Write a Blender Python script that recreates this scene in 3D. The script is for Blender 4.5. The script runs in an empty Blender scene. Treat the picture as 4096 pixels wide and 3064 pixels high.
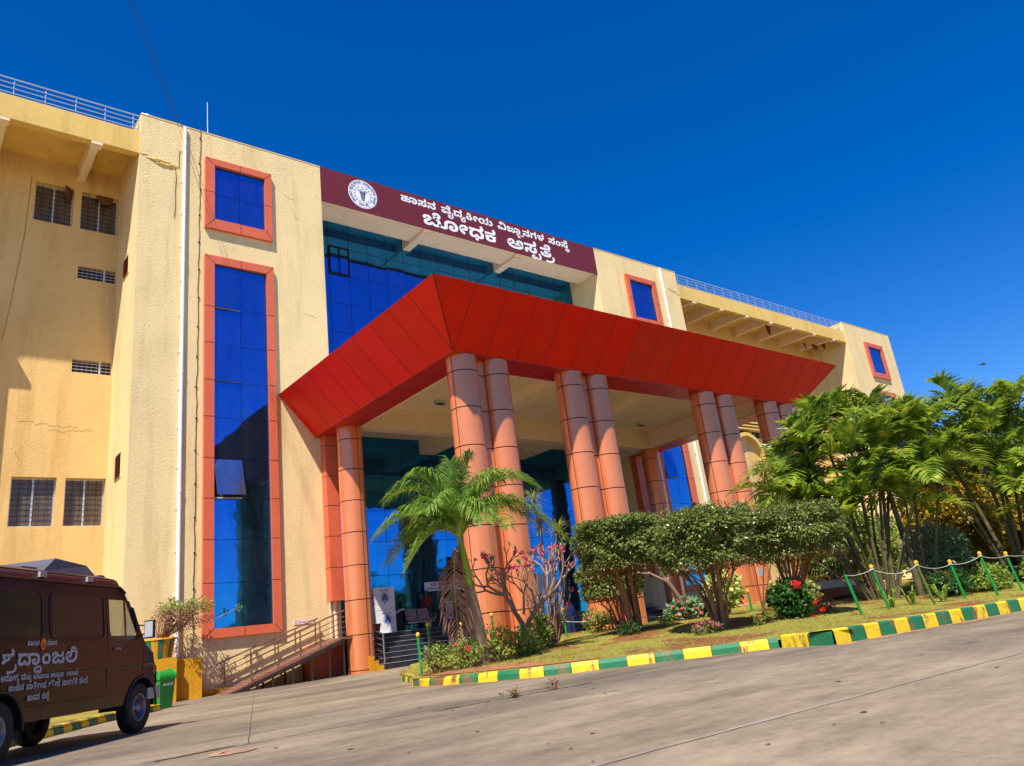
# Hospital front with red canopy, brown van and garden. Distances in metres.
FPX, PITCH, YAW, ROLL = 3041.563, 0.317193, -0.704385, -0.126735
GLYPHS = """hanocrest:880:261,-12 -101,13 -71,39 -44,61 -14,79 14,78 43,61 70,40 95,14 39,-3 32,-6 26,-11 22,-15 17,-16 14,-18 -29,-27 2,6 1,6 0,7 0,6 -1,23 -6,23 -9,22 -14,19 -19,16 -25,13 -31,9 -38,3 192,17 21,-9 20,-14 18,-18 14,-21 9,-25 3,-29 0,-13 -2,-14 -3,-14 -5,-15 -17,36 14,15 18,14 22,13 28,11 34,7 40,2 88,-13 66,-40 41,-62 14,-81 -14,-76 -42,-61 -72,-39 -104,-13 -47,3 -41,8 -36,14 -30,17 -26,22 -21,25 45,1 -20,-25 -25,-21 -29,-19 -35,-13 -42,-9|277,115 38,5 27,13 16,20 5,27 -5,29 -17,20 -26,13 -36,4 -28,-2 -22,-6 -16,-10 -12,-12 -7,-16 -2,-19 5,-29 18,-20 26,-12|601,115 39,5 27,13 16,20 5,27 -2,20 -7,16 -12,13 -16,9 -21,6 -24,2 -40,-4 -28,-15 -16,-21 -5,-25 5,-29 17,-20 27,-12|32,423 0,137 670,0 0,-137
aavowelsign:520:485,253 -8,-77 -24,-65 -38,-53 -50,-38 -62,-24 -73,-8 -64,6 -54,16 -43,27 -31,36 -19,45 -6,53 4,39 12,35 20,30 27,22 34,15 39,4 45,-5 32,-18 19,-26 6,-33 -5,-30 -13,-23 -21,-14 -30,-5 -18,2 -17,5 -17,10 -12,16 15,19 -1,-7 -1,-7 0,-7 -1,-7 5,-24 13,-22 24,-17 38,-6 35,4 29,12 22,20 16,26 10,33 3,39 -3,40 -10,34 -16,29 -22,23 -19,14 -22,12 -27,8 -32,7 -42,4 -52,1 -341,0 0,137 365,0 73,-2 61,-7 50,-11 41,-16 36,-20 31,-24 39,-44 28,-53 16,-61
sa:783:533,-12 -50,4 -44,11 -39,19 -35,26 -34,32 -35,38 -16,19 -13,14 -10,10 -9,7 -9,3 -10,2 -16,-3 -12,-10 -8,-14 -2,-17 2,-24 8,-23 13,-25 16,-26 -144,-55 -23,36 -18,41 -12,43 -4,40 6,48 15,43 27,35 36,27 48,16 58,6 35,-3 33,-8 31,-14 32,-21 31,-29 34,-37 20,-21 18,-18 17,-14 17,-10 19,-6 20,-2 26,4 20,14 11,23 4,31 -3,34 -11,37 -16,36 -21,35 143,58 31,-50 22,-53 13,-54 4,-55 -14,-87 -42,-62 -68,-38|405,263 -35,5 -26,17 -16,24 -6,29 6,31 17,25 26,16 34,5 33,-5 26,-16 17,-25 6,-31 -5,-30 -17,-24 -26,-16|31,423 0,137 440,0 43,1 29,3 19,4 13,6 10,8 6,9 3,12 1,14 -3,25 -10,25 -16,25 -22,28 121,72 42,-58 25,-50 13,-47 4,-47 -2,-29 -7,-30 -13,-29 -21,-25 -33,-25 -42,-16 -54,-10 -70,-3
na:784:532,-12 -50,4 -43,11 -39,19 -35,25 -34,33 -35,38 -16,19 -13,14 -10,10 -9,7 -9,3 -10,2 -16,-3 -12,-10 -8,-14 -2,-17 2,-24 8,-23 13,-25 16,-26 -144,-55 -23,36 -18,41 -12,43 -4,40 6,48 15,43 27,35 36,27 48,16 58,6 54,-6 48,-18 46,-32 47,-49 22,-25 20,-20 17,-15 17,-10 18,-6 18,-2 26,5 19,15 12,25 4,36 -5,42 -16,41 -24,39 -34,35 -40,31 -48,26 -389,0 0,137 440,0 43,1 28,3 19,4 14,6 9,8 6,9 3,12 1,14 -3,25 -9,25 -16,25 -22,28 121,72 41,-58 26,-50 13,-47 4,-47 -3,-29 -7,-30 -13,-29 -20,-25 -26,-20 -30,-14 -34,-9 -39,-7 -23,2 51,19 42,-33 35,-36 29,-39 21,-43 13,-47 4,-51 -14,-92 -42,-66 -69,-40
vevowel:888:249,-12 -65,6 -54,17 -43,29 -31,37 -20,47 -6,53 5,48 18,41 27,33 36,25 44,15 51,5 66,-7 45,-23 27,-36 9,-46 -1,-16 -3,-17 -5,-16 -6,-13 -108,8 1,4 1,6 1,5 0,4 -2,13 -6,9 -10,7 -13,2 -16,-3 -13,-9 -9,-13 -3,-18 7,-25 19,-19 34,-11 48,-4 52,7 37,20 23,32 12,41 143,0 9,-45 18,-30 26,-18 29,-5 32,5 20,18 12,26 4,33 -3,31 -9,32 -14,30 -19,28 -24,27 -29,25 -33,21 -36,19 186,26 42,-33 35,-35 28,-39 21,-43 13,-48 4,-53 -7,-70 -21,-54 -32,-40 -41,-26 -46,-15 -50,-5 -50,3 -43,10 -37,16 -32,23 -29,29 -28,35 67,-4 -35,-35 -36,-28 -38,-22 -42,-15 -48,-9|30,423 0,137 533,0 46,1 32,5 24,7 17,11 11,11 7,13 3,15 2,16 -4,24 -13,21 -21,14 -31,5 -26,-3 -22,-11 -15,-18 -5,-25 0,-5 0,-6 1,-6 1,-8 -45,58 9,10 10,6 11,3 11,1 23,-4 20,-11 13,-17 4,-22 -4,-25 -15,-19 -24,-12 -34,-3 -36,6 -27,17 -17,29 -5,37 5,33 14,31 25,28 35,23 46,14 57,5 63,-6 51,-20 40,-30 29,-39 18,-46 6,-51 -4,-48 -13,-38 -21,-32 -26,-27 -21,-13 -26,-12 -32,-10 -38,-8 -45,-4 -52,-2
ailengthmark:190:-93,-422 -69,6 -58,20 -45,30 -33,40 -20,47 -7,53 6,49 15,42 25,35 34,27 42,16 48,6 43,-5 33,-13 24,-20 16,-24 9,-27 4,-28 -10,-54 -27,-35 -44,-20 -60,-6 -24,2 -27,5 -25,8 -18,9 9,77 16,-9 18,-6 18,-4 18,-2 22,2 17,6 12,11 3,17 -2,13 -6,10 -12,7 -16,2 -16,-2 -15,-6 -13,-11 -11,-17 -7,-22 -3,-30 0,-10 8,-36 23,-31 41,-21 63,-7 40,4 39,9 35,17 27,26 19,35 6,45 -5,44 -13,41 -22,36 -28,32 25,21 18,21 11,22 4,24 -3,23 -10,22 -18,22 -25,23 76,74 41,-39 28,-37 16,-37 6,-43 -4,-35 -11,-30 -15,-23 -17,-17 -11,29 26,-34 20,-42 13,-48 4,-54 -8,-64 -23,-56 -38,-45 -53,-33 -67,-20
da:835:232,-12 -81,14 -63,43 -39,70 -14,96 4,52 13,48 20,43 29,38 37,32 45,27 21,-28 -169,0 0,137 487,0 43,1 29,3 19,4 13,6 10,8 6,9 3,12 1,14 -3,25 -10,25 -16,25 -22,28 121,72 42,-58 25,-50 13,-47 4,-47 -2,-29 -7,-30 -13,-29 -20,-25 -13,-11 -14,-9 -15,-9 -17,-7 -19,-5 -21,-5 14,14 39,-25 32,-32 25,-37 17,-42 11,-47 3,-50 -13,-96 -41,-71 -63,-43 -82,-14 -49,3 -41,10 -36,17 -32,22 -29,29 -29,35 74,7 -36,-42 -35,-32 -35,-23 -36,-15 -40,-8|267,128 31,6 24,20 16,32 8,40 145,0 8,-45 18,-30 25,-18 27,-5 29,5 22,17 14,30 4,44 -3,38 -10,36 -16,33 -24,31 -29,25 -37,19 -43,13 -50,4 -17,0 -48,-4 -43,-12 -36,-19 -30,-24 -23,-30 -18,-34 -10,-38 -4,-39 5,-43 13,-29 22,-18
yasubscript:286:9,-418 -64,4 -50,14 -36,22 -24,26 -14,30 -5,29 2,24 6,21 11,18 18,17 25,18 34,18 22,12 13,9 6,8 2,9 -1,7 -5,5 -10,3 -16,1 -14,-1 -11,-4 -7,-6 -2,-9 0,-6 2,-6 2,-6 3,-5 -87,-30 -7,16 -6,17 -4,18 -1,18 8,33 26,27 43,18 60,6 44,-3 34,-10 23,-15 15,-19 9,-21 2,-23 -1,-20 -5,-19 -10,-17 -16,-18 -25,-17 -35,-19 -22,-11 -13,-10 -8,-10 -2,-12 2,-10 7,-8 11,-7 18,-5 23,-4 30,-1 51,4 37,12 25,17 16,21 8,21 3,21 -4,30 -10,27 -16,24 -18,23 -20,22 -21,22 -18,23 -16,25 -10,26 -4,30 5,35 15,27 22,21 29,14 32,8 34,3 49,-6 40,-18 29,-32 16,-46 -100,-16 -3,11 -5,9 -6,6 -7,4 -7,2 -8,1 -11,-2 -9,-4 -6,-8 -2,-10 3,-15 11,-16 15,-18 19,-20 21,-22 21,-25 19,-28 15,-31 11,-36 3,-41 -2,-30 -8,-32 -14,-32 -22,-31 -32,-26 -43,-22 -56,-14
kivowel:650:322,-12 -86,6 -68,16 -50,25 -35,33 -20,37 -7,40 2,24 5,22 9,20 12,19 18,18 22,16 -9,-15 -81,-1 0,111 581,0 0,-111 -89,3 -5,15 24,-16 19,-17 14,-19 10,-20 6,-23 2,-24 -6,-41 -20,-38 -35,-32 -51,-26 -71,-16|326,124 51,5 34,16 18,23 7,27 -3,19 -10,17 -15,14 -21,11 -28,6 -33,3 -35,-3 -28,-7 -20,-10 -15,-14 -8,-17 -3,-19 6,-29 20,-22 34,-15|218,315 14,35 43,17 38,21 32,24 24,28 15,32 5,33 0,9 -3,25 -8,23 -12,21 -17,17 -21,12 -26,3 -16,-2 -16,-6 -10,-11 -4,-17 2,-11 5,-10 8,-7 11,-4 11,-3 13,-1 33,5 28,15 23,23 21,30 40,-93 -21,-20 -22,-17 -24,-16 -27,-12 -31,-8 -38,-2 -49,4 -42,11 -33,19 -23,25 -15,32 -4,36 12,55 36,44 58,28 74,10 64,-7 53,-21 43,-32 31,-41 19,-48 6,-52 -5,-55 -16,-46 -25,-40 -30,-33
lengthmark:493:470,404 -5,-48 -17,-40 -27,-32 -37,-24 -47,-14 -56,-5 -61,6 -50,18 -39,24 -29,26 22,111 11,-15 14,-17 16,-16 20,-12 23,-9 27,-2 37,3 26,12 15,18 5,22 -3,20 -9,14 -15,9 -18,3 -24,-3 -21,-10 -18,-17 -15,-23 -9,-30 -3,-36 0,-24 6,-46 16,-40 25,-34 32,-28 37,-25 40,-23 -84,-129 -64,38 -55,44 -46,50 -33,58 -21,65 -7,74 8,74 23,63 37,50 50,37 61,23 69,7 58,-5 48,-16 38,-26 27,-34 17,-40
ya:1413:340,-12 -81,7 -66,20 -53,30 -41,40 -30,46 -20,51 -11,53 -4,53 9,75 26,69 43,57 59,45 74,28 90,9 79,-6 65,-20 52,-31 40,-40 30,-46 20,-50 11,-52 4,-52 -9,-80 -26,-69 -44,-58 -58,-43 -73,-27|336,130 39,4 34,12 28,19 20,28 13,36 4,43 -3,44 -12,39 -20,32 -27,25 -35,16 -42,5 -39,-4 -33,-11 -28,-20 -21,-28 -13,-37 -5,-47 5,-43 13,-38 20,-31 28,-24 34,-15|764,-12 -76,8 -67,25 -61,39 -56,54 67,124 39,-47 37,-34 42,-22 49,-7 45,7 34,21 21,35 8,46 -6,46 -16,40 -26,35 -32,30 -39,27 -44,22 77,91 67,-33 59,-39 50,-44 39,-50 24,-59 9,-67 -4,-55 -12,-48 -19,-43 -27,-35 -35,-29 -41,-21 -49,-13|1134,-12 -75,8 -67,26 -61,40 -56,54 68,122 38,-47 38,-34 41,-22 49,-7 46,7 34,21 21,35 7,46 -5,46 -16,40 -26,35 -33,29 -39,27 -43,23 84,136 64,-36 58,-43 48,-52 38,-60 24,-69 8,-78 -6,-70 -20,-61 -34,-49 -48,-37 -62,-22|1008,590 -2,-29 -7,-30 -13,-29 -21,-25 -33,-24 -41,-17 -54,-10 -71,-3 -122,0 0,137 86,0 43,1 29,3 18,4 13,6 10,8 6,9 3,12 1,14 -3,25 -9,25 -16,25 -22,28 121,72 42,-58 25,-50 13,-47
vivowel:925:243,-12 -64,6 -54,17 -43,29 -32,37 -20,47 -6,53 5,48 18,41 27,33 37,25 44,15 50,5 66,-7 45,-23 27,-36 9,-46 -1,-16 -3,-17 -5,-16 -5,-13 -108,8 1,4 1,6 0,5 0,4 -2,13 -6,9 -10,7 -13,2 -16,-3 -13,-9 -8,-13 -3,-18 6,-25 20,-19 33,-11 49,-4 52,7 36,20 23,32 12,41 144,0 9,-45 21,-30 29,-18 36,-5 17,1 17,4 16,8 15,13 12,18 9,25 6,32 2,40 -6,83 -18,77 -29,72 -38,62 -46,52 -53,39 -59,25 -63,8 -25,-2 -18,-7 -11,-12 -4,-17 4,-16 10,-12 16,-7 17,-2 31,5 22,15 14,23 7,29 136,-11 -19,-55 -27,-44 -34,-32 -41,-22 -46,-13 -51,-4 -50,4 -45,11 -38,21 -29,28 -19,37 -6,46 6,42 17,36 29,30 41,23 54,14 67,5 103,-10 93,-29 80,-46 67,-61 53,-75 39,-88 24,-97 8,-106 -3,-72 -12,-59 -18,-48 -23,-39 -27,-29 -30,-22 -33,-15 -33,-10 -32,-4 -31,-2 -48,3 -42,10 -36,17 -32,22 -29,29 -28,35 67,-4 -35,-35 -36,-28 -37,-22 -42,-15 -49,-9
janocrest:886:633,-12 -68,7 -56,23 -47,37 -44,52 70,1 -40,-46 -40,-32 -41,-21 -41,-13 -42,-6 -43,-2 -59,5 -48,17 -38,25 -26,32 -16,38 -5,40 3,40 10,35 18,31 29,31 42,31 55,35 31,20 21,17 11,17 4,18 -2,9 -3,8 -6,7 -9,4 -12,3 -15,1 -23,-3 -15,-8 -10,-14 -3,-16 1,-12 3,-12 4,-11 5,-10 -135,-48 -12,22 -10,28 -6,29 -2,28 5,41 17,35 28,30 40,22 53,14 65,4 69,-5 52,-17 37,-25 24,-30 14,-34 4,-34 -3,-36 -11,-32 -19,-30 -29,-28 -39,-30 -52,-34 -36,-23 -19,-17 -10,-15 -3,-16 4,-17 11,-12 19,-8 27,-2 45,7 33,21 22,32 10,40 144,0 10,-44 20,-31 29,-18 39,-5 33,4 24,14 15,21 5,26 -1,20 -4,18 -7,18 -10,15 140,63 20,-33 13,-36 8,-38 3,-40 -7,-56 -19,-48 -32,-38 -45,-28 -56,-16|583,289 -60,4 -49,13 -41,20 -33,24 -26,27 -23,28 -18,65 64,42 36,-45 40,-34 44,-22 46,-7 23,3 16,8 10,11 3,16 -1,10 -2,11 -4,9 -5,7 137,45 11,-23 7,-23 4,-23 1,-21 -4,-38 -12,-35 -23,-30 -33,-22 -47,-15|529,434 0,126 231,0 -9,-126
nyasubscript:179:-222,-397 -65,7 -45,22 -26,33 -9,42 9,40 27,31 44,20 61,7 40,-3 36,-7 31,-12 28,-18 28,-22 27,-28 22,-27 18,-30 12,-32 8,-32 -104,-16 -9,41 -15,35 -22,30 -28,23 -35,14 -42,5 -17,-1 -12,-4 -7,-6 -3,-8 3,-9 8,-6 17,-5 27,-1 52,4 40,12 29,18 20,24 11,26 4,28 -3,31 -11,21 -17,12 -22,4 -12,-1 -12,-4 -9,-6 -8,-9 -6,-10 -4,-14 -97,0 -6,20 -11,15 -16,9 -19,3 -15,-2 -11,-8 -7,-12 -3,-14 1,-9 1,-8 2,-8 3,-7 -96,-26 -5,14 -5,17 -3,20 -1,22 8,43 26,35 39,23 52,8 49,-6 37,-17 30,-25 27,-27 -66,-20 35,46 34,29 37,15 43,5 34,-3 29,-10 25,-16 22,-23 4,-6 6,-7 5,-7 4,-7 7,-17 5,-18 2,-20 1,-22 -4,-39 -12,-38 -21,-34 -32,-29 -26,-13 -35,-18 -40,-14 -45,-10|124,-199 3,7 2,8 1,8 1,9 -3,14 -7,12 -11,8 -16,2 -18,-2 -15,-9 -13,-14 -10,-19 -52,82 23,18 26,16 33,12 42,4 50,-7 40,-23 25,-34 9,-45 -1,-21 -3,-20 -5,-17 -5,-15
ga:716:359,423 -32,-4 -27,-13 -22,-20 -18,-26 -14,-32 -12,-35 -6,-25 -4,-29 -4,-33 -2,-37 -2,-41 0,-48 0,-80 -170,0 0,117 3,73 10,67 18,61 28,53 41,44 55,33 29,-25 -189,0 0,137 351,0 43,1 29,3 18,4 14,6 9,8 6,9 3,12 1,14 -3,25 -10,25 -16,25 -22,28 122,72 42,-58 25,-50 13,-47 4,-48 -3,-33 -10,-33 -17,-31 -26,-27 -37,-21 -49,-13 17,10 48,-42 34,-48 22,-52 13,-56 6,-61 2,-64 0,-118 -170,0 0,78 -1,52 -1,44 -3,39 -4,34 -5,28 -6,25 -20,50 -26,39 -33,26
lla:789:398,-12 -52,3 -47,9 -39,16 -30,21 -19,29 -6,35 3,22 9,21 15,20 20,18 33,-33 -77,14 -64,27 -51,36 -37,45 -22,52 -7,57 6,51 18,46 31,39 41,30 52,19 61,6 44,-4 39,-12 33,-20 26,-29 17,-36 6,-46 -5,-39 -13,-34 -22,-28 -32,-22 -40,-13 -50,-5 -46,3 -41,8 -35,12 -25,12 7,81 21,-11 23,-9 25,-6 28,-2 34,3 22,10 12,15 5,20 -3,16 -8,13 -13,7 -18,3 -28,-5 -23,-16 -15,-23 -5,-31 2,-25 7,-23 13,-20 21,-17 31,-13 42,-11 56,-6 71,-3 87,6 61,17 37,28 12,38 -5,24 -14,19 -24,16 -30,10 -68,0 0,137 28,0 43,1 29,3 18,4 14,6 10,8 6,9 3,12 1,14 -3,25 -10,25 -16,25 -22,28 121,72 42,-58 25,-50 13,-47 5,-48 -7,-49 -20,-42 -32,-34 -43,-23 -8,30 29,-12 26,-17 22,-22 17,-25 10,-29 4,-33 -5,-40 -13,-36 -22,-30 -29,-26 -35,-21 -41,-16 -46,-12 -49,-7 36,42 18,-19 13,-19 8,-22 3,-27 -12,-45 -37,-36 -63,-23|402,91 22,2 16,5 10,10 4,15 -4,12 -10,10 -17,8 -22,4 -21,-4 -16,-7 -11,-10 -4,-13 4,-13 9,-10 16,-6
anusvara:620:307,-12 -77,8 -67,22 -56,38 -42,52 -26,65 -8,78 8,73 23,64 40,53 55,40 70,26 84,8 85,-8 70,-27 54,-41 39,-53 23,-64 8,-71 -9,-75 -25,-64 -40,-53 -56,-39 -69,-24|308,122 54,9 37,28 22,42 7,52 -7,55 -23,42 -37,26 -49,9 -38,-4 -30,-13 -23,-21 -16,-26 -10,-32 -3,-35 8,-54 23,-42 36,-27
sevowel:783:533,-12 -50,4 -44,11 -39,19 -35,26 -34,32 -35,38 -16,19 -13,14 -10,10 -9,7 -9,3 -10,2 -16,-3 -12,-10 -8,-14 -2,-17 2,-24 8,-23 13,-25 16,-26 -144,-55 -23,36 -18,41 -12,43 -4,40 6,48 15,43 27,35 36,27 48,16 58,6 35,-3 33,-8 31,-14 32,-21 31,-29 34,-37 20,-21 18,-18 17,-14 17,-10 19,-6 20,-2 26,4 20,14 11,23 4,31 -3,34 -11,37 -16,36 -21,35 143,58 31,-50 22,-53 13,-54 4,-55 -14,-87 -42,-62 -68,-38|405,263 -35,5 -26,17 -16,24 -6,29 6,31 17,25 26,16 34,5 33,-5 26,-16 17,-25 6,-31 -5,-30 -17,-24 -26,-16|31,423 0,137 428,0 46,1 33,5 23,7 18,11 10,11 7,13 4,15 1,16 -4,24 -12,21 -22,14 -30,5 -26,-3 -22,-11 -16,-18 -5,-25 0,-5 1,-6 0,-6 2,-8 -46,58 9,10 11,6 11,3 10,1 24,-4 19,-11 14,-17 4,-22 -5,-25 -14,-19 -24,-12 -34,-3 -36,6 -27,17 -17,29 -6,37 5,33 15,31 25,28 35,23 46,14 57,5 62,-6 51,-20 41,-30 29,-39 18,-46 5,-51 -4,-48 -13,-38 -20,-32 -26,-27 -22,-13 -26,-12 -32,-10 -38,-8 -45,-4 -52,-2
thasubscript:50:-245,-377 -38,5 -32,14 -24,23 -17,28 -10,33 -4,36 8,56 23,48 37,39 49,29 59,17 68,6 70,-6 59,-18 48,-30 36,-39 22,-48 8,-54 -3,-34 -10,-33 -16,-29 -23,-23 -32,-15 -40,-5 -33,2 -28,8 -25,13 -22,17 -21,21 -24,26 64,-3 -19,-22 -20,-20 -21,-17 -25,-14 -29,-8|-224,-286 18,3 13,8 10,11 8,15 97,0 9,-15 10,-11 13,-8 17,-3 17,3 14,10 8,16 3,21 -4,29 -13,25 -20,20 -26,15 -32,10 -38,3 -11,0 -37,-3 -33,-10 -27,-15 -21,-19 -12,-25 -4,-28 2,-23 9,-16 14,-10|-126,-237 -21,3 -15,9 -10,13 -3,17 3,17 10,14 16,10 20,3 20,-3 15,-10 10,-14 3,-17 -3,-17 -10,-13 -15,-9|-187,-462 9,95 103,0 8,-95
bevowel:919:241,-12 -59,5 -48,17 -38,25 -26,32 -16,38 -5,40 3,40 10,35 18,31 29,31 42,31 55,35 31,20 21,17 11,17 4,18 -2,9 -3,8 -6,7 -9,4 -12,3 -15,1 -23,-3 -15,-8 -10,-14 -3,-16 1,-12 3,-12 4,-11 5,-10 -135,-48 -12,22 -10,28 -6,29 -2,28 5,41 17,35 28,30 40,22 53,14 65,4 69,-5 52,-17 37,-25 24,-30 14,-34 4,-34 -3,-36 -11,-32 -19,-30 -29,-28 -39,-30 -52,-34 -36,-23 -19,-17 -10,-15 -3,-16 4,-17 11,-12 19,-8 27,-2 45,7 33,21 22,32 10,40 144,0 10,-44 22,-31 30,-18 37,-5 41,7 31,21 19,33 6,46 -5,45 -15,40 -24,36 -32,31 -39,27 -44,23 69,97 68,-35 61,-40 51,-47 39,-54 25,-63 9,-71 -7,-65 -18,-57 -33,-48 -47,-36 -62,-22 -79,-8 -46,3 -41,9 -36,15 -34,23 -32,31 -32,39 71,0 -40,-46 -40,-32 -41,-21 -41,-13 -42,-6|512,423 0,137 82,0 46,1 33,5 23,7 17,11 11,11 7,13 4,15 1,16 -4,24 -13,21 -21,14 -30,5 -26,-3 -23,-11 -15,-18 -5,-25 0,-5 0,-6 1,-6 1,-8 -45,58 9,10 11,6 11,3 10,1 23,-4 20,-11 13,-17 5,-22 -5,-25 -14,-19 -24,-12 -34,-3 -37,6 -27,17 -17,29 -5,37 5,33 14,31 25,28 36,23 46,14 57,5 62,-6 51,-20 40,-30 30,-39 17,-46 6,-51 -4,-48 -13,-38 -20,-32 -27,-27 -21,-13 -26,-12 -32,-10 -38,-8 -45,-4 -52,-2
uuvowelsign:844:87,-12 -80,9 -68,27 -61,43 -61,58 90,101 36,-42 36,-31 38,-19 43,-6 30,3 23,12 14,20 4,30 0,24 -1,22 -1,19 -2,20 -1,20 0,21 10,76 31,63 48,49 65,36 78,21 88,7 89,-6 76,-20 63,-31 50,-41 39,-48 27,-55 15,-58 6,-61 -8,-76 -23,-64 -37,-53 -50,-38 -63,-24 -73,-8 -65,6 -54,16 -43,27 -30,36 -19,45 -6,53 4,39 12,35 20,30 27,22 33,15 40,4 45,-5 32,-18 18,-26 6,-33 -4,-30 -13,-23 -22,-14 -30,-5 -17,2 -18,5 -16,10 -13,16 16,19 -1,-7 -1,-7 -1,-7 0,-7 4,-24 14,-22 24,-17 39,-6 34,4 28,12 22,19 16,26 10,32 3,39 -5,49 -17,44 -28,38 -40,29 -50,18 -60,7 -46,-4 -40,-11 -33,-19 -24,-27 -16,-36 -5,-46 0,-20 1,-20 1,-20 0,-20 1,-22 0,-25 -6,-58 -20,-45 -31,-33 -41,-23 -49,-13
dha:835:232,-12 -81,14 -63,43 -39,70 -14,96 4,52 13,48 20,43 29,38 37,32 45,27 21,-28 -169,0 0,137 487,0 43,1 29,3 19,4 13,6 10,8 6,9 3,12 1,14 -3,25 -10,25 -16,25 -22,28 121,72 42,-58 25,-50 13,-47 4,-47 -2,-29 -7,-30 -13,-29 -20,-25 -13,-11 -14,-9 -15,-9 -17,-7 -19,-5 -21,-5 14,14 39,-25 32,-32 25,-37 17,-42 11,-47 3,-50 -13,-96 -41,-71 -63,-43 -82,-14 -49,3 -41,10 -36,17 -32,22 -29,29 -29,35 74,7 -36,-42 -35,-32 -35,-23 -36,-15 -40,-8|267,128 31,6 24,20 16,32 8,40 145,0 8,-45 18,-30 25,-18 27,-5 29,5 22,17 14,30 4,44 -3,38 -10,36 -16,33 -24,31 -29,25 -37,19 -43,13 -50,4 -17,0 -48,-4 -43,-12 -36,-19 -30,-24 -23,-30 -18,-34 -10,-38 -4,-39 5,-43 13,-29 22,-18|335,-146 13,152 140,0 12,-152
ka:654:324,-12 -86,6 -68,16 -50,25 -35,33 -20,37 -7,40 2,24 5,22 9,20 12,19 18,18 22,16 -9,-15 -81,-1 0,111 214,0 15,8 12,10 7,12 3,12 -2,13 -6,13 -10,11 -13,11 90,11 63,-11 10,-13 7,-12 4,-12 2,-13 -1,-11 -2,-11 -4,-10 -5,-8 197,0 0,-111 -89,3 -5,15 24,-16 19,-17 14,-19 10,-20 6,-23 2,-24 -6,-41 -20,-38 -35,-32 -51,-26 -71,-16|328,124 51,5 34,16 18,23 7,27 -3,19 -10,17 -15,14 -21,11 -28,6 -33,3 -35,-3 -28,-7 -20,-10 -15,-14 -8,-17 -3,-19 6,-29 20,-22 34,-15|35,423 0,137 309,0 43,1 28,3 19,4 13,6 10,8 6,9 3,12 1,14 -3,25 -9,25 -16,25 -22,28 121,72 41,-58 26,-50 13,-47 4,-47 -3,-29 -7,-30 -13,-29 -20,-25 -33,-25 -42,-16 -54,-10 -70,-3
aa:964:494,-12 -143,10 -117,32 -90,50 -64,66 -37,81 -13,92 8,74 24,62 38,50 51,36 60,23 68,7 52,-5 43,-17 35,-26 25,-34 15,-40 5,-46 -5,-48 -17,-41 -27,-31 -37,-23 -47,-14 -56,-5 -36,3 -33,9 -31,13 -26,16 -23,17 -17,16 25,111 9,-14 13,-15 17,-16 20,-14 24,-9 27,-3 37,3 26,12 15,18 5,22 -3,20 -9,14 -15,9 -18,3 -36,-9 -28,-25 -18,-43 -7,-58 0,-16 4,-30 11,-31 21,-29 30,-28 41,-23 54,-18 66,-12 82,-4 80,3 65,10 50,15 37,20 21,24 7,27 -2,17 -7,14 -13,13 -20,9 -8,3 -11,5 -11,5 -8,2 -57,25 -39,33 -23,38 -8,44 13,59 40,42 60,25 75,8 63,-5 52,-16 40,-25 29,-32 18,-37 6,-40 -6,-48 -19,-42 -29,-37 -37,-30 -35,-20 -40,-14 -49,-9 -58,-3 -225,0 0,119 260,0 20,4 20,7 18,10 15,14 10,18 4,21 -4,19 -11,16 -18,11 -24,4 -21,-3 -16,-8 -9,-13 -3,-14 6,-21 19,-19 32,-17 45,-20 14,-5 13,-5 11,-6 13,-9 33,-24 24,-28 14,-32 5,-35 -6,-43 -19,-40 -32,-36 -46,-30 -58,-26 -72,-18 -86,-12
pasubscript:146:-237,-338 -64,9 -47,28 -28,43 -10,55 9,49 26,38 39,24 47,8 42,-6 30,-17 18,-27 6,-36 -1,-11 -2,-11 -3,-10 -4,-8 -74,5 2,5 1,3 0,4 0,3 -1,10 -3,7 -6,4 -7,1 -10,-2 -7,-7 -6,-10 -1,-15 4,-19 12,-15 20,-9 29,-3 27,2 19,7 13,10 9,13 6,14 3,14 98,0 9,-26 12,-18 19,-11 26,-4 17,2 15,7 12,12 10,18 6,25 2,32 -6,52 -17,50 -24,46 -27,40 95,45 21,-31 20,-36 17,-39 14,-42 9,-44 3,-44 -4,-56 -14,-46 -23,-36 -31,-26 -38,-15 -47,-5 -36,2 -30,8 -25,13 -23,17 -23,23 -24,26 73,-2 -26,-26 -24,-22 -24,-17 -27,-13 -33,-7
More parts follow.
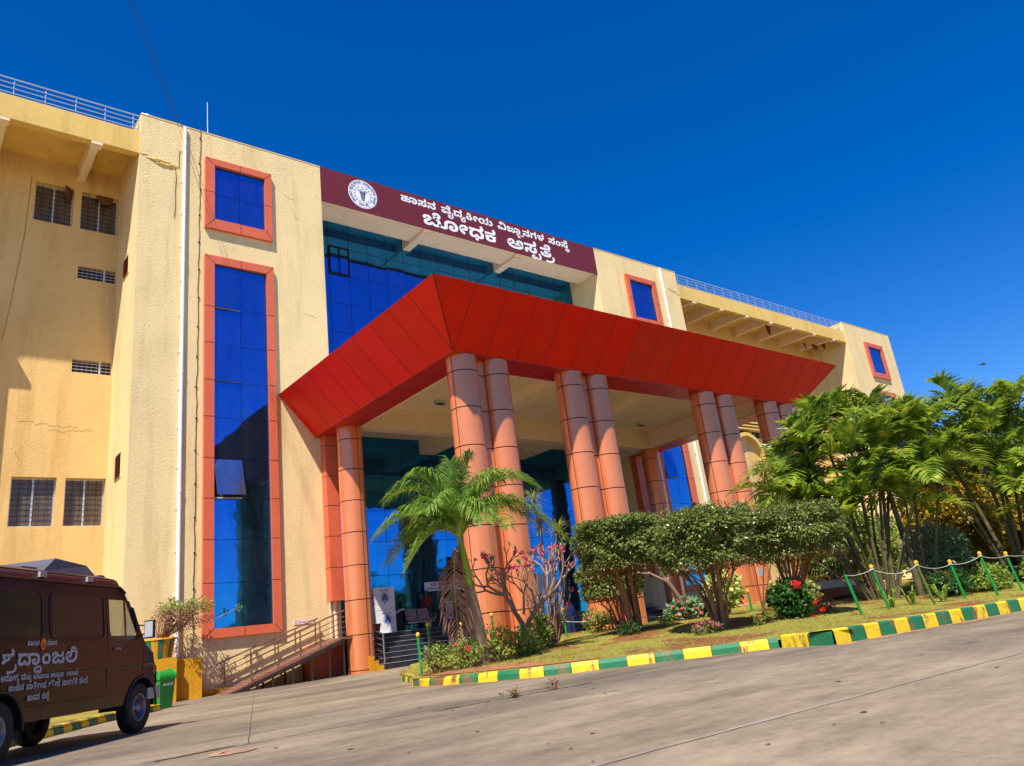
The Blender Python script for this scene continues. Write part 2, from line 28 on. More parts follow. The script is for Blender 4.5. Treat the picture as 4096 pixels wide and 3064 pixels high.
tevowel:706:364,-12 -87,4 -71,14 -58,20 -44,28 -33,34 -22,40 -13,44 -4,48 0,11 1,14 2,16 3,17 155,-19 -1,-5 0,-5 -1,-5 0,-5 1,-20 4,-21 8,-21 14,-19 21,-16 30,-13 41,-9 53,-2 42,1 36,6 28,9 23,12 16,14 11,17 7,19 2,20 -1,16 -5,15 -7,14 -9,11 -3,3 -3,3 -4,3 -3,3 -16,8 -18,6 -19,4 -20,1 -22,-2 -14,-6 -7,-8 -2,-8 2,-10 8,-7 12,-4 16,-2 16,2 16,5 13,10 11,14 6,18 3,23 -3,30 -9,24 -14,20 -18,16 -21,13 -23,10 133,50 39,-31 31,-36 20,-41 7,-48 -1,-5 0,-6 0,-5 -1,-5 -28,-30 -19,-30 -22,-29 -27,-25 -34,-20 -42,-13 -52,-4 -70,8 -47,25 -26,36 -9,45 3,28 12,27 20,24 30,19 40,12 52,4 34,-1 31,-6 30,-9 33,-16 3,1 3,3 1,6 2,5 2,4 3,1 59,-29 41,-41 24,-51 8,-57 -6,-51 -16,-44 -27,-37 -36,-30 -45,-23 -53,-16 -60,-9|33,423 0,137 349,0 46,1 33,5 23,7 18,11 10,11 7,13 4,15 1,16 -4,24 -12,21 -22,14 -30,5 -26,-3 -22,-11 -16,-18 -5,-25 0,-5 1,-6 0,-6 2,-8 -46,58 9,10 11,6 11,3 10,1 24,-4 19,-11 14,-17 4,-22 -5,-25 -14,-19 -24,-12 -34,-3 -36,6 -27,17 -17,29 -6,37 5,33 15,31 25,28 35,23 46,14 57,5 62,-6 51,-20 41,-30 29,-39 18,-46 5,-51 -4,-48 -13,-38 -20,-32 -26,-27 -22,-13 -26,-12 -32,-10 -38,-8 -44,-4 -53,-2
rasubscript:137:142,-59 -11,-79 -33,-65 -53,-51 -70,-36 -86,-21 -100,-8 -50,2 -48,5 -47,8 -46,11 23,102 36,-8 38,-6 41,-4 46,-2 110,11 77,34 46,51 15,65 -2,33 -9,29 -11,25 -13,20 96,49 26,-43 15,-43 7,-40
nanocrest:784:532,-12 -50,4 -43,11 -39,19 -35,25 -34,33 -35,38 -16,19 -13,14 -10,10 -9,7 -9,3 -10,2 -16,-3 -12,-10 -8,-14 -2,-17 2,-24 8,-23 13,-25 16,-26 -144,-55 -23,36 -18,41 -12,43 -4,40 6,48 15,43 27,35 36,27 48,16 58,6 54,-6 48,-18 46,-32 47,-49 22,-25 20,-20 17,-15 17,-10 18,-6 18,-2 26,5 19,15 12,25 4,36 -5,42 -16,41 -24,39 -34,35 -40,31 -48,26 -389,0 0,137 584,0 0,-137 -15,4 3,17 42,-30 35,-35 30,-38 21,-43 14,-47 4,-52 -14,-92 -42,-66 -69,-40
reph:607:588,423 -308,0 -27,0 -19,-1 -12,-2 -10,-4 -8,-5 -7,-7 -5,-8 -1,-11 1,-10 4,-8 5,-7 7,-6 10,-4 12,-3 16,-2 22,0 149,0 0,-135 -136,0 -16,0 -13,0 -11,-1 -8,-1 -6,-2 -6,-2 -10,-4 -7,-7 -4,-8 -2,-10 2,-14 7,-10 10,-7 13,-4 16,-3 17,-1 20,0 0,-136 -35,0 -40,2 -39,5 -36,10 -33,14 -28,21 -21,26 -14,35 -4,41 2,27 8,26 13,23 18,22 24,19 29,15 -3,-24 -39,26 -32,31 -21,41 -6,51 3,29 9,27 15,23 19,20 24,17 27,13 31,9 38,6 44,4 54,1 298,0
tta:932:276,-12 -52,4 -47,12 -42,21 -35,28 -28,35 -22,43 -13,50 -4,58 7,72 22,62 35,51 49,38 60,24 72,8 43,-5 40,-12 34,-21 26,-30 17,-38 5,-47 -4,-40 -14,-36 -24,-31 -34,-24 -46,-15 -59,-5 -37,2 -34,8 -30,13 -26,14 9,101 20,-12 23,-9 25,-7 31,-2 29,4 20,9 12,15 3,17 -2,17 -8,11 -12,7 -18,3 -18,-4 -19,-10 -17,-17 -14,-26 -9,-35 -3,-46 0,-8 2,-27 6,-22 9,-19 12,-15 16,-11 18,-8 21,-5 23,-2 56,8 37,21 23,32 13,39 144,0 12,-37 18,-32 30,-22 44,-7 30,4 22,13 14,21 4,27 -3,21 -8,19 -13,16 -18,14 -23,10 -27,7 96,79 51,-18 40,-26 30,-30 21,-35 12,-37 4,-39 -13,-76 -39,-59 -66,-38 -92,-13 -44,3 -43,8 -39,16 -38,23 -36,32 -35,42 73,-1 -35,-41 -37,-32 -39,-23 -42,-15 -48,-9|208,420 -51,24 -33,32 -19,36 -6,35 5,32 14,30 26,26 40,22 54,14 72,6 13,-130 -28,-4 -19,-7 -10,-9 -3,-13 3,-13 11,-12 17,-10 22,-8|580,271 0,121 52,0 26,1 21,3 16,5 12,8 8,7 6,10 2,11 1,11 -4,21 -13,19 -26,16 -43,16 48,135 90,-33 63,-47 36,-59 13,-66 -8,-50 -24,-47 -41,-40 -58,-28 -13,-4 -13,-3 -12,-4 -13,-2 -14,-1 -17,0
kanocrest:654:324,-12 -86,6 -68,16 -50,25 -35,33 -20,37 -7,40 2,24 5,22 9,20 12,19 18,18 22,16 -9,-15 -81,-1 0,111 214,0 15,8 12,10 7,12 3,12 -2,13 -6,13 -10,11 -13,11 90,11 63,-11 10,-13 7,-12 4,-12 2,-13 -1,-11 -2,-11 -4,-10 -5,-8 197,0 0,-111 -89,3 -5,15 24,-16 19,-17 14,-19 10,-20 6,-23 2,-24 -6,-41 -20,-38 -35,-32 -51,-26 -71,-16|328,124 51,5 34,16 18,23 7,27 -3,19 -10,17 -15,14 -21,11 -28,6 -33,3 -35,-3 -28,-7 -20,-10 -15,-14 -8,-17 -3,-19 6,-29 20,-22 34,-15|35,423 0,137 439,0 0,-137
ra:703:352,-12 -92,7 -78,23 -62,37 -47,50 -28,64 -10,75 4,45 11,41 19,37 28,32 36,27 44,21 22,-24 -164,0 0,137 355,0 43,1 29,3 19,4 13,6 10,8 6,9 3,12 1,14 -3,25 -10,25 -16,25 -22,28 121,72 42,-58 25,-50 13,-47 4,-48 -2,-29 -7,-29 -12,-27 -18,-23 -18,-16 -21,-13 -25,-12 -31,-8 24,16 35,-24 28,-29 21,-33 15,-35 8,-40 3,-42 -9,-75 -27,-63 -45,-51 -62,-37 -79,-23|353,130 47,5 38,14 30,23 21,29 13,35 4,39 -5,42 -13,36 -22,30 -30,22 -38,14 -45,4 -47,-5 -39,-15 -30,-23 -22,-30 -13,-36 -5,-39 11,-62 31,-46 50,-28
sha:720:306,-12 -77,5 -67,14 -55,25 -42,34 -26,44 -8,55 6,47 18,37 31,29 40,23 51,18 58,15 36,9 26,8 19,8 13,10 7,12 3,14 -2,13 -5,10 -8,7 -10,5 -12,2 -14,1 -13,-1 -13,-2 -10,-5 -8,-7 -5,-9 -2,-12 1,-8 1,-7 2,-7 2,-6 -157,-51 -8,19 -6,18 -4,19 -1,18 6,28 20,26 31,21 44,16 56,11 67,3 44,-4 43,-11 38,-18 31,-25 21,-31 6,-36 -4,-40 -13,-32 -23,-27 -34,-21 -47,-18 -59,-15 -38,-9 -28,-7 -19,-7 -12,-7 -6,-9 -2,-12 2,-12 8,-10 14,-9 22,-7 30,-4 41,-1 65,5 54,13 43,22 31,30 19,37 6,43 -4,47 -13,40 -19,32 -22,26 -25,21 -23,15 0,30 93,19 57,-29 45,-36 33,-39 22,-43 12,-44 4,-44 -10,-79 -31,-69 -51,-57 -73,-42 -95,-26|32,423 0,137 376,0 43,1 29,3 18,4 13,6 10,8 6,9 3,12 1,14 -3,25 -9,25 -16,25 -22,28 121,72 42,-58 25,-50 13,-47 5,-47 -3,-29 -7,-30 -13,-29 -21,-25 -21,-17 -24,-14 -30,-10 -34,-8 -41,-4 -49,-1 -72,0 -76,23 -109,-23
danocrest:835:232,-12 -81,14 -63,43 -39,70 -14,96 4,52 13,48 20,43 29,38 37,32 45,27 21,-28 -169,0 0,137 648,0 0,-137 -9,0 0,18 38,-26 31,-31 25,-35 18,-41 11,-45 3,-51 -13,-96 -41,-71 -63,-43 -82,-14 -49,3 -41,10 -36,17 -32,22 -29,29 -29,35 74,7 -36,-42 -35,-32 -35,-23 -36,-15 -40,-8|267,128 31,6 24,20 16,32 8,40 145,0 8,-45 18,-30 25,-18 27,-5 29,5 22,17 14,30 5,44 -3,38 -10,36 -17,33 -23,31 -30,25 -37,19 -43,13 -50,4 -17,0 -48,-4 -43,-12 -36,-19 -30,-24 -23,-30 -18,-34 -10,-38 -4,-39 5,-43 13,-29 22,-18
dhasubscript:50:-245,-377 -38,5 -32,14 -24,23 -17,28 -10,33 -4,36 8,56 23,48 37,39 49,29 59,17 68,6 70,-6 59,-18 48,-30 36,-39 22,-48 8,-54 -3,-34 -10,-33 -16,-29 -23,-23 -32,-15 -40,-5 -33,2 -28,8 -25,13 -22,17 -21,21 -24,26 64,-3 -19,-22 -20,-20 -21,-17 -25,-14 -29,-8|-224,-286 21,4 14,13 10,19 4,23 97,0 6,-26 10,-18 14,-11 19,-4 17,3 14,10 8,16 3,21 -4,29 -13,25 -20,20 -26,15 -32,10 -38,3 -11,0 -37,-3 -33,-10 -27,-15 -21,-19 -12,-25 -4,-28 2,-23 9,-16 14,-10|-187,-462 9,95 103,0 8,-95
ja:886:633,-12 -68,7 -56,23 -47,37 -44,52 70,1 -40,-46 -40,-32 -41,-21 -41,-13 -42,-6 -43,-2 -59,5 -48,17 -38,25 -26,32 -16,38 -5,40 3,40 10,35 18,31 29,31 42,31 55,35 31,20 21,17 11,17 4,18 -2,9 -3,8 -6,7 -9,4 -12,3 -15,1 -23,-3 -15,-8 -10,-14 -3,-16 1,-12 3,-12 4,-11 5,-10 -135,-48 -12,22 -10,28 -6,29 -2,28 5,41 17,35 28,30 40,22 53,14 65,4 69,-5 52,-17 37,-25 24,-30 14,-34 4,-34 -3,-36 -11,-32 -19,-30 -29,-28 -39,-30 -52,-34 -36,-23 -19,-17 -10,-15 -3,-16 4,-17 11,-12 19,-8 27,-2 45,7 33,21 22,32 10,40 144,0 10,-44 20,-31 29,-18 39,-5 33,4 24,14 15,21 5,26 -1,20 -4,18 -7,18 -10,15 140,63 20,-33 13,-36 8,-38 3,-40 -7,-56 -19,-48 -32,-38 -45,-28 -56,-16|586,294 -59,4 -49,12 -42,18 -34,23 -28,26 -23,28 -18,65 61,45 38,-44 42,-33 45,-20 45,-7 32,4 25,13 16,22 5,31 0,15 -2,13 -3,13 -3,12 140,37 9,-21 8,-25 4,-28 2,-30 -6,-46 -18,-42 -30,-35 -41,-27 -52,-17
livowel:878:416,-12 -113,11 -96,31 -76,50 -55,66 -34,79 -11,90 8,75 24,63 39,51 51,37 61,23 69,7 52,-5 44,-16 36,-26 26,-33 17,-40 5,-47 -5,-47 -16,-40 -27,-32 -36,-24 -47,-15 -56,-5 -41,3 -36,9 -31,13 -27,16 -23,17 -19,16 25,111 11,-15 14,-17 17,-16 20,-12 23,-9 26,-2 37,3 26,12 15,17 5,23 -3,20 -9,15 -15,8 -19,3 -23,-4 -21,-10 -18,-19 -15,-27 -9,-36 -4,-46 7,-49 19,-45 32,-37 46,-29 59,-18 74,-6 76,7 63,23 51,38 37,53 22,68 7,82 -2,58 -7,54 -12,48 -17,43 -20,35 -24,26 -29,17 -31,5 -19,-2 -16,-7 -10,-12 -3,-17 4,-16 11,-12 16,-7 19,-2 29,5 21,15 14,23 7,29 116,-7 -16,-56 -23,-44 -32,-34 -38,-23 -45,-13 -49,-4 -35,2 -33,7 -30,12 -27,16 -22,21 -17,25 -10,30 -4,34 13,61 37,48 60,31 78,10 75,-8 64,-25 54,-38 44,-51 33,-59 24,-67 14,-71 5,-74 -7,-94 -21,-83 -33,-72 -47,-60 -60,-47 -74,-35 -86,-21
revowel:703:352,-12 -92,7 -78,23 -62,37 -47,50 -28,64 -10,75 4,45 11,41 19,37 28,32 36,27 44,21 22,-24 -164,0 0,137 343,0 46,1 33,5 23,7 18,11 10,11 7,13 4,15 1,16 -4,24 -13,21 -21,14 -30,5 -26,-3 -23,-11 -15,-18 -5,-25 0,-5 1,-6 0,-6 1,-8 -45,58 9,10 11,6 11,3 10,1 23,-4 20,-11 13,-17 5,-22 -5,-25 -14,-19 -24,-12 -34,-3 -37,6 -27,17 -16,29 -6,37 5,33 15,31 24,28 36,23 46,14 57,5 62,-6 51,-20 41,-30 29,-39 17,-46 6,-51 -4,-48 -13,-38 -20,-32 -27,-27 -15,-10 -19,-11 -23,-9 -30,-7 -36,-6 -43,-2 78,29 40,-5 36,-25 29,-30 21,-33 15,-36 8,-39 3,-43 -9,-75 -27,-63 -45,-51 -62,-37 -79,-23|353,130 47,5 38,14 30,23 21,29 13,35 4,39 -5,42 -13,36 -22,30 -30,22 -38,14 -45,4 -47,-5 -39,-15 -30,-23 -22,-30 -13,-36 -5,-39 11,-62 31,-46 50,-28
ma:1257:249,-12 -65,6 -54,17 -43,29 -31,37 -20,47 -6,53 5,48 18,41 27,33 36,25 44,15 51,5 66,-7 45,-23 27,-36 9,-46 -1,-16 -3,-17 -5,-16 -6,-13 -108,8 1,4 1,6 1,5 0,4 -2,13 -6,9 -10,7 -13,2 -16,-3 -13,-9 -9,-13 -3,-18 7,-25 19,-19 34,-11 48,-4 52,7 37,20 23,32 12,41 143,0 9,-45 18,-30 26,-18 29,-5 32,5 20,18 12,26 4,33 -3,31 -9,32 -14,30 -19,28 -24,27 -29,25 -33,21 -36,19 185,25 42,-33 35,-36 29,-39 21,-43 13,-47 4,-52 -7,-70 -21,-54 -32,-40 -41,-26 -46,-15 -50,-5 -50,3 -43,10 -37,16 -32,23 -29,29 -28,35 67,-4 -35,-35 -36,-28 -38,-22 -42,-15 -48,-9|30,423 0,137 544,0 43,1 29,3 19,4 13,6 10,8 6,9 3,12 1,14 -3,25 -10,25 -16,25 -22,28 121,72 42,-58 26,-50 13,-47 4,-47 -3,-29 -7,-30 -13,-29 -20,-25 -34,-25 -41,-16 -54,-10 -70,-3|978,-12 -78,9 -69,27 -62,44 -62,59 87,100 35,-41 36,-31 40,-20 48,-7 46,7 34,21 21,35 8,46 -6,46 -16,40 -26,35 -33,29 -39,27 -43,23 84,136 64,-36 58,-43 49,-52 37,-60 25,-69 8,-78 -7,-70 -20,-61 -34,-49 -48,-37 -61,-22
ta:706:364,-12 -87,4 -71,14 -58,20 -44,28 -33,34 -22,40 -13,44 -4,48 0,11 1,14 2,16 3,17 155,-19 -1,-5 0,-5 -1,-5 0,-5 1,-20 4,-21 8,-21 14,-19 21,-16 30,-13 41,-9 53,-2 42,1 36,6 28,9 23,12 16,14 11,17 7,19 2,20 -1,16 -5,15 -7,14 -9,11 -3,3 -3,3 -4,3 -3,3 -16,8 -18,6 -19,4 -20,1 -22,-2 -14,-6 -7,-8 -2,-8 2,-10 8,-7 12,-4 16,-2 16,2 16,5 13,10 11,14 6,18 3,23 -3,30 -9,24 -14,20 -18,16 -21,13 -23,10 131,49 39,-32 32,-35 20,-41 8,-47 -1,-5 0,-6 0,-5 -1,-5 -28,-30 -19,-30 -22,-29 -27,-25 -34,-20 -42,-13 -52,-4 -70,8 -47,25 -26,36 -9,45 3,28 12,27 20,24 30,19 40,12 52,4 34,-1 31,-6 30,-9 33,-16 3,1 3,3 1,6 2,5 2,4 3,1 59,-29 41,-41 24,-51 8,-57 -6,-51 -16,-44 -27,-37 -36,-30 -45,-23 -53,-16 -60,-9|33,423 0,137 362,0 43,1 28,3 19,4 13,6 10,8 6,9 3,12 1,14 -3,25 -9,25 -16,25 -22,28 120,72 42,-58 26,-50 13,-47 4,-47 -3,-29 -7,-30 -13,-29 -20,-25 -34,-25 -41,-16 -54,-10 -70,-3
uvowelsign:370:90,-12 -78,9 -68,27 -63,44 -62,59 87,100 35,-41 36,-31 41,-20 47,-7 46,7 34,21 22,35 7,46 -6,46 -16,40 -25,35 -33,29 -39,27 -44,23 84,136 65,-36 57,-43 49,-52 38,-60 24,-69 8,-78 -7,-70 -20,-61 -34,-49 -48,-37 -61,-22
tasubscript:47:100,-175 -3,-37 -10,-30 -16,-25 -21,-20 -32,-19 -38,-12 -49,-6 -63,-3 -350,0 0,104 311,0 -20,-12 -4,14 -3,15 -2,17 -1,18 4,31 13,31 20,28 29,22 39,15 49,6 65,-10 46,-31 27,-44|-101,-185 1,-14 2,-13 3,-12 4,-10 -18,11 37,0 31,2 23,9 14,15 5,24 -3,18 -9,14 -15,9 -21,3 -23,-4 -17,-12 -11,-18
ba:910:644,-12 -51,3 -43,9 -38,16 -33,23 -31,31 -31,38 71,0 -40,-46 -40,-32 -41,-21 -41,-13 -42,-6 -43,-2 -59,5 -48,17 -38,25 -26,32 -16,38 -5,40 3,40 10,35 18,31 29,31 42,31 55,35 31,20 21,17 11,17 4,18 -2,9 -3,8 -6,7 -9,4 -12,3 -15,1 -23,-3 -15,-8 -10,-14 -3,-16 1,-12 3,-12 4,-11 5,-10 -135,-48 -12,22 -10,28 -6,29 -2,28 5,41 17,35 28,30 40,22 53,14 65,4 69,-5 52,-17 37,-25 24,-30 14,-34 4,-34 -3,-36 -11,-32 -19,-30 -29,-28 -39,-30 -52,-34 -36,-23 -19,-17 -10,-15 -3,-16 4,-17 11,-12 19,-8 27,-2 45,7 33,21 22,32 10,40 144,0 10,-44 21,-31 29,-18 34,-5 40,7 30,21 18,34 7,47 -6,46 -16,40 -25,35 -33,29 -39,27 -44,23 85,136 64,-36 57,-43 49,-52 38,-60 24,-69 8,-78 -7,-71 -20,-60 -33,-50 -45,-36 -57,-22
lanocrest:858:431,-12 -119,10 -99,32 -79,50 -57,66 -35,79 -11,90 8,75 24,63 39,51 50,37 61,23 70,7 54,-5 45,-16 35,-25 26,-34 15,-40 5,-47 -5,-47 -16,-40 -27,-32 -36,-24 -47,-15 -56,-5 -41,3 -36,9 -31,13 -27,16 -23,17 -19,16 25,112 11,-16 14,-17 16,-16 20,-12 23,-9 27,-2 37,3 26,12 15,17 5,23 -3,20 -9,14 -15,9 -19,3 -23,-4 -21,-10 -18,-18 -15,-27 -9,-36 -4,-46 7,-49 19,-44 34,-38 48,-30 62,-18 78,-6 69,4 58,14 46,22 34,31 21,39 7,47 -7,58 -22,45 -34,36 -47,27 104,83 52,-32 41,-35 33,-39 23,-43 14,-47 5,-53 -10,-79 -30,-71 -51,-61 -75,-48 -101,-30|493,423 0,137 222,0 0,-137
nna:988:672,-12 -91,12 -67,34 -41,55 -14,72 12,62 33,49 51,32 64,10 56,-7 42,-23 25,-35 9,-44 -1,-15 -3,-15 -4,-14 -4,-12 -100,4 2,4 1,5 0,4 1,5 -2,11 -5,8 -8,6 -11,2 -11,-3 -10,-7 -6,-11 -3,-13 5,-20 13,-16 23,-11 37,-3 38,4 31,12 25,21 18,29 10,37 4,46 0,9 -4,44 -11,39 -19,33 -27,25 -35,16 -44,5 -46,-7 -37,-19 -28,-31 -19,-38 -145,0 -10,39 -21,30 -31,18 -42,7 -33,-4 -23,-11 -14,-17 -4,-22 1,-12 3,-10 6,-9 8,-8 11,-7 14,-5 20,-3 26,-1 21,0 0,-118 -34,0 -24,-1 -17,-2 -14,-4 -11,-6 -7,-7 -5,-7 -3,-9 -1,-10 3,-16 11,-14 19,-9 28,-3 27,2 25,7 23,11 22,13 70,-108 -44,-23 -46,-18 -48,-10 -52,-4 -91,10 -62,32 -36,47 -12,58 4,34 11,31 20,28 29,24 39,20 49,14 -9,-50 -43,19 -35,23 -26,26 -19,29 -11,34 -3,37 6,45 19,40 32,34 43,26 53,17 62,5 76,-8 60,-23 50,-37 46,-47 -68,-6 32,34 34,30 37,24 43,18 50,12 56,3 90,-10 73,-29 55,-47 38,-61 23,-72 7,-81 -3,-57 -12,-53 -19,-48 -29,-43 -38,-34 -48,-26 -60,-17
i:832:388,-12 -74,5 -58,16 -44,25 -31,33 -18,40 -6,45 14,63 41,50 69,32 94,10 62,-3 55,-11 49,-19 45,-26 43,-35 43,-42 35,-44 28,-49 21,-51 14,-55 -162,-27 -15,66 -24,60 -35,49 -43,39 -54,24 -62,8 -29,-3 -21,-7 -11,-12 -4,-15 4,-17 14,-13 27,-9 45,-3 58,4 49,13 41,19 33,26 25,31 18,35 11,39 3,40 -6,51 -17,36 -28,21 -37,7 -31,-6 -25,-18 -19,-30 -10,-40 -145,0 -9,47 -18,31 -25,17 -30,6 -21,-3 -17,-11 -11,-16 -4,-21 1,-14 2,-13 4,-12 4,-11 -150,-44 -8,23 -8,26 -5,30 -2,32 6,48 19,40 29,32 39,24 48,15 55,5 43,-3 37,-8 33,-15 29,-19 28,-26 29,-31 -52,-6 32,37 32,28 32,20 33,13 36,8 39,2 65,-7 57,-21 45,-36 35,-50 21,-65 8,-78 -3,-43 -8,-42 -15,-41 -20,-39 -28,-36 -36,-31 -33,-14 -55,-33 -62,-25 -71,-17
khevowel:959:666,-12 -57,2 -49,7 -43,12 -40,17 -39,22 -41,27 -7,5 -7,6 -8,6 -7,4 -39,26 -38,21 -37,15 -38,5 -22,-2 -14,-5 -7,-9 -2,-9 3,-11 10,-9 17,-7 29,-2 41,4 34,11 28,17 22,24 16,29 11,33 7,36 2,40 -2,41 -8,36 -14,30 -20,23 -26,15 -35,5 -23,-3 -21,-9 -16,-14 -5,-20 0,-8 2,-9 5,-9 8,-9 -13,-3 5,22 12,16 17,10 22,3 22,-4 17,-13 11,-18 4,-21 -6,-32 -19,-25 -31,-16 -44,-5 -57,8 -48,25 -31,41 -11,59 6,44 18,37 30,31 39,22 49,14 56,4 82,-8 67,-26 51,-41 37,-54 23,-65 7,-75 -4,-56 -13,-52 -21,-46 -27,-42 -55,-56 -61,-36 -69,-19 -76,-7 -87,10 -64,28 -40,48 -13,67 5,34 14,32 23,28 34,22 46,14 56,5 44,-2 39,-7 35,-10 35,-14 34,-18 36,-21 36,-7 33,-20 30,-17 28,-14 29,-10 32,-6 36,-2 49,6 36,19 23,34 8,48 -5,46 -16,41 -25,35 -32,31 -39,27 -43,22 73,96 74,-38 61,-43 49,-48 36,-53 21,-60 8,-67 -4,-53 -12,-46 -20,-41 -28,-34 -36,-27 -44,-19 -53,-12|571,423 0,137 66,0 46,1 33,5 23,7 18,11 10,11 7,13 4,15 1,16 -4,24 -13,21 -21,14 -30,5 -26,-3 -23,-11 -15,-18 -5,-25 0,-5 0,-6 1,-6 1,-8 -45,58 9,10 11,6 11,3 10,1 23,-4 20,-11 13,-17 5,-22 -5,-25 -14,-19 -24,-12 -34,-3 -37,6 -27,17 -16,29 -6,37 5,33 15,31 24,28 36,23 46,14 57,5 62,-6 51,-20 40,-30 30,-39 17,-46 6,-51 -4,-48 -13,-38 -20,-32 -27,-27 -21,-13 -26,-12 -32,-10 -38,-8 -45,-4 -52,-2
u:1362:1060,-12 -58,4 -54,11 -48,20 -40,32 -18,21 -15,24 -13,28 -9,33 -6,41 -2,48 0,67 -2,41 -3,29 -7,20 -10,14 -7,7 -9,4 -11,3 -12,1 -18,-2 -14,-7 -12,-11 -8,-15 -5,-19 -1,-23 0,-21 2,-20 1,-20 2,-21 1,-20 1,-21 -10,-80 -29,-63 -46,-47 -61,-33 -74,-19 -84,-6 -105,10 -87,31 -69,49 -50,65 -29,77 -10,88 8,78 24,65 39,52 50,37 61,24 69,7 54,-5 45,-16 35,-25 26,-34 16,-40 5,-47 -5,-47 -17,-40 -27,-32 -37,-24 -46,-15 -56,-5 -39,3 -36,9 -32,13 -28,16 -23,17 -18,16 25,111 10,-15 13,-16 16,-16 20,-13 24,-9 28,-2 37,3 25,12 16,17 5,23 -3,19 -10,15 -14,9 -19,3 -35,-9 -30,-26 -19,-43 -7,-59 0,-11 2,-30 7,-30 13,-30 19,-29 26,-25 35,-19 43,-13 52,-4 46,3 37,11 28,19 20,25 11,31 4,37 0,23 -1,23 -2,22 -2,24 -1,24 -1,27 6,48 19,42 30,35 43,27 55,17 68,5 39,-2 38,-6 35,-12 30,-17 24,-20 20,-24 14,-28 11,-34 6,-41 2,-51 0,-75 2,-38 4,-27 8,-21 12,-18 15,-13 20,-9 22,-6 23,-1 32,3 26,9 20,16 14,21 9,27 3,32 -5,43 -13,40 -22,37 -29,35 -37,32 -42,31 104,119 59,-42 51,-48 40,-53 31,-58 18,-64 7,-68 -7,-70 -22,-61 -36,-51 -51,-38 -68,-24
civowel:920:642,-12 -52,3 -44,10 -38,17 -33,23 -29,29 -27,35 69,3 -40,-46 -40,-32 -41,-21 -41,-13 -42,-6 -43,-2 -59,5 -48,17 -38,25 -26,32 -16,38 -5,40 3,40 10,35 18,31 29,31 42,31 55,35 31,20 21,17 11,17 4,18 -2,9 -3,8 -6,7 -9,4 -12,3 -15,1 -23,-3 -15,-8 -10,-14 -3,-16 1,-12 3,-12 4,-11 5,-10 -135,-48 -12,22 -10,28 -6,29 -2,28 5,41 17,35 28,30 40,22 53,14 65,4 69,-5 52,-17 37,-25 24,-30 14,-34 4,-34 -3,-36 -11,-32 -19,-30 -29,-28 -39,-30 -52,-34 -36,-23 -19,-17 -10,-15 -3,-16 4,-17 11,-12 19,-8 27,-2 45,7 33,21 22,31 10,39 143,0 11,-41 19,-31 31,-18 42,-6 31,3 23,11 14,18 5,23 -3,21 -9,18 -14,14 -16,10 -18,8 -19,5 119,55 34,-16 29,-20 25,-22 18,-27 12,-33 4,-38 -7,-49 -19,-41 -31,-34 -43,-25 -54,-16|516,250 0,111 367,0 0,-111 -14,0 -16,1 -20,1 -19,1 -16,3 -49,-6|568,316 14,36 43,16 38,20 31,24 24,29 15,31 5,33 0,9 -2,25 -8,23 -12,21 -17,17 -22,12 -25,3 -17,-2 -15,-6 -10,-11 -4,-17 2,-11 5,-10 8,-7 10,-4 12,-3 13,-1 33,5 28,15 23,23 21,30 40,-93 -21,-20 -22,-17 -24,-16 -27,-12 -31,-8 -38,-2 -50,4 -41,11 -33,19 -24,25 -14,31 -5,36 12,56 37,44 57,28 75,10 64,-7 53,-21 43,-32 31,-41 19,-48 6,-52 -5,-54 -17,-47 -24,-38 -30,-33
panocrest:886:249,-12 -65,6 -54,17 -43,29 -31,37 -20,47 -6,53 5,48 18,41 27,33 36,25 44,15 51,5 66,-7 45,-23 27,-36 9,-46 -1,-16 -3,-17 -5,-16 -6,-13 -108,8 1,4 1,6 1,5 0,4 -2,13 -6,9 -10,7 -13,2 -16,-3 -13,-9 -9,-13 -3,-17 7,-26 19,-19 34,-11 48,-4 52,6 36,20 23,32 13,41 143,0 9,-45 19,-30 25,-17 31,-5 23,2 17,8 12,12 8,15 4,17 2,17 -4,36 -10,36 -17,37 -21,34 144,58 31,-50 21,-53 14,-55 4,-58 -7,-62 -20,-49 -31,-38 -41,-26 -48,-16 -52,-5 -49,3 -43,10 -36,16 -32,23 -30,29 -27,35 67,-4 -35,-35 -36,-28 -38,-22 -42,-15 -48,-9|462,257 -35,6 -26,15 -16,24 -5,30 5,31 17,25 26,16 34,5 34,-5 26,-16 17,-25 5,-31 -5,-30 -16,-24 -27,-15|30,423 0,137 680,0 0,-137
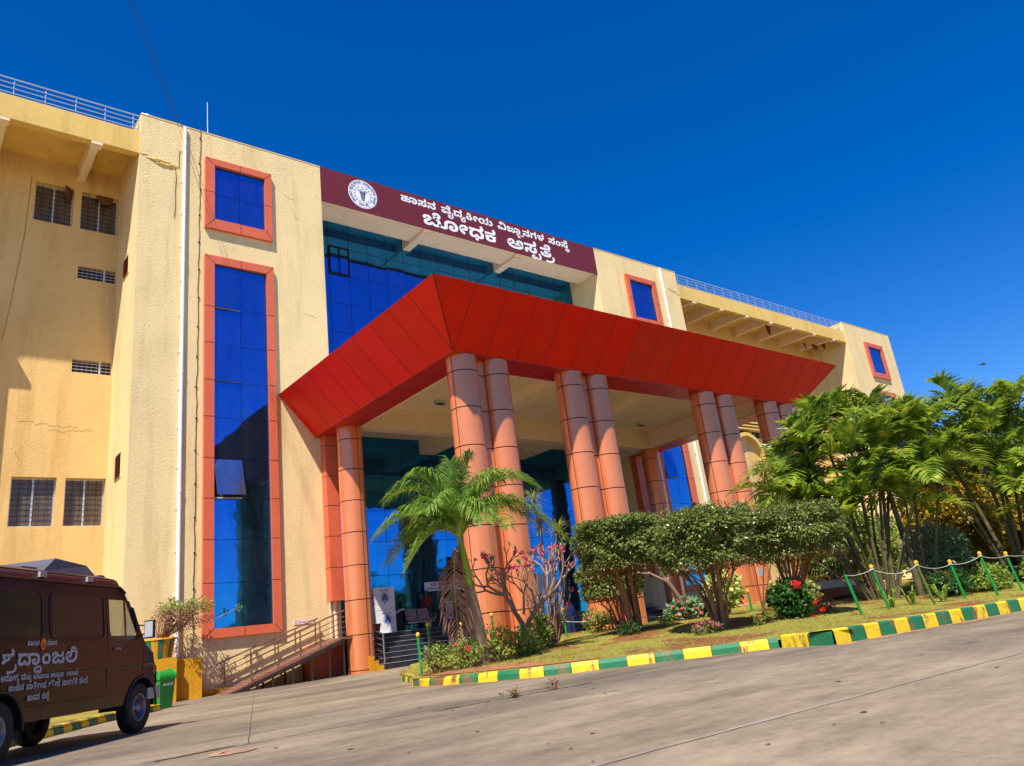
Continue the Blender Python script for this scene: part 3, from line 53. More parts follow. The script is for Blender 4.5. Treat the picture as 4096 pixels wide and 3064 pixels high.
thivowel:835:232,-12 -56,6 -48,19 -40,32 -29,46 -18,58 -6,72 7,71 22,65 34,57 45,49 56,40 64,30 71,18 77,6 53,-3 49,-11 43,-17 39,-23 34,-28 29,-33 4,2 -19,33 -24,33 -30,33 -36,30 -42,27 -48,20 -56,14 -62,4 -58,-4 -38,-14 -21,-21 -7,-27 2,-18 7,-17 10,-16 14,-15 -105,-81 -25,27 -19,28 -15,29 -10,29 -5,29 -2,26 9,59 26,47 41,34 54,24 62,14 70,4 73,-4 65,-12 58,-19 51,-25 44,-31 39,-34 48,-59 36,-64 25,-67 15,-68 8,-68 3,-66 -6,-89 -18,-69 -30,-51 -39,-35 -49,-19 -57,-7 -49,3 -41,10 -36,17 -32,22 -29,29 -29,35 74,7 -36,-42 -35,-32 -35,-23 -36,-15 -40,-8|267,128 30,5 23,18 16,26 10,33 145,0 11,-37 18,-25 23,-15 26,-5 29,5 22,17 14,30 4,44 -3,37 -10,37 -16,33 -24,30 -29,26 -37,19 -43,13 -50,4 -17,0 -48,-4 -43,-12 -36,-19 -30,-24 -23,-30 -18,-34 -10,-38 -4,-39 5,-43 13,-29 22,-18|334,-146 14,152 138,0 13,-152|418,230 -35,5 -26,16 -16,24 -5,30 5,31 17,25 26,16 34,5 34,-6 26,-15 17,-25 6,-31 -6,-30 -16,-24 -27,-16
va:888:249,-12 -65,6 -54,17 -43,29 -31,37 -20,47 -6,53 5,48 18,41 27,33 36,25 44,15 51,5 66,-7 45,-23 27,-36 9,-46 -1,-16 -3,-17 -5,-16 -6,-13 -108,8 1,4 1,6 1,5 0,4 -2,13 -6,9 -10,7 -13,2 -16,-3 -13,-9 -9,-13 -3,-18 7,-25 19,-19 34,-11 48,-4 52,7 37,20 23,32 12,41 143,0 9,-45 18,-30 26,-18 29,-5 32,5 20,18 12,26 4,33 -3,31 -9,32 -14,30 -19,28 -24,27 -29,25 -33,21 -36,19 185,25 42,-33 35,-36 29,-39 21,-43 13,-47 4,-52 -7,-70 -21,-54 -32,-40 -41,-26 -46,-15 -50,-5 -50,3 -43,10 -37,16 -32,23 -29,29 -28,35 67,-4 -35,-35 -36,-28 -38,-22 -42,-15 -48,-9|30,423 0,137 544,0 43,1 29,3 19,4 13,6 10,8 6,9 3,12 1,14 -3,25 -10,25 -16,25 -22,28 121,72 42,-58 26,-50 13,-47 4,-47 -3,-29 -7,-30 -13,-29 -20,-25 -34,-25 -41,-16 -54,-10 -70,-3
rivowel:703:352,-12 -92,8 -78,24 -63,40 -46,56 -28,70 -10,86 7,67 20,58 31,49 40,40 47,32 51,22 53,13 53,4 52,-3 42,-11 34,-16 27,-20 22,-21 16,-21 5,2 -16,33 -20,32 -23,29 -27,26 -31,21 -35,16 -39,11 -43,3 -43,-4 -27,-14 -16,-21 -5,-25 2,-18 7,-16 10,-15 13,-14 -105,-81 -35,40 -22,43 -13,42 -4,40 8,59 23,46 36,34 46,23 54,14 60,4 81,-7 71,-23 60,-36 53,-47 36,-46 29,-52 22,-58 15,-62 8,-67 3,-70 -9,-102 -29,-81 -47,-61 -63,-42 -77,-25|353,130 47,5 38,14 30,23 21,29 13,35 4,39 -5,42 -13,36 -22,30 -30,22 -38,14 -45,4 -47,-5 -39,-15 -30,-23 -22,-30 -13,-36 -5,-39 11,-62 31,-46 50,-28
sanocrest:783:533,-12 -50,4 -44,11 -39,19 -35,26 -34,32 -35,38 -16,19 -13,14 -10,10 -9,7 -9,3 -10,2 -16,-3 -12,-10 -8,-14 -2,-17 2,-24 8,-23 13,-25 16,-26 -144,-55 -23,36 -18,41 -12,43 -4,40 6,48 15,43 27,35 36,27 48,16 58,6 35,-3 33,-8 31,-14 32,-21 31,-29 34,-37 20,-21 18,-18 17,-14 17,-10 19,-6 20,-2 26,4 20,14 11,23 4,31 -3,34 -11,37 -16,36 -21,35 143,58 31,-50 22,-53 13,-54 4,-55 -14,-87 -42,-62 -68,-38|405,263 -35,5 -26,17 -16,24 -6,29 6,31 17,25 26,16 34,5 33,-5 26,-16 17,-25 6,-31 -5,-30 -17,-24 -26,-16|31,423 0,137 576,0 0,-137
nnivowel:989:667,-12 -87,12 -66,34 -41,55 -14,72 12,62 33,49 51,32 64,10 56,-7 42,-23 25,-35 9,-44 -1,-15 -3,-15 -4,-14 -4,-12 -100,4 2,4 1,5 0,4 1,5 -2,11 -5,8 -8,6 -11,2 -11,-3 -10,-7 -7,-11 -2,-13 4,-20 12,-17 24,-11 39,-3 38,3 31,12 24,20 18,28 10,37 4,48 0,9 -4,42 -11,39 -19,33 -28,25 -35,16 -45,6 -46,-7 -37,-19 -27,-29 -18,-37 -145,0 -10,39 -21,30 -31,18 -42,7 -33,-4 -23,-11 -14,-17 -4,-22 1,-12 3,-10 6,-9 8,-8 11,-7 14,-5 20,-3 26,-1 21,0 0,-118 -34,0 -24,-1 -17,-2 -14,-4 -11,-6 -7,-7 -5,-7 -3,-9 -1,-10 3,-16 11,-14 19,-9 28,-3 27,2 25,7 23,11 22,13 70,-108 -44,-23 -46,-18 -48,-10 -52,-4 -91,10 -62,32 -36,47 -12,58 4,34 11,31 20,28 29,24 39,20 49,14 -9,-50 -43,19 -35,23 -26,26 -19,29 -11,34 -3,37 6,45 19,40 32,34 43,26 53,17 62,5 52,-4 45,-11 39,-18 35,-24 32,-28 29,-33 -68,-8 32,35 33,29 38,24 43,17 49,11 57,4 69,-6 59,-17 49,-27 40,-36 31,-43 21,-51 13,-56 4,-60 -7,-75 -21,-67 -36,-57 -54,-44 -73,-29|733,572 -52,4 -41,10 -32,16 -22,23 -13,27 -4,32 11,51 34,39 57,26 76,9 64,-6 54,-20 42,-30 31,-39 19,-47 6,-54 -6,-58 -19,-48 -31,-36 -42,-26 -51,-15 -60,-5 -17,94 30,2 24,7 19,11 14,17 8,23 3,29 0,9 -3,27 -8,24 -12,21 -17,16 -21,10 -24,4 -17,-2 -15,-6 -11,-9 -3,-14 3,-13 10,-9 15,-5 18,-2 35,5 28,15 24,23 21,30 40,-88 -21,-18 -22,-17 -24,-15 -27,-12 -33,-7
kevowel:654:324,-12 -86,6 -68,16 -50,25 -35,33 -20,37 -7,40 2,24 5,22 9,20 12,19 18,18 22,16 -9,-15 -81,-1 0,111 214,0 15,8 12,10 7,12 3,12 -2,13 -6,13 -10,11 -13,11 90,11 63,-11 10,-13 7,-12 4,-12 2,-13 -1,-11 -2,-11 -4,-10 -5,-8 197,0 0,-111 -89,3 -5,15 24,-16 19,-17 14,-19 10,-20 6,-23 2,-24 -6,-41 -20,-38 -35,-32 -51,-26 -71,-16|328,124 51,5 34,16 18,23 7,27 -3,19 -10,17 -15,14 -21,11 -28,6 -33,3 -35,-3 -28,-7 -20,-10 -15,-14 -8,-17 -3,-19 6,-29 20,-22 34,-15|35,423 0,137 295,0 46,1 33,5 23,7 18,11 10,11 7,13 4,15 1,16 -4,24 -12,21 -22,14 -30,5 -26,-3 -22,-11 -16,-18 -5,-25 0,-5 1,-6 1,-6 1,-8 -45,58 8,10 11,6 11,3 10,1 24,-4 19,-11 14,-17 4,-22 -5,-25 -14,-19 -24,-12 -34,-3 -36,6 -27,17 -17,29 -6,37 5,33 15,31 25,28 35,23 46,14 57,5 62,-6 52,-20 40,-30 29,-39 18,-46 6,-51 -5,-48 -13,-38 -20,-32 -26,-27 -21,-13 -27,-12 -32,-10 -38,-8 -44,-4 -53,-2
jivowel:886:633,-12 -68,7 -56,23 -47,37 -44,52 70,1 -40,-46 -40,-32 -41,-21 -41,-13 -42,-6 -43,-2 -59,5 -48,17 -38,25 -26,32 -16,38 -5,40 3,40 10,35 18,31 29,31 42,31 55,35 31,20 21,17 11,17 4,18 -2,9 -3,8 -6,7 -9,4 -12,3 -15,1 -23,-3 -15,-8 -10,-14 -3,-16 1,-12 3,-12 4,-11 5,-10 -135,-48 -12,22 -10,28 -6,29 -2,28 5,41 17,35 28,30 40,22 53,14 65,4 69,-5 52,-17 37,-25 24,-30 14,-34 4,-34 -3,-36 -11,-32 -19,-30 -29,-28 -39,-30 -52,-34 -36,-23 -19,-17 -10,-15 -3,-16 4,-17 11,-12 19,-8 27,-2 45,7 33,21 22,32 10,40 144,0 10,-44 20,-31 29,-18 39,-5 33,4 24,14 15,21 5,26 -1,20 -4,18 -7,18 -10,15 140,63 20,-33 13,-36 8,-38 3,-40 -7,-56 -19,-48 -32,-38 -45,-28 -56,-16|588,294 -62,4 -50,13 -42,18 -33,23 -27,26 -23,27 43,109 27,-33 27,-26 29,-21 31,-14 32,-8 33,-3 33,2 28,7 22,13 16,19 10,27 4,34 0,5 -3,33 -9,31 -13,25 -18,20 -23,13 -26,4 -17,-2 -16,-6 -11,-12 -3,-16 2,-11 5,-10 8,-7 10,-4 12,-3 12,-1 33,5 28,15 24,23 21,30 40,-94 -21,-19 -22,-18 -24,-16 -27,-12 -31,-8 -38,-2 -49,3 -41,12 -34,19 -24,26 -14,31 -5,37 12,55 37,44 57,28 73,10 65,-8 55,-21 45,-34 34,-45 20,-55 7,-62 -7,-70 -22,-56 -35,-42 -46,-29 -55,-17
levowel:858:435,-12 -121,10 -101,32 -79,50 -57,66 -35,79 -11,90 8,75 24,63 39,51 50,37 61,23 70,7 54,-5 45,-16 35,-25 26,-34 15,-40 5,-47 -5,-47 -16,-40 -27,-32 -36,-24 -47,-15 -56,-5 -41,3 -36,9 -31,13 -27,16 -23,17 -19,16 25,112 11,-16 14,-17 16,-16 20,-12 23,-9 27,-2 37,3 26,12 15,17 5,23 -3,20 -9,14 -15,9 -19,3 -23,-4 -21,-10 -18,-18 -15,-27 -9,-36 -4,-46 7,-49 20,-44 33,-38 48,-30 63,-18 79,-6 68,4 57,14 46,22 34,31 21,39 7,47 -8,49 -23,43 -38,37 -49,27 82,99 56,-30 48,-33 40,-38 29,-43 19,-51 6,-60 -10,-79 -30,-71 -51,-61 -74,-48 -100,-30|493,423 0,137 44,0 46,1 33,5 23,7 18,11 10,11 7,13 4,15 1,16 -4,24 -13,21 -21,14 -30,5 -26,-3 -22,-11 -16,-18 -5,-25 0,-5 1,-6 0,-6 1,-8 -45,58 9,10 11,6 11,3 10,1 23,-4 20,-11 13,-17 5,-22 -5,-25 -14,-19 -24,-12 -34,-3 -37,6 -27,17 -16,29 -6,37 5,33 15,31 25,28 35,23 46,14 57,5 62,-6 51,-20 41,-30 29,-39 17,-46 6,-51 -4,-48 -13,-38 -20,-32 -27,-27 -21,-13 -26,-12 -32,-10 -38,-8 -45,-4 -52,-2
lasubscript:55:-253,-58 31,-2 27,-8 25,-13 23,-18 24,-23 25,-27 -70,1 33,37 32,29 38,18 48,6 40,-5 34,-14 28,-22 19,-28 13,-32 4,-34 -4,-39 -10,-34 -16,-30 -20,-26 -21,-23 -22,-20 -70,70 23,21 19,22 12,25 4,28 -3,17 -8,16 -14,10 -19,4 -24,-5 -18,-16 -12,-25 -5,-31 -97,0 -6,31 -13,25 -18,15 -21,6 -20,-4 -14,-11 -8,-16 -3,-18 4,-27 12,-23 18,-22 22,-21 -69,-71 -33,33 -29,38 -22,47 -7,56 4,33 12,31 20,28 27,22 34,14"""
TEXT = {'l1': 'hanocrest aavowelsign sa na | vevowel ailengthmark da yasubscript kivowel lengthmark ya | vivowel janocrest aavowelsign nyasubscript na ga lla | sa anusvara sevowel thasubscript', 'l2': 'bevowel uuvowelsign lengthmark dha ka | aa sa pasubscript tevowel rasubscript', 'k1': 'ka nanocrest aavowelsign reph tta ka', 'k2': 'sa kanocrest aavowelsign reph ra', 'big': 'sha rasubscript danocrest aavowelsign dhasubscript anusvara ja livowel', 'r': 'aa revowel uuvowelsign lengthmark ga yasubscript | ma ta uvowelsign tasubscript | ka uvowelsign tta uvowelsign anusvara ba | ka lanocrest aavowelsign yasubscript nna | | i lanocrest aavowelsign khevowel', 's': 'u civowel ta | panocrest aavowelsign thivowel reph lengthmark va | sha rivowel lengthmark ra | sanocrest aavowelsign ga nnivowel kevowel | sevowel lengthmark vevowel', 'h': 'hanocrest aavowelsign sa na | jivowel levowel lasubscript'}
import bpy, bmesh, math, random
from mathutils import Vector, Matrix, Euler
PI = math.pi
S = 1.4                                  # building drawn in units of 1.4 m
scene = bpy.context.scene
COL = scene.collection
rnd = random.Random(7)

# ------------------------------------------------------------------ materials
def new_mat(name):
    m = bpy.data.materials.new(name); m.use_nodes = True
    nt = m.node_tree; nt.nodes.clear()
    out = nt.nodes.new('ShaderNodeOutputMaterial')
    b = nt.nodes.new('ShaderNodeBsdfPrincipled')
    nt.links.new(b.outputs[0], out.inputs[0])
    return m, nt, b, out

def coords(nt, scale=(1, 1, 1), rot=(0, 0, 0)):
    tc = nt.nodes.new('ShaderNodeTexCoord'); mp = nt.nodes.new('ShaderNodeMapping')
    mp.inputs['Scale'].default_value = scale; mp.inputs['Rotation'].default_value = rot
    nt.links.new(tc.outputs['Object'], mp.inputs[0]); return mp.outputs[0]

def noise(nt, vec, scale, detail=4, rough=.6):
    n = nt.nodes.new('ShaderNodeTexNoise'); n.inputs['Scale'].default_value = scale
    n.inputs['Detail'].default_value = detail; n.inputs['Roughness'].default_value = rough
    nt.links.new(vec, n.inputs['Vector']); return n.outputs[0]

def ramp(nt, fac, stops):
    r = nt.nodes.new('ShaderNodeValToRGB'); e = r.color_ramp.elements
    while len(e) < len(stops): e.new(.5)
    for i, (p, c) in enumerate(stops):
        e[i].position = p; e[i].color = (c[0], c[1], c[2], 1)
    nt.links.new(fac, r.inputs[0]); return r.outputs[0]

def mixc(nt, fac, a, b, mode='MIX'):
    m = nt.nodes.new('ShaderNodeMix'); m.data_type = 'RGBA'; m.blend_type = mode
    if isinstance(fac, (int, float)): m.inputs[0].default_value = fac
    else: nt.links.new(fac, m.inputs[0])
    for s, v in ((6, a), (7, b)):
        if isinstance(v, tuple): m.inputs[s].default_value = (v[0], v[1], v[2], 1)
        else: nt.links.new(v, m.inputs[s])
    return m.outputs[2]

def bump(nt, b, h, strength, dist=.02):
    n = nt.nodes.new('ShaderNodeBump'); n.inputs['Strength'].default_value = strength
    n.inputs['Distance'].default_value = dist
    nt.links.new(h, n.inputs['Height']); nt.links.new(n.outputs[0], b.inputs['Normal'])

def mul(c, k): return tuple(min(1, x * k) for x in c)

def M_plain(name, col, rough=.5, metal=0, var=.12, vs=3., bs=0, bst=0, spec=.5, coat=0):
    m, nt, b, _ = new_mat(name)
    v = coords(nt); n = noise(nt, v, vs, 5)
    nt.links.new(ramp(nt, n, [(.3, mul(col, 1 - var)), (.7, mul(col, 1 + var))]), b.inputs['Base Color'])
    b.inputs['Roughness'].default_value = rough; b.inputs['Metallic'].default_value = metal
    b.inputs['Specular IOR Level'].default_value = spec
    if coat: b.inputs['Coat Weight'].default_value = coat; b.inputs['Coat Roughness'].default_value = .08
    if bst: bump(nt, b, noise(nt, v, bs, 3), bst, .01)
    return m

def M_stucco(name, col, strength=.55, streak=True):
    m, nt, b, _ = new_mat(name)
    v = coords(nt, (1, 1, 1))
    big = noise(nt, v, .35, 6, .65)
    c = ramp(nt, big, [(.25, mul(col, .80)), (.5, col), (.75, mul(col, 1.08))])
    st = noise(nt, coords(nt, (1.1, 1.1, .12)), 1.3, 5, .7)          # rain streaks
    dirt = ramp(nt, st, [(.50, (0, 0, 0)), (.72, (1, 1, 1))])
    c = mixc(nt, dirt, c, mul((col[0] * .74, col[1] * .68, col[2] * .6), 1))
    c2 = mixc(nt, .3, c, ramp(nt, noise(nt, v, 9, 5), [(.3, mul(col, .8)), (.7, mul(col, 1.1))]))
    nt.links.new(c2, b.inputs['Base Color'])
    b.inputs['Roughness'].default_value = .92; b.inputs['Specular IOR Level'].default_value = .15
    if streak:
        mp = nt.nodes.new('ShaderNodeMapping'); mp.inputs['Scale'].default_value = (1.5, 3, 5.5)
        nt.links.new(coords(nt, (1, 1, 1), (0, math.radians(42), 0)), mp.inputs[0])
        bump(nt, b, noise(nt, mp.outputs[0], 4.6, 7, .66), strength, .05)
    return m

def M_leaf(name, dark, light, scale=9., trans=.35, rough=.45, third=None):
    m, nt, b, out = new_mat(name)
    v = coords(nt); n = noise(nt, v, scale, 3)
    stops = [(.32, dark), (.62, light)] + ([(.72, third)] if third else [])
    c = ramp(nt, n, stops)
    nt.links.new(c, b.inputs['Base Color']); b.inputs['Roughness'].default_value = rough
    b.inputs['Specular IOR Level'].default_value = .4
    t = nt.nodes.new('ShaderNodeBsdfTranslucent'); nt.links.new(c, t.inputs[0])
    mx = nt.nodes.new('ShaderNodeMixShader'); mx.inputs[0].default_value = trans
    nt.links.new(b.outputs[0], mx.inputs[1]); nt.links.new(t.outputs[0], mx.inputs[2])
    nt.links.new(mx.outputs[0], out.inputs[0])
    return m

def M_mirror(name, tint, body, rough=.04, fac=.80):
    """solar-control glass: coloured mirror coat over a dark body, faint dust"""
    m, nt, b, out = new_mat(name)
    v = coords(nt)
    g = nt.nodes.new('ShaderNodeBsdfGlossy'); g.inputs['Roughness'].default_value = rough
    g.inputs['Color'].default_value = (*tint, 1)
    d = noise(nt, coords(nt, (1, 1, .35)), 2.2, 6, .7)
    nt.links.new(ramp(nt, d, [(.4, body), (.75, mul((body[0] + .02, body[1] + .02, body[2] + .02), 1.5))]), b.inputs['Base Color'])
    b.inputs['Roughness'].default_value = .35
    bn = nt.nodes.new('ShaderNodeBump'); bn.inputs['Strength'].default_value = .03; bn.inputs['Distance'].default_value = .25
    nt.links.new(noise(nt, v, .9, 2), bn.inputs['Height']); nt.links.new(bn.outputs[0], g.inputs['Normal'])
    mx = nt.nodes.new('ShaderNodeMixShader')
    du = ramp(nt, noise(nt, coords(nt, (1.5, 1.5, .5)), 1.6, 8, .75), [(.35, (fac, fac, fac)), (.75, (fac * .72,) * 3)])   # dust film
    nt.links.new(du, mx.inputs[0])
    nt.links.new(b.outputs[0], mx.inputs[1]); nt.links.new(g.outputs[0], mx.inputs[2])
    nt.links.new(mx.outputs[0], out.inputs[0]); return m

def M_clear(name, tint=(.75, .8, .8), rough=.02):
    m, nt, b, out = new_mat(name)
    t = nt.nodes.new('ShaderNodeBsdfTransparent'); t.inputs[0].default_value = (*tint, 1)
    b.inputs['Base Color'].default_value = (.02, .025, .03, 1); b.inputs['Roughness'].default_value = rough
    b.inputs['Specular IOR Level'].default_value = .8
    mx = nt.nodes.new('ShaderNodeMixShader'); mx.inputs[0].default_value = .3
    nt.links.new(t.outputs[0], mx.inputs[1]); nt.links.new(b.outputs[0], mx.inputs[2])
    nt.links.new(mx.outputs[0], out.inputs[0]); return m

M = {}
M['stucco'] = M_stucco('beige_stucco', (.87, .67, .345), .8)
M['smooth'] = M_stucco('beige_smooth_render', (.84, .62, .30), .12)
M['bay'] = M_stucco('ochre_bay_render', (.80, .53, .21), .4)
M['slab'] = M_stucco('weathered_yellow_render', (.80, .55, .17), .15)
M['yellow_wall'] = M_stucco('ochre_painted_wall', (.72, .34, .02), .5)
M['soffit'] = M_plain('soffit_paint', (.90, .74, .55), .8, var=.06, vs=1.2, bs=30, bst=.1, spec=.2)
M['orange'] = M_plain('orange_cladding', (.66, .135, .06), .45, var=.05, vs=2)
M['copper'] = M_plain('copper_column_cladding', (.86, .265, .10), .26, coat=.3, metal=.34, var=.05, vs=1.5)
M['red'] = M_plain('red_fascia_cladding', (.84, .014, .002), .45, spec=.25, var=.06, vs=1.2)
M['red2'] = M_plain('faded_red_fascia_cladding', (.74, .022, .005), .5, var=.08, vs=1.2, spec=.25)
M['red3'] = M_plain('deep_red_fascia_cladding', (.90, .012, .002), .42, var=.05, vs=1.2, spec=.25)
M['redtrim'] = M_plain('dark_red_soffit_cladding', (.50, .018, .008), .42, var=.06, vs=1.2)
M['pale_roof'] = M_plain('canopy_roof_concrete', (.42, .38, .33), .9, var=.15)
M['maroon'] = M_plain('maroon_sign_cladding', (.155, .02, .022), .42, var=.1, vs=1.1)
M['joint'] = M_plain('dark_joint', (.03, .018, .014), .7)
M['white'] = M_plain('white_lettering', (.85, .85, .86), .5, var=.03)
M['navy'] = M_plain('navy_print', (.02, .05, .26), .5, var=.05)
M['teal'] = M_plain('teal_print', (.01, .10, .12), .5, var=.05)
M['glass'] = M_mirror('blue_mirror_glass', (.012, .30, .80), (.006, .016, .050))
M['sashglass'] = M_mirror('pale_open_pane_glass', (.16, .36, .75), (.05, .09, .16), .12, .7)  # paler tint for the pane tilted wide open
M['pane'] = M_mirror('grey_window_glass', (.30, .30, .28), (.11, .075, .045), .14, .06)
M['alu'] = M_plain('white_aluminium', (.62, .64, .68), .35, metal=.3, var=.04)
M['darkframe'] = M_plain('dark_anodised_frame', (.02, .022, .026), .35, metal=.5)
M['steel'] = M_plain('stainless_railing', (.52, .50, .50), .25, metal=.9, var=.08)
M['bronze'] = M_plain('brown_steel_rail', (.30, .19, .12), .32, metal=.7, var=.1)
M['rail'] = M_plain('painted_roof_rail', (.42, .50, .66), .4, metal=.3, var=.05)
M['pvc'] = M_plain('white_drain_pipe', (.86, .87, .86), .45, var=.05, vs=2)
M['cream_pipe'] = M_plain('cream_drain_pipe', (.75, .6, .4), .5)
M['hive'] = M_plain('honeycomb', (.16, .045, .012), .85, var=.35, vs=14, bs=60, bst=.8)
M['black'] = M_plain('black_rubber', (.012, .011, .012), .75, var=.2, vs=20)
M['stone'] = M_plain('dark_granite_step', (.022, .024, .034), .30, var=.5, vs=4, bs=25, bst=.1)
M['nosing'] = M_plain('granite_nosing', (.40, .40, .41), .35, var=.2, vs=6)
M['ramp'] = M_plain('brown_ramp_tile', (.20, .085, .055), .6, var=.2, vs=5)
M['ramp_steel'] = M_plain('dark_ramp_steel', (.035, .018, .014), .5, var=.2)
M['cable'] = M_plain('dark_cable', (.03, .022, .018), .7)
M['louvre'] = M_plain('red_louvre', (.32, .035, .02), .5)
M['chair'] = M_plain('perforated_grey_steel', (.34, .26, .24), .4, metal=.4)
M['gold'] = M_plain('yellow_print', (.55, .36, .05), .5)
M['redprint'] = M_plain('red_print', (.55, .012, .012), .45)
M['terracotta'] = M_plain('terracotta_pot', (.20, .05, .028), .8)
M['skin'] = M_plain('skin', (.20, .09, .05), .55, var=.05)
M['hair'] = M_plain('black_hair', (.006, .005, .005), .5)
M['c_dark'] = M_plain('dark_clothes', (.010, .014, .028), .8)
M['c_red'] = M_plain('red_shirt_cloth', (.28, .016, .014), .8)
M['c_blue'] = M_plain('light_blue_shirt_cloth', (.22, .30, .62), .8)
M['c_grey'] = M_plain('grey_trouser_cloth', (.06, .06, .11), .8)
M['c_white'] = M_plain('pale_trouser_cloth', (.45, .42, .5), .8)
M['bark'] = M_plain('brown_bark', (.26, .135, .07), .9, var=.35, vs=6, bs=22, bst=.7)
M['palebark'] = M_plain('pale_branch_bark', (.33, .20, .13), .85, var=.3, vs=8, bs=30, bst=.5)
M['palmbark'] = M_plain('ringed_palm_trunk', (.36, .24, .14), .9, var=.3, vs=7, bs=14, bst=.6)
M['shaft'] = M_plain('green_crownshaft', (.30, .36, .03), .45, var=.2, vs=4)
M['stalk'] = M_plain('green_stalk', (.13, .17, .03), .5, var=.2, vs=4)
M['cane'] = M_plain('dark_palm_cane', (.10, .085, .035), .7, var=.4, vs=5)
M['leaf_ficus'] = M_leaf('glossy_topiary_leaf', (.035, .085, .014), (.27, .31, .07), 22, .28, .3, (.46, .38, .13))
M['leaf_palm'] = M_leaf('palm_leaflet', (.05, .16, .02), (.29, .43, .06), 6, .38, .32, (.40, .48, .10))
M['leaf_areca'] = M_leaf('areca_leaflet', (.03, .11, .010), (.40, .50, .05), 3.2, .45, .32, (.74, .62, .06))  # yellowest tones put sunlit highlights into the leaflet colour
M['leaf_dry'] = M_leaf('dry_palm_leaflet', (.22, .09, .055), (.40, .20, .12), 5, .15, .7)
M['leaf_shrub'] = M_leaf('light_shrub_leaf', (.09, .19, .02), (.36, .46, .07), 12, .38, .5, (.52, .50, .16))
M['leaf_dark'] = M_leaf('dark_shrub_leaf', (.012, .05, .010), (.05, .15, .02), 5, .3, .4)
M['leaf_gold'] = M_leaf('golden_bush_leaf', (.16, .12, .008), (.50, .36, .02), 3, .35, .5)
M['leaf_drac'] = M_leaf('dracaena_leaf', (.13, .19, .03), (.48, .48, .14), 5, .3, .45)
M['leaf_blue'] = M_leaf('plumeria_leaf', (.05, .16, .06), (.30, .42, .22), 8, .3, .35)
M['leaf_cream'] = M_leaf('cream_green_leaf', (.10, .22, .04), (.75, .74, .22), 6, .3, .45)
M['leaf_pink'] = M_leaf('pink_leaf', (.30, .02, .04), (.75, .16, .16), 8, .3, .5)
M['petal_pink'] = M_leaf('pink_petal', (.65, .02, .12), (.90, .12, .35), 12, .3, .5)
M['petal_red'] = M_leaf('red_petal', (.55, .004, .008), (.85, .02, .02), 12, .3, .5)
M['grassblade'] = M_leaf('dry_grass_blade', (.15, .17, .02), (.46, .42, .08), 3, .3, .6, (.62, .50, .18))
M['green_post'] = M_plain('green_paint', (.006, .28, .055), .35, var=.15, vs=7)
M['yellow_cap'] = M_plain('yellow_paint', (.85, .46, .012), .4, var=.1)
M['rope'] = M_plain('white_rope', (.70, .68, .64), .8)
M['bin'] = M_plain('green_bin_plastic', (.008, .27, .03), .5, var=.15)

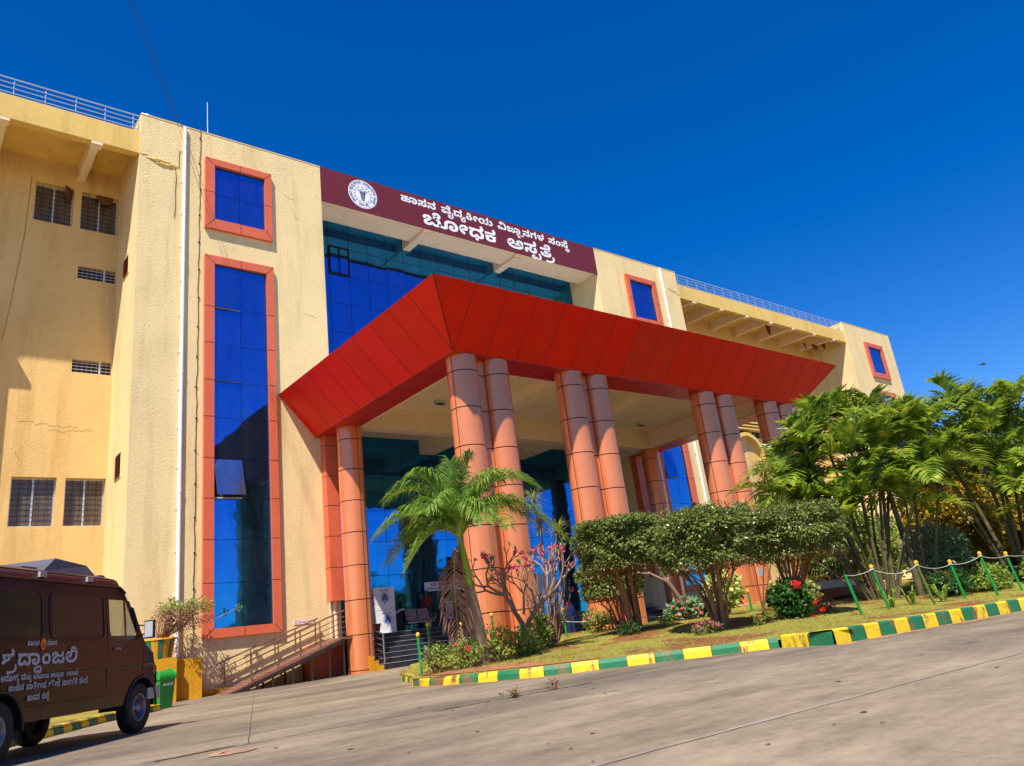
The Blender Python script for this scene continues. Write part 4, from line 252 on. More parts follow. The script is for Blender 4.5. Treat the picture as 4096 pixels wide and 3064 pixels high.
# ------------------------------------------------------------------ mesh builder
ABS = {}
class MB:
    def __init__(s, sc=1.0): s.v = []; s.f = []; s.m = []; s.sc = sc; s.sm = []
    def add(s, vs, fs, mi=0, sm=False):
        o = len(s.v); s.v += [Vector(p) * s.sc for p in vs]
        for f in fs: s.f.append([i + o for i in f]); s.m.append(mi); s.sm.append(sm)
    def face(s, *pts, mi=0): s.add(pts, [list(range(len(pts)))], mi)
    def box(s, x0, x1, y0, y1, z0, z1, mi=0, skip=''):
        v = [(x, y, z) for z in (z0, z1) for y in (y0, y1) for x in (x0, x1)]
        F = {'d': [0, 2, 3, 1], 'u': [4, 5, 7, 6], 'f': [0, 1, 5, 4], 'b': [2, 6, 7, 3], 'l': [0, 4, 6, 2], 'r': [1, 3, 7, 5]}
        s.add(v, [F[k] for k in F if k not in skip], mi)
    def bbox(s, c, h, mat3, mi=0):
        v = [Vector(c) + mat3 @ Vector((x * h[0], y * h[1], z * h[2])) for z in (-1, 1) for y in (-1, 1) for x in (-1, 1)]
        s.add(v, [[0, 2, 3, 1], [4, 5, 7, 6], [0, 1, 5, 4], [2, 6, 7, 3], [0, 4, 6, 2], [1, 3, 7, 5]], mi)
    def tube(s, pts, r, n=8, mi=0, cap=True, sm=True):
        pts = [Vector(p) for p in pts]; k = len(pts)
        rs = r if isinstance(r, (list, tuple)) else [r] * k
        vs = []; up = None
        for i, p in enumerate(pts):
            d = (pts[min(i + 1, k - 1)] - pts[max(i - 1, 0)]).normalized()
            if up is None:
                up = Vector((0, 0, 1)) if abs(d.z) < .9 else Vector((1, 0, 0))
            a = d.cross(up).normalized(); b = a.cross(d).normalized(); up = b
            for j in range(n):
                t = 2 * PI * j / n; vs.append(p + (a * math.cos(t) + b * math.sin(t)) * rs[i])
        fs = [[i * n + j, i * n + (j + 1) % n, (i + 1) * n + (j + 1) % n, (i + 1) * n + j] for i in range(k - 1) for j in range(n)]
        s.add(vs, fs, mi, sm)
        if cap:
            s.add(vs[:n], [list(range(n))[::-1]], mi); s.add(vs[-n:], [list(range(n))], mi)
    def lathe(s, prof, c=(0, 0, 0), n=24, mi=0, axis='z', sm=True):
        vs = []
        for r, h in prof:
            for j in range(n):
                t = 2 * PI * j / n; a, b = r * math.cos(t), r * math.sin(t)
                p = (a, b, h) if axis == 'z' else ((a, h, b) if axis == 'y' else (h, a, b))
                vs.append((c[0] + p[0], c[1] + p[1], c[2] + p[2]))
        fs = [[i * n + j, i * n + (j + 1) % n, (i + 1) * n + (j + 1) % n, (i + 1) * n + j] for i in range(len(prof) - 1) for j in range(n)]
        if axis == 'y': fs = [f[::-1] for f in fs]
        s.add(vs, fs, mi, sm)
    def build(s, name, mats, parent=None, label=None, kind=None, loc=None, merge=False):
        if not isinstance(mats, (list, tuple)): mats = [mats]
        me = bpy.data.meshes.new(name)
        if loc is not None: off = Vector(loc)
        elif parent is not None: off = ABS.get(parent.name, Vector((0, 0, 0)))
        elif s.v:
            xs = [p.x for p in s.v]; ys = [p.y for p in s.v]; zs = [p.z for p in s.v]
            off = Vector(((min(xs) + max(xs)) / 2, (min(ys) + max(ys)) / 2, min(zs)))
        me.from_pydata([p - off for p in s.v], [], s.f)
        for m in mats: me.materials.append(M[m] if isinstance(m, str) else m)
        me.polygons.foreach_set('material_index', s.m); me.polygons.foreach_set('use_smooth', s.sm)
        me.update()
        if merge:
            bm = bmesh.new(); bm.from_mesh(me); bmesh.ops.remove_doubles(bm, verts=bm.verts, dist=1e-4)
            bmesh.ops.recalc_face_normals(bm, faces=bm.faces); bm.to_mesh(me); bm.free()
        o = bpy.data.objects.new(name, me); COL.objects.link(o)
        if parent is not None:
            o.parent = parent; ABS[o.name] = off
        else: o.location = off; ABS[o.name] = off
        if label: o['label'] = label
        if kind: o['kind'] = kind
        return o

def tag(o, label, cat, group=None, kind=None):
    o['label'] = label; o['category'] = cat
    if group: o['group'] = group
    if kind: o['kind'] = kind
    return o
def thing(name, label, cat, loc, group=None, rotz=0, local=False):
    o = bpy.data.objects.new(name, None); COL.objects.link(o); o.location = loc; o.rotation_euler = (0, 0, rotz)
    o.empty_display_size = .2
    ABS[o.name] = Vector((0, 0, 0)) if local else Vector(loc)
    return tag(o, label, cat, group)
def copy_tree(o, parent=None, loc=None, label=None, rotz=None, scale=None):
    c = o.copy(); COL.objects.link(c)
    if parent is not None: c.parent = parent
    if loc is not None: c.location = loc
    if rotz is not None: c.rotation_euler = (0, 0, rotz)
    if scale is not None: c.scale = (scale, scale, scale)
    if label: c['label'] = label
    for ch in [x for x in bpy.data.objects if x.parent == o]: copy_tree(ch, c)
    return c

# terrain heights (metres, camera lens at z = 0)
def gz(x, y):
    return -.745 + .012 * max(0, min(x, 30) - 6) * max(0, min(1, (y + 13) / 10))
K = [(9.6,-11.6),(9.0,-12.9),(8.45,-13.8),(8.33,-14.9),(8.5,-16),(8.75,-17.05),(9.03,-17.43),(9.7,-18.1),(10.36,-18.8),(11.0,-19.45),(11.72,-20.17),(11.5,-21.3),(12.7,-21.45),(15,-21.8),(20,-22.4),(50,-25)]
def dk(x, y):
    m = 1e9
    for (a, b), (c, d) in zip(K, K[1:]):
        t = max(0, min(1, ((x - a) * (c - a) + (y - b) * (d - b)) / ((c - a) ** 2 + (d - b) ** 2)))
        m = min(m, math.hypot(x - a - t * (c - a), y - b - t * (d - b)))
    return m
def ss(t): t = max(0, min(1, t)); return t * t * (3 - 2 * t)
def LZ(x, y): return -.58 + .06 * ss(dk(x, y) / 1.) + .34 * ss((dk(x, y) - .5) / 6) + .38 * ss((x - 20) / 11)

# ------------------------------------------------------------------ Kannada lettering
GL = {}
for ln in GLYPHS.split('\n'):
    nm, adv_, cs = ln.split(':')
    con = []
    for c in cs.split('|'):
        x = y = 0; P = []
        for q in c.split(' '):
            a, b = q.split(','); x += int(a); y += int(b); P.append((x, y))
        con.append(P)
    GL[nm] = (int(adv_), con)
GL['la'] = GL['lla']; GL['ha'] = GL['hanocrest']
def glyph_run(s, space=420):
    x = 0; out = []
    for t in s.split():
        if t == '|': x += space; continue
        a, con = GL[t]; out.append((x, con)); x += a
    return out, x
def area(P): return sum(P[i][0] * P[(i + 1) % len(P)][1] - P[(i + 1) % len(P)][0] * P[i][1] for i in range(len(P))) / 2
def inside(p, P):
    r = False
    for i in range(len(P)):
        a, b = P[i], P[i - 1]
        if (a[1] > p[1]) != (b[1] > p[1]) and p[0] < (b[0] - a[0]) * (p[1] - a[1]) / (b[1] - a[1]) + a[0]: r = not r
    return r
from mathutils.geometry import tessellate_polygon
def text_faces(mb, run, fmap, mi=0):
    """fill every glyph; fmap(x, y) gives the 3-D point"""
    for x0, con in run:
        outer = [P for P in con if area(P) < 0]; holes = [P for P in con if area(P) >= 0]
        for P in outer:
            hs = [h for h in holes if inside(h[0], P)]
            polys = [P] + hs
            tris = tessellate_polygon([[Vector((p[0], p[1], 0)) for p in q] for q in polys])
            pts = [p for q in polys for p in q]
            mb.add([fmap(p[0] + x0, p[1]) for p in pts], [list(t) for t in tris], mi)
def plane_text(mb, s, org, ex, ey, size, mi=0, width=None, curve=0, space=420):
    run, w = glyph_run(s, space)
    k = size / 570.; kx = k if width is None else width / w
    o = Vector(org); ex = Vector(ex); ey = Vector(ey)
    text_faces(mb, run, lambda x, y: o + ex * (x * kx) + ey * (y * k), mi)

# ------------------------------------------------------------------ hospital building (units of 1.4 m; facade plane y = 0)
XA, XS0, XS1, ZP = 4.343, 9.842, 22.559, 15.467
XC = (XS0 + XS1) / 2
def mir(x): return 2 * XC - x
XB = mir(XA)                                   # right edge of the right tower
XF0, XF1 = 43.65, 49.55
YW, YR = 2.29, 1.69                             # recessed bay wall, glass wall
ZG = -.75                                      # below every ground level (units)
bld = thing('hospital_building', 'long beige hospital building with blue glass, orange window frames and red entrance canopy', 'building', (XC * S, 0, -.7))

def grid_wall(mb, x0, x1, z0, z1, y, holes, depth, mi=0, side=True):
    """front face at y with rectangular holes and their reveals going back by depth"""
    xs = sorted({x0, x1, *[h[0] for h in holes], *[h[1] for h in holes]}); zs = sorted({z0, z1, *[h[2] for h in holes], *[h[3] for h in holes]})
    for i in range(len(xs) - 1):
        for j in range(len(zs) - 1):
            cx, cz = (xs[i] + xs[i + 1]) / 2, (zs[j] + zs[j + 1]) / 2
            if any(h[0] < cx < h[1] and h[2] < cz < h[3] for h in holes): continue
            mb.face((xs[i], y, zs[j]), (xs[i + 1], y, zs[j]), (xs[i + 1], y, zs[j + 1]), (xs[i], y, zs[j + 1]), mi=mi)
    for a, b, c, d in holes:
        Y = y + depth
        mb.face((a, y, c), (a, Y, c), (a, Y, d), (a, y, d), mi=mi); mb.face((b, y, c), (b, y, d), (b, Y, d), (b, Y, c), mi=mi)
        mb.face((a, y, d), (a, Y, d), (b, Y, d), (b, y, d), mi=mi); mb.face((a, y, c), (b, y, c), (b, Y, c), (a, Y, c), mi=mi)

# towers
def tower(x0, x1, yb, lab):
    b = MB(S); b.box(x0, x1, 0, yb, ZG, ZP); return b.build('tower_wall', 'stucco', bld, lab)
tower(XA, XS0, 6, 'beige stuccoed wall tower left of the sign')
tower(XS1, XB, 6, 'beige stuccoed wall tower right of the sign')
tower(XF0, XF1, 6, 'beige stuccoed wall tower at the far right end')
b = MB(S)                                       # parapet cappings and roofs behind
for x0, x1 in ((XA, XS0), (XS1, XB), (XF0, XF1)):
    b.box(x0 - .01, x1 + .01, -.012, .12, ZP + .002, ZP + .03)
b.box(XS0 + .01, XS1 - .01, 1.2, 6, 15.0, 15.1); b.box(-9, XA - .01, 2.5, 14, 14.75, 14.9); b.box(XB + .01, XF0 - .01, 2.5, 14, 14.75, 14.9)
b.build('parapet_capping', 'smooth', bld)

# bays between towers
low_w = [(2.172, 3.165, 4.0, 5.259), (3.364, 4.337 - .03, 4.0, 5.259)]
up_w = [(2.15, 3.12, 12.65, 13.9), (3.315, 4.31, 12.65, 13.9)]
vents = [(3.337, 4.334 - .02, 11.06, 11.46), (3.343, 4.334 - .02, 8.21, 8.596)]
holesL = low_w + up_w + vents
b = MB(S); grid_wall(b, -9, XA, ZG, 14.69, YW, holesL, .22); b.build('bay_wall', 'bay', bld, 'recessed yellow bay wall left of the towers')
def far_mir(x): return XB + (XF0 - XB) - (x - (XF0 - XB)) if False else x
hr = []
for k in range(6):
    x0 = XB + .9 + k * 2.45
    for zz in (4.0, 8.3, 12.0):
        hr += [(x0, x0 + 1.0, zz, zz + 1.26), (x0 + 1.19, x0 + 2.18, zz, zz + 1.26)]
hr = [h for h in hr if h[1] < XF0 - .3 and not (h[2] > 6 and False)]
hr2 = [h for h in hr if h[2] > 11 or h[2] < 5 or h[2] > 8]
b = MB(S); grid_wall(b, XB, XF0, ZG, 14.69, YW, hr2, .22); b.build('bay_wall', 'bay', bld, 'recessed yellow bay wall beyond the canopy')

def slider(x0, x1, z0, z1, y, lab=None):
    """two-light sliding window set back in its reveal"""
    f = MB(S); t = .035
    f.box(x0, x1, y - .03, y + .03, z1 - t, z1); f.box(x0, x1, y - .03, y + .03, z0, z0 + t)
    f.box(x0, x0 + t, y - .03, y + .03, z0 + t, z1 - t); f.box(x1 - t, x1, y - .03, y + .03, z0 + t, z1 - t)
    xm = (x0 + x1) / 2; f.box(xm - .02, xm + .02, y - .035, y + .02, z0 + t, z1 - t)
    fr = f.build('window', 'alu', bld, lab)
    g = MB(S); g.box(x0 + t, xm - .02, y - .005, y + .005, z0 + t, z1 - t); g.box(xm + .02, x1 - t, y - .012, y - .002, z0 + t, z1 - t)
    g.build('pane', 'pane', fr)
    g = MB(S)                                   # security grille behind the glass
    n = 5
    for i in range(1, n): g.box(x0 + (x1 - x0) * i / n - .005, x0 + (x1 - x0) * i / n + .005, y - .065, y - .055, z0 + .01, z1 - .01)
    for i in range(1, 9): g.box(x0 + .01, x1 - .01, y - .054, y - .046, z0 + (z1 - z0) * i / 9 - .004, z0 + (z1 - z0) * i / 9 + .004)
    g.build('grille', 'darkframe', fr)
for h in low_w: slider(*h, YW + .19, 'sliding window low in the left bay')
for h in up_w: slider(*h, YW + .19, 'sliding window high in the left bay')
for h in hr2: slider(*h, YW + .19)
for x0, x1, z0, z1 in vents:
    g = MB(S); y = YW + .05
    for i in range(0, 9): g.box(x0 + (x1 - x0) * i / 8 - .008 + .008, x0 + (x1 - x0) * i / 8 + .008 - .004, y, y + .016, z0, z1)
    for i in range(0, 5): g.box(x0, x1, y - .017, y - .001, z0 + (z1 - z0) * i / 4 * .97, z0 + (z1 - z0) * i / 4 * .97 + .012)
    g.box(x0 + .66, x0 + .70, y - .03, y - .018, z0, z1)
    g.box(x0, x1, y + .15, y + .16, z0, z1, 1)
    g.build('vent_grille', ['alu', 'joint'], bld)

# red louvres on the tower's left flank
for y0, y1, z0, z1 in ((.76, 1.38, 10.73, 11.36), (.70, 1.37, 4.95, 5.65)):
    g = MB(S); x = XA
    g.box(x - .02, x - .002, y0, y1, z0, z0 + .04); g.box(x - .02, x - .002, y0, y1, z1 - .04, z1)
    g.box(x - .02, x - .002, y0, y0 + .04, z0 + .04, z1 - .04); g.box(x - .02, x - .002, y1 - .04, y1, z0 + .04, z1 - .04)
    g.box(x - .006, x - .001, y0 + .04, y1 - .04, z0 + .04, z1 - .04, 2)
    for i in range(7):
        z = z0 + .06 + i * (z1 - z0 - .1) / 7
        g.add([(x - .006, y0 + .04, z + .06), (x - .006, y1 - .04, z + .06), (x - .05, y1 - .04, z), (x - .05, y0 + .04, z), (x - .006, y0 + .04, z + .05), (x - .05, y0 + .04, z - .01), (x - .05, y1 - .04, z - .01), (x - .006, y1 - .04, z + .05)], [[0, 3, 2, 1], [3, 5, 6, 2], [4, 7, 6, 5]], 1)
    g.build('louvre_vent', ['smooth', 'louvre', 'joint'], bld)

b = MB(S); b.box(-4, 1.2, YW - .9, YW - .002, 9.87, 10.02); b.box(-4, .915, YW - .75, YW - .002, ZG, 9.868); b.build('sun_shade', 'bay', bld, 'projecting fin and slab at the left picture edge')

# roof slabs over the bays with fascia, soffit and brackets
def bay_roof(x0, x1, lab):
    b = MB(S)
    b.box(x0, x1, .054, .30, 14.18, 14.90); b.box(x0, x1, .302, YW + .3, 14.69, 14.88)
    b.build('roof_slab', 'slab', bld, lab)
bay_roof(-9, XA - .004, 'weathered roof slab edge left of the towers'); bay_roof(XB + .004, XF0 - .004, 'weathered roof slab edge beyond the canopy')
brx = [XA - 1.07 - 2.17 * i for i in range(6)] + [XB + 1.17 + 2.17 * i for i in range(7)]
for x in brx:
    g = MB(S); w = .10
    A = [(.302, 14.688), (.302, 14.21), (.42, 14.20), (YW - .002, 14.24), (YW - .002, 14.688)]
    v = [(x - w, y, z) for y, z in A] + [(x + w, y, z) for y, z in A]; n = len(A)
    g.add(v, [list(range(n))[::-1], [n + i for i in range(n)]] + [[i, (i + 1) % n, n + (i + 1) % n, n + i] for i in range(n)])
    g.box(x - .14, x + .14, .056, .30, 14.10, 14.178)
    g.build('slab_bracket', 'soffit', bld)
def roof_rail(x0, x1, sp, lab):
    g = MB(S); y = .2; n = int((x1 - x0) / sp); z0, z1 = 14.9, 15.52
    for i in range(n + 1):
        x = x1 - .16 - i * sp
        g.tube([(x, y, z0), (x, y, z1)], .014, 6)
    for z in (15.06, 15.21, 15.36, 15.51): g.tube([(x0, y - .02, z), (x1, y - .02, z)], .012 if z < 15.5 else .018, 6)
    g.build('roof_railing', 'rail', bld, lab)
roof_rail(-9, XA - .01, .725, 'steel roof railing on the left bay'); roof_rail(XB + .01, XF0 - .01, .715, 'steel roof railing on the far bay')
# loose rail frames on the tower corners
for x in (XA, XB - 1.1, XF0):
    g = MB(S)
    g.tube([(x - .02, .5, 14.95), (x + .03, .05, 15.54), (x + 1.12, .05, 15.56), (x + 1.15, .3, 15.5)], .02, 6)
    g.tube([(x - .02, .9, 15.5), (x + .03, .05, 15.54)], .018, 6); g.tube([(x + 1.1, .05, 15.56), (x + 1.12, .06, 15.47)], .018, 6)
    g.build('parapet_rail', 'steel', bld)

# white rain pipes
for x, z0 in ((5.545, .3), (mir(5.545) + .02, -.4)):
    g = MB(S); g.tube([(x, -.055, z0), (x, -.055, ZP - .06)], .052, 12)
    for i in range(14):
        z = z0 + .5 + i * 1.06
        if z < ZP - .3: g.box(x - .075, x + .075, -.062, -.002, z, z + .02)
    for z in (4.4, 7.6, 10.9): g.tube([(x, -.055, z), (x, -.055, z + .10)], .062, 12)
    g.build('downpipe', 'pvc', bld)
# wandering cable
for x in (6.0,):
    pts = []; r2 = random.Random(3); z = ZP + .16
    while z > .55:
        pts.append((x + r2.uniform(-.018, .018) - (ZP - z) * .006, -.018, z)); z -= .22
    pts += [(x - .12, -.02, .45), (x - .45, -.02, .42)]
    g = MB(S); g.tube(pts, .008, 5)
    for i in range(2, len(pts), 4): g.box(pts[i][0] - .025, pts[i][0] + .025, -.03, -.002, pts[i][2], pts[i][2] + .03)
    g.build('wall_cable', 'cable', bld)
g = MB(S)
for pts in ([(5.30, 13.9), (5.33, 13.6), (5.31, 13.2), (5.32, 12.8), (5.30, 12.3)], [(5.55 - .13, 14.6), (5.40, 14.4), (5.40, 14.0), (5.44, 13.9)]):
    g.tube([(x, -.012, z) for x, z in pts], .007, 5)
g.tube([(2.042, YW - .012, 14.067), (1.98, YW - .012, 12.), (1.80, YW - .012, 9.8), (1.698, YW - .012, 8.9)], .004, 4)
g.build('wall_cable', 'cable', bld)
# hairline cracks and the plaster scar
g = MB(S)
def crack(pts, y=-.003, w=.008):
    for (x0, z0), (x1, z1) in zip(pts, pts[1:]):
        d = Vector((x1 - x0, 0, z1 - z0)); n = Vector((-d.z, 0, d.x)).normalized() * w * .5
        g.add([Vector((x0, y, z0)) - n, Vector((x1, y, z1)) - n, Vector((x1, y, z1)) + n, Vector((x0, y, z0)) + n], [[0, 1, 2, 3]])
def jag(x0, z0, x1, z1, n, amp, seed, y=-.003, w=.008):
    r3 = random.Random(seed)
    crack([(x0 + (x1 - x0) * i / n, z0 + (z1 - z0) * i / n + (r3.uniform(-amp, amp) if 0 < i < n else 0)) for i in range(n + 1)], y, w)
jag(4.36, 14.15, 5.3, 13.9, 16, .04, 1, w=.022); jag(8.8, 13.6, 9.0, 13.2, 6, .05, 2); jag(9.1, 10.0, 9.5, 9.9, 6, .04, 3); jag(8.6, 14.0, 8.9, 13.9, 5, .03, 9)
jag(mir(4.6) - .5, 14.5, mir(4.343), 14.25, 12, .05, 4, w=.03)
jag(2.2, 6.7, 3.6, 6.62, 24, .05, 5, YW - .003, .006); jag(2.9, 6.5, 3.9, 6.55, 14, .06, 6, YW - .003, .006); jag(2.2, 5.9, 2.3, 5.7, 4, .03, 7, YW - .003)
g.build('wall_crack', 'joint', bld)
g = MB(S); r4 = random.Random(5)               # ragged plaster scar as thin relief
cx, cz = 4.95, 14.02
ring = [(cx + .42 * math.cos(t) * (1 + .25 * r4.uniform(-1, 1)), cz + .10 * math.sin(t) * (1 + .4 * r4.uniform(-1, 1)) - .12 * math.cos(t) * .4) for t in [2 * PI * i / 22 for i in range(22)]]
n = len(ring)
ins = [(cx + (x - cx) * .55, cz + (z - cz) * .5) for x, z in ring]
v = [(x, -.002, z) for x, z in ring] + [(x, -.035 - .02 * r4.random(), z) for x, z in ins] + [(cx, -.012, cz)]
g.add(v, [[i, (i + 1) % n, n + (i + 1) % n, n + i] for i in range(n)] + [[n + i, n + (i + 1) % n, 2 * n] for i in range(n)])
g.build('plaster_scar', 'slab', bld)

# lightning rod
g = MB(S); g.tube([(6.32, .35, ZP), (6.30, .35, 16.9)], [.016, .012], 6); g.lathe([(.0, .13), (.09, .11), (.14, .05), (.15, .0)], (6.32, .35, ZP + .02), 12)
g.build('lightning_rod', 'alu', bld)

# orange framed glass panels on the towers
def framed(x0, x1, z0, z1, gx0, gx1, gz0, gz1, rows, lab, open_=(), y=0):
    b = MB(S); p = .12; Y = y - p
    for a, c_, d, e in ((x0, gx0, z0, z1), (gx1, x1, z0, z1)):
        b.box(a, c_, Y, y - .001, d, e)
    b.box(gx0, gx1, Y, y - .001, gz1, z1); b.box(gx0, gx1, Y, y - .001, z0, gz0)
    w = .007
    for z in rows:
        if gz0 + .1 < z < gz1 - .1:
            b.box(x0 - .002, gx0 + .002, Y - .003, Y + .05, z - w, z + w, 1); b.box(gx1 - .002, x1 + .002, Y - .003, Y + .05, z - w, z + w, 1)
    xm = (gx0 + gx1) / 2
    for za, zb in ((gz1, z1), (z0, gz0)): b.box(xm - w, xm + w, Y - .003, Y + .05, za - .002, zb + .002, 1)
    for (ax, az), (bx, bz) in (((x0, z1), (gx0, gz1)), ((x1, z1), (gx1, gz1)), ((x0, z0), (gx0, gz0)), ((x1, z0), (gx1, gz0))):
        d = Vector((bx - ax, 0, bz - az)); n = Vector((-d.z, 0, d.x)).normalized() * w
        A, B = Vector((ax, Y - .003, az)), Vector((bx, Y - .003, bz)); b.add([A - n, B - n, B + n, A + n], [[0, 1, 2, 3]], 1)
    fr = b.build('framed_window', ['orange', 'joint'], bld, lab)
    g = MB(S); j = MB(S); rr = random.Random(int(x0 * 10)); rows = [gz0] + [z for z in rows if gz0 < z < gz1] + [gz1]; rows = sorted(set(rows)); cols = [gx0, xm, gx1]
    j.box(gx0, gx1, y - .006, y - .001, gz0, gz1)
    for ci in range(2):
        for ri in range(len(rows) - 1):
            a, c_, d, e = cols[ci] + .006, cols[ci + 1] - .006, rows[ri] + .006, rows[ri + 1] - .006
            if (ci, ri) in open_: continue
            t = [rr.uniform(-.0016, .0016) for _ in range(3)]
            pl = lambda x, z: (x, y - .02 + t[0] + t[1] * (x - a) * 3 + t[2] * (z - d) * 3, z)
            g.face(pl(a, d), pl(c_, d), pl(c_, e), pl(a, e))
    g.build('glazing', 'glass', fr); j.build('glazing_joint', 'joint', fr)
    for ci, ri in open_:
        ang = open_[(ci, ri)]
        a, c_, d, e = cols[ci] + .012, cols[ci + 1] - .012, rows[ri] + .01, rows[ri + 1] - .01; h = e - d
        dy, dz = -math.sin(ang), math.cos(ang)
        P = lambda x, k, o: (x, y - .03 + dy * k - o * dz, e - dz * k - o * dy * -1)
        o = MB(S); o.add([P(a, 0, 0), P(c_, 0, 0), P(c_, h, 0), P(a, h, 0), P(a, 0, .02), P(c_, 0, .02), P(c_, h, .02), P(a, h, .02)],
                         [[0, 1, 2, 3], [7, 6, 5, 4], [0, 4, 5, 1], [1, 5, 6, 2], [2, 6, 7, 3], [3, 7, 4, 0]])
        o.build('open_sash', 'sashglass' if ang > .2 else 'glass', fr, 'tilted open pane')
        o = MB(S); o.box(a, c_, y - .05, y - .021, d - .004, d + .03); o.build('sash_stay', 'alu', fr)
GX0, GX1 = 6.385, 7.907
rowsU = [13.39]; rowsL = [9.68, 8.59, 7.50, 6.46, 5.32, 4.25, 3.19, 2.11]
framed(6.12, 8.12, 12.18, 14.56, GX0, GX1, 12.50, 14.34, rowsU, 'small square orange framed window high on the left tower')
framed(6.12, 8.12, .79, 11.29, GX0, GX1, 1.01, 11.04, rowsL, 'tall orange framed glass strip on the left tower', {(0, 3): .30, (0, 8): .05, (0, 6): .03})
framed(mir(8.12), mir(6.12), 12.18, 14.56, mir(GX1), mir(GX0), 12.50, 14.34, rowsU, 'small orange framed window on the tower right of the sign')
framed(mir(8.12), mir(6.12), .79, 11.29, mir(GX1), mir(GX0), 1.01, 11.04, rowsL, 'tall orange framed glass strip right of the canopy', {(0, 4): .12})
framed(45.72, 47.92, 12.18, 14.46, 46.0, 47.64, 12.50, 14.2, rowsU, 'small orange framed window on the far right tower')
framed(45.72, 47.92, .79, 11.29, 46.0, 47.64, 1.01, 11.04, rowsL, 'tall orange framed glass strip on the far right tower')

# ---- sign gable over the glass wall
b = MB(S)
b.box(XS0 + .002, XS1 - .002, 0.02, 1.2, 14.30, 15.40); b.box(XS0 + .002, XS1 - .002, 1.2, YR + .3, 14.602, 15.0)
b.box(XS0 + .002, XS1 - .002, .30, 1.199, 14.28, 14.2999)
b.build('sign_beam', 'soffit', bld, 'beige soffit under the sign')
b = MB(S)
b.box(XS0 + .012, XS1 - .004, -.012, .018, 14.18, 15.49); b.box(XS1 - .003, XS1 + .012, -.012, .018, 14.18, 15.49)
sign = b.build('sign_board', 'maroon', bld, 'maroon sign board with white Kannada lettering')
b = MB(S); plane_text(b, TEXT['l1'], (12.90, -.018, 15.075), (1, 0, 0), (0, 0, 1), .245, width=8.14)
b.build('lettering', 'white', sign, 'upper line of white Kannada lettering')
b = MB(S); plane_text(b, TEXT['l2'], (13.76, -.018, 14.37), (1, 0, 0), (0, 0, 1), .41, width=6.35, space=560)
b.build('lettering', 'white', sign, 'lower larger line of white Kannada lettering')
# round emblem
def disc(mb, cx, cz, r, y, mi, n=48, r0=0):
    if r0 == 0: mb.add([(cx + r * math.cos(2 * PI * i / n), y, cz + r * math.sin(2 * PI * i / n)) for i in range(n)], [list(range(n))], mi)
    else:
        v = [(cx + q * math.cos(2 * PI * i / n), y, cz + q * math.sin(2 * PI * i / n)) for q in (r0, r) for i in range(n)]
        mb.add(v, [[i, (i + 1) % n, n + (i + 1) % n, n + i] for i in range(n)], mi)
EX, EZ = 11.385, 14.862
b = MB(S); disc(b, EX, EZ, .55, -.018, 0); disc(b, EX, EZ, .519, -.0195, 1, r0=.509); disc(b, EX, EZ, .392, -.0195, 2, r0=.386)
run, w = glyph_run(TEXT['l1'])
def arc(x, y): 
    t = math.radians(230) - (x / w) * math.radians(265); r = .42 + y * .07 / 570
    return (EX + r * math.cos(t), -.0205, EZ + r * math.sin(t))
text_faces(b, run, arc, 1)
run2, w2 = glyph_run(TEXT['h'])
text_faces(b, run2, lambda x, y: (EX + (.455 - y * .07 / 570) * math.cos(math.radians(248) + x / w2 * math.radians(50)), -.0205, EZ + (.455 - y * .07 / 570) * math.sin(math.radians(248) + x / w2 * math.radians(50))), 1)
def leafq(x, z, a, l, wd, mi):
    d = Vector((math.cos(a), 0, math.sin(a))); n = Vector((-d.z, 0, d.x)); p = Vector((x, -.0205, z))
    b.add([p, p + d * l * .5 + n * wd, p + d * l, p + d * l * .5 - n * wd], [[0, 1, 2, 3]], mi)
for sgn in (-1, 1):
    for i in range(7):
        t = math.radians(-72 + i * 21) ; px, pz = EX + sgn * .31 * math.cos(t), EZ + .31 * math.sin(t) - .02
        for k in (-1, 1): leafq(px, pz, math.atan2(math.cos(t), -sgn * math.sin(t)) + k * .55 * 1, .085, .014, 2)
    for j in range(4):
        z0 = EZ + .10 - j * .022
        pts = [(EX + sgn * .02, z0), (EX + sgn * .10, z0 + .07), (EX + sgn * (.22 - j * .03), z0 + .02 - j * .01)]
        for (ax, az), (bx, bz) in zip(pts, pts[1:]):
            d = Vector((bx - ax, 0, bz - az)); n = Vector((-d.z, 0, d.x)).normalized() * .004
            b.add([Vector((ax, -.0205, az)) - n, Vector((bx, -.0205, bz)) - n, Vector((bx, -.0205, bz)) + n, Vector((ax, -.0205, az)) + n], [[0, 1, 2, 3]], 1)
for i in range(40):                               # two entwined serpents
    for ph in (0, PI):
        t0, t1 = i / 40, (i + 1) / 40
        A = lambda t: (EX + math.sin(t * 5.2 * PI + ph) * (.11 - .07 * t), EZ + .08 - t * .34)
        (ax, az), (bx, bz) = A(t0), A(t1); d = Vector((bx - ax, 0, bz - az)); n = Vector((-d.z, 0, d.x)).normalized() * .015
        b.add([Vector((ax, -.0207, az)) - n, Vector((bx, -.0207, bz)) - n, Vector((bx, -.0207, bz)) + n, Vector((ax, -.0207, az)) + n], [[0, 1, 2, 3]], 1)
b.add([(EX - .006, -.021, EZ - .2), (EX + .006, -.021, EZ - .2), (EX + .006, -.021, EZ + .2), (EX - .006, -.021, EZ + .2)], [[0, 1, 2, 3]], 3)
disc(b, EX, EZ + .23, .055, -.0207, 1, 16, .04)
b.add([(EX - .16, -.0205, EZ - .30), (EX, -.0205, EZ - .335), (EX + .16, -.0205, EZ - .30), (EX, -.0205, EZ - .325)], [[0, 1, 2, 3]], 1)
b.build('emblem', ['white', 'navy', 'teal', 'redprint'], sign, 'round white medical emblem on the maroon sign')

